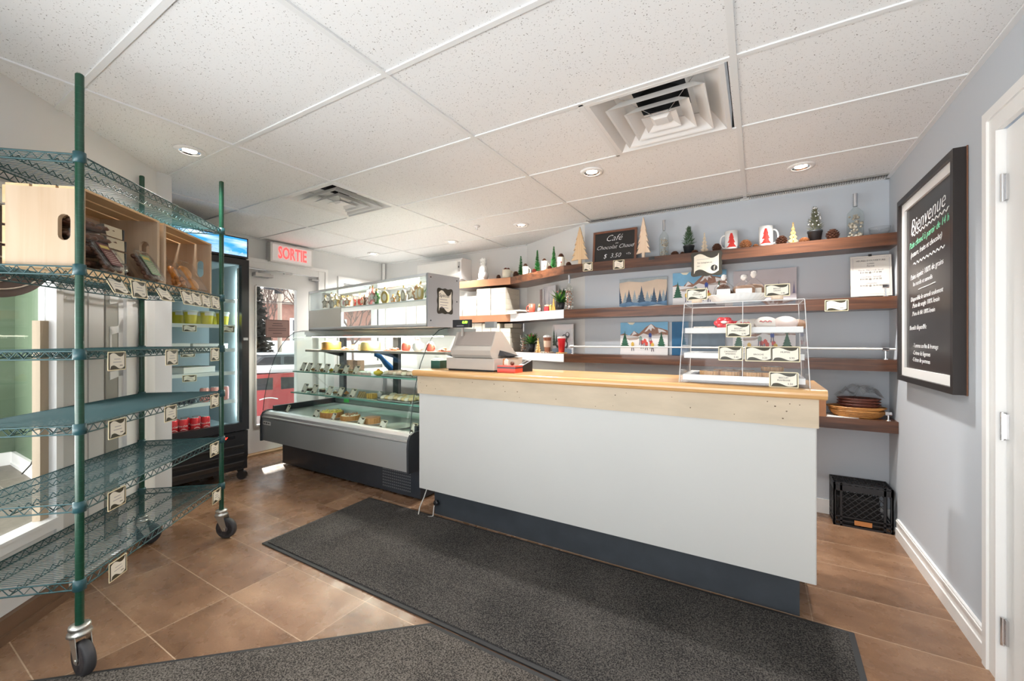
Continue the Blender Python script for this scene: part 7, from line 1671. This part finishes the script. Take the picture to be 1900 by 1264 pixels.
for q, z in enumerate(TZ):
    ins_ = .014 + (z - CZ) * .02; fy = qy0 + .022 + (z - CZ) / (qt - CZ) * (TY - qy0)
    s_ = MB().box((qx0 + ins_ - .004, fy, z - .006), (qx1 - ins_ + .004, qy1 - .02, z - .003)); s_.build('tray_ledge', M_acryl, pc)
    lab = ('lowest', 'middle', 'top')[q]
    t_ = thing('white_tray', '%s white pastry tray inside the acrylic case' % lab, 'tray', (0, 0, z - .0025))
    m = MB().box((qx0 + ins_ + .0005, fy + .0045, .018), (qx1 - ins_ - .0005, qy1 - .0305, .023)); f2 = MB()
    m.build('bottom', M_ceramic, t_)
    f2.box((qx0 + ins_, fy, 0), (qx1 - ins_, fy + .004, .026)).box((qx0 + ins_, qy1 - .03, 0), (qx1 - ins_, qy1 - .026, .026)).box((qx0 + ins_, fy + .004, 0), (qx0 + ins_ + .003, qy1 - .03, .0258)).box((qx1 - ins_ - .003, fy + .004, 0), (qx1 - ins_, qy1 - .03, .0258)); f2.build('rim', M_ceramic, t_)
    trays.append(fy)
# linzer cookies on the lowest tray (on a dark patterned sheet)
M_lin = P('linzer_dough', (.55, .30, .12), .6, noise=.25, nscale=60); M_sugar = P('powdered_sugar', (.80, .74, .68), .8); M_jam = P('berry_jam', (.30, .06, .04), .2)
m = MB()
for i in range(14):
    for j in range(6):
        if (i + j) % 2: m.box((qx0 + .04 + i * .032, trays[0] + .05 + j * .032, TZ[0] + .0206), (qx0 + .072 + i * .032, trays[0] + .082 + j * .032, TZ[0] + .0212))
o = m.build('checked_liner', P('navy_check', (.05, .05, .07), .7)); tag(o, 'dark checked paper liner on the lowest tray of the acrylic case', 'liner')
def linzer(label, x, y, z, s=1.0):
    o = thing('linzer_cookie', label, 'cookie', (x, y, z), random.uniform(0, 3), group='powdered linzer cookies on the lowest tray'); o.scale = (s, s, s * 1.15); n_ = 44
    m = MB().prism([((.045 + (.0022 if i % 2 else 0)) * math.cos(2 * math.pi * i / n_), (.045 + (.0022 if i % 2 else 0)) * math.sin(2 * math.pi * i / n_)) for i in range(n_)], 0, .018); m.build('dough', M_lin, o)
    MB().lathe([(.018, .0185), (.043, .0185)], 30).build('sugar', M_sugar, o); MB().lathe([(1e-5, .0188), (.0175, .0188)], 24).build('jam', M_jam, o); return o
zt0 = TZ[0] + .0214
l0 = linzer('linzer cookie, front left of the lowest tray', xY(1317, 1.68), 1.68, zt0); remember(l0)
for u, Y, lb, dz in ((1355, 1.68, 'linzer cookie, second in the front row', 0), (1397, 1.68, 'linzer cookie, third in the front row', 0), (1432, 1.685, 'linzer cookie, partly hidden by the lowest price card', 0), (1343, 1.80, 'linzer cookie, left in the back row', 0), (1380, 1.80, 'linzer cookie, middle of the back row', 0), (1433, 1.79, 'linzer cookie lying on top of the others at the right', .0215)):
    dup(l0, (xY(u, Y), Y, zt0 + dz), label=lb, rz=random.uniform(0, 3))
# decorated cookies on the top tray
zt2 = TZ[2] + .0208
o = thing('flower_cookie', 'red flower shaped iced cookie leaning up on the top tray', 'cookie', (xY(1343, 1.76), 1.76, zt2), rot=(R(-35), 0, 0)); o.scale = (.85, .85, .70)
m = MB()
for a in range(6): m.lathe([(1e-5, -.006), (.024, -.006), (.024, .006), (1e-5, .009)], 14, None, Matrix.Translation((.032 * math.cos(a * 1.047), 0, .050 + .030 * math.sin(a * 1.047))) @ Matrix.Rotation(R(90), 4, 'X'))
m.build('petals', P('red_icing_gloss', (.72, .02, .03), .25), o); MB().ball((0, -.010, .05), .018, None, None, 12, (1, .3, .7)).build('white_icing', M_sugar, o)
o = MB().box((-.05, -.02, 0), (.05, .02, .012), P('white_crumb', (.75, .7, .62), .7, noise=.3, nscale=90)).build('crumbed_slice', None, loc=(xY(1307, 1.77), 1.77, zt2)); tag(o, 'flat crumbed biscuit left of the red flower cookie', 'cookie')
for q, (u, Y, r, lb, c_) in enumerate(((1366, 1.80, .034, 'second red iced cookie peeking behind the flower cookie', MATS['red_icing_gloss']), (1382, 1.74, .040, 'round pale iced cookie with a red rim behind the top price card', M_sugar), (1398, 1.78, .042, 'round white iced cookie right of the top price card', M_sugar), (1421, 1.76, .050, 'large white iced round cookie with red writing', M_sugar), (1458, 1.76, .050, 'large pink-white iced round cookie at the right of the top tray', P('pinkish_icing', (.82, .66, .60), .4)), (1480, 1.80, .036, 'small golden cookie at the right end of the top tray', M_ginger))):
    o = thing('iced_cookie', lb, 'cookie', (xY(u, Y), Y, zt2), rot=(R(38), 0, 0))
    MB().lathe([(1e-5, 0), (r, 0), (r, .010), (r * .95, .012), (1e-5, .013)], 26, None, Matrix.Translation((0, r * .80, -.006))).build('cookie', c_, o)
    if 'writing' in lb or 'rim' in lb: MB().tube([(-r * .5 + i * r * .1, r * .9 + r * .12 * math.sin(i * 1.7), .008) for i in range(11)], .002, 4).build('red_icing_line', MATS['red_icing_gloss'], o)
# price cards on the case
AT = {1: ('BISCUIT', "PAIN D'ÉPICES", '2.95'), 2: ('CROISSANT', 'AMANDES', '3.40'), 3: ('', 'BRIOCHE', '3.20'), 4: ('MUFFIN', '', '3.95'), 5: ('BISCUIT', 'FRAMBOISE', '3.50'), 6: ('BISCUIT', 'GINGEMBRE', '3.95'), 7: ('BISCUIT', 'CACAO', '3.95')}
def acard(u, v, w_, h_, Y, lb, tx, holder=False):
    x = xY(u, Y); z = zat(v, x, Y); w, h = wpx(w_, x, Y), wpx(h_, x, Y); lean = 0 if holder else -math.degrees(math.atan2(TY - qy0, qt - CZ))
    if holder: z = qt + .0045 + .016 + h / 2
    o = thing('price_card', lb, 'price tag', (x, Y, z), rot=(R(lean), 0, 0), group=None)
    c = bpy.data.objects.new('card', card_mesh(w, h, 'case')); COL.objects.link(c); c.parent = o
    for s_, sz, zz_ in ((tx[0], h * .15, h * .12), (tx[1], h * .14, -h * .04)):
        if s_: text(s_, sz, M_ink2, o, (0, -.0012, zz_), depth=.0002)
    text(tx[2], h * .17, M_ink2, o, (w * .22, -.0012, -h * .26), depth=.0002)
    if holder:
        MB().prism([(.024 * math.cos(i * math.pi / 8), .5 * .024 * math.sin(i * math.pi / 8)) for i in range(16)], -h / 2 - .016, -h / 2 + .004).build('wooden_holder', M_beech2, o)
    return o
def yf(z): return qy0 + (z - CZ) / (qt - CZ) * (TY - qy0) - .004
def acz(u, v, w_, h_, lb, tx):
    Y = 1.62
    for _ in range(4): Y = yf(zat(v, xY(u, Y), Y))
    return acard(u, v, w_, h_, Y, lb, tx)
acz(1370, 613, 41, 26, 'price card alone on the top row of the acrylic case', AT[1]); acz(1355.5, 656, 41, 27, 'left of the three price cards in the middle row of the acrylic case', AT[2]); acz(1407.5, 657, 44, 28, 'middle of the three price cards in a row on the acrylic case', AT[3]); acz(1457, 657.5, 46, 29, 'right of the three price cards in a row on the acrylic case', AT[4]); acz(1454, 705, 46, 29, 'price card at the bottom right of the acrylic case', AT[5])
acard(1293, 549, 36, 21, 1.70, 'price card in a wooden holder on top left of the acrylic case', AT[6], True); acard(1442, 541, 40, 23, 1.70, 'price card in a wooden holder on top right of the acrylic case', AT[7], True)
# fluted plate with wrapped cakes
ptx, pty = xY(1369, 1.82), 1.82; pz = qt + .0045; pr_ = wpx(104, ptx, pty) / 2
o = thing('fluted_plate', 'large white fluted dish on top of the acrylic case', 'dish', (ptx, pty, pz)); o.scale = (1, .78, 1); m = MB(); n_ = 72; vs = []
for k, (rr, zz_) in enumerate(((.70, 0), (1.0, .040))):
    for i in range(n_): f_ = 1 + (.018 if i % 2 else 0) * k; vs.append((pr_ * rr * f_ * math.cos(2 * math.pi * i / n_), pr_ * rr * f_ * math.sin(2 * math.pi * i / n_), zz_))
m.add(vs, [(i, (i + 1) % n_, n_ + (i + 1) % n_, n_ + i) for i in range(n_)] + [tuple(range(n_))]); o_ = m.build('dish', M_ceramic, o); md = o_.modifiers.new('thick', 'SOLIDIFY'); md.thickness = .002
m = MB().lathe([(1e-5, .012), (pr_ * .84, .022)], 28); m.build('cookie_layer', P('crumb_layer', (.42, .30, .20), .8, noise=.7, nscale=120), o)
def wrapped(label, u, v0, v1, w_, kind, knot=True, Y=1.80):
    x = xY(u, Y); z0 = pz + .024; z1 = zat(v0, x, Y); w = wpx(w_, x, Y); h = z1 - z0
    o = thing('wrapped_cake', label, 'wrapped cake', (x, Y, z0)); m = MB(); rnd = random.Random(int(u))
    if kind == 'dark':
        for _ in range(90): a, e = rnd.uniform(0, 6.28), rnd.uniform(0, 1.5); m.ball((w * .36 * math.cos(a) * math.cos(e), w * .36 * math.sin(a) * math.cos(e), h * .05 + h * .50 * math.sin(e)), w * .08, None, None, 6)
        m.build('cake', M_brown, o)
    else: m.lathe([(1e-5, 0), (w * .42, 0), (w * .44, h * .38), (w * .36, h * .5), (1e-5, h * .55)], 24).build('cake', P('icing_sugar_brown', (.42, .25, .16), .7, noise=.4, nscale=50), o); 
    b = MB().lathe([(w * .44, 0), (w * .49, h * .25), (w * .42, h * .5), (w * .12, h * .72), (w * .05, h * .78), (w * .14, h * .92), (w * .16, h)], 14); b.build('clear_wrap', M_plasticbag, o)
    MB().lathe([(w * .05, h * .76), (w * .13, h * .86), (w * .10, h * .98), (1e-5, h * 1.0)], 10).build('white_topknot', M_sugar, o)
    MB().box((-w * .30, -w * .49, h * .12), (w * .32, -w * .47, h * .36)).build('label', M_paper, o); return o
wrapped('dark knobbly cake wrapped in clear film at the left of the fluted dish', 1343, 510, 550, 36, 'dark', Y=1.78)
wrapped('sugared brown cake wrapped in clear film in the middle of the fluted dish', 1380, 510, 550, 42, 'sugar', Y=1.79)
wrapped('pale sugared cake wrapped in clear film at the back right of the fluted dish', 1398, 503, 545, 40, 'sugar', Y=1.90)
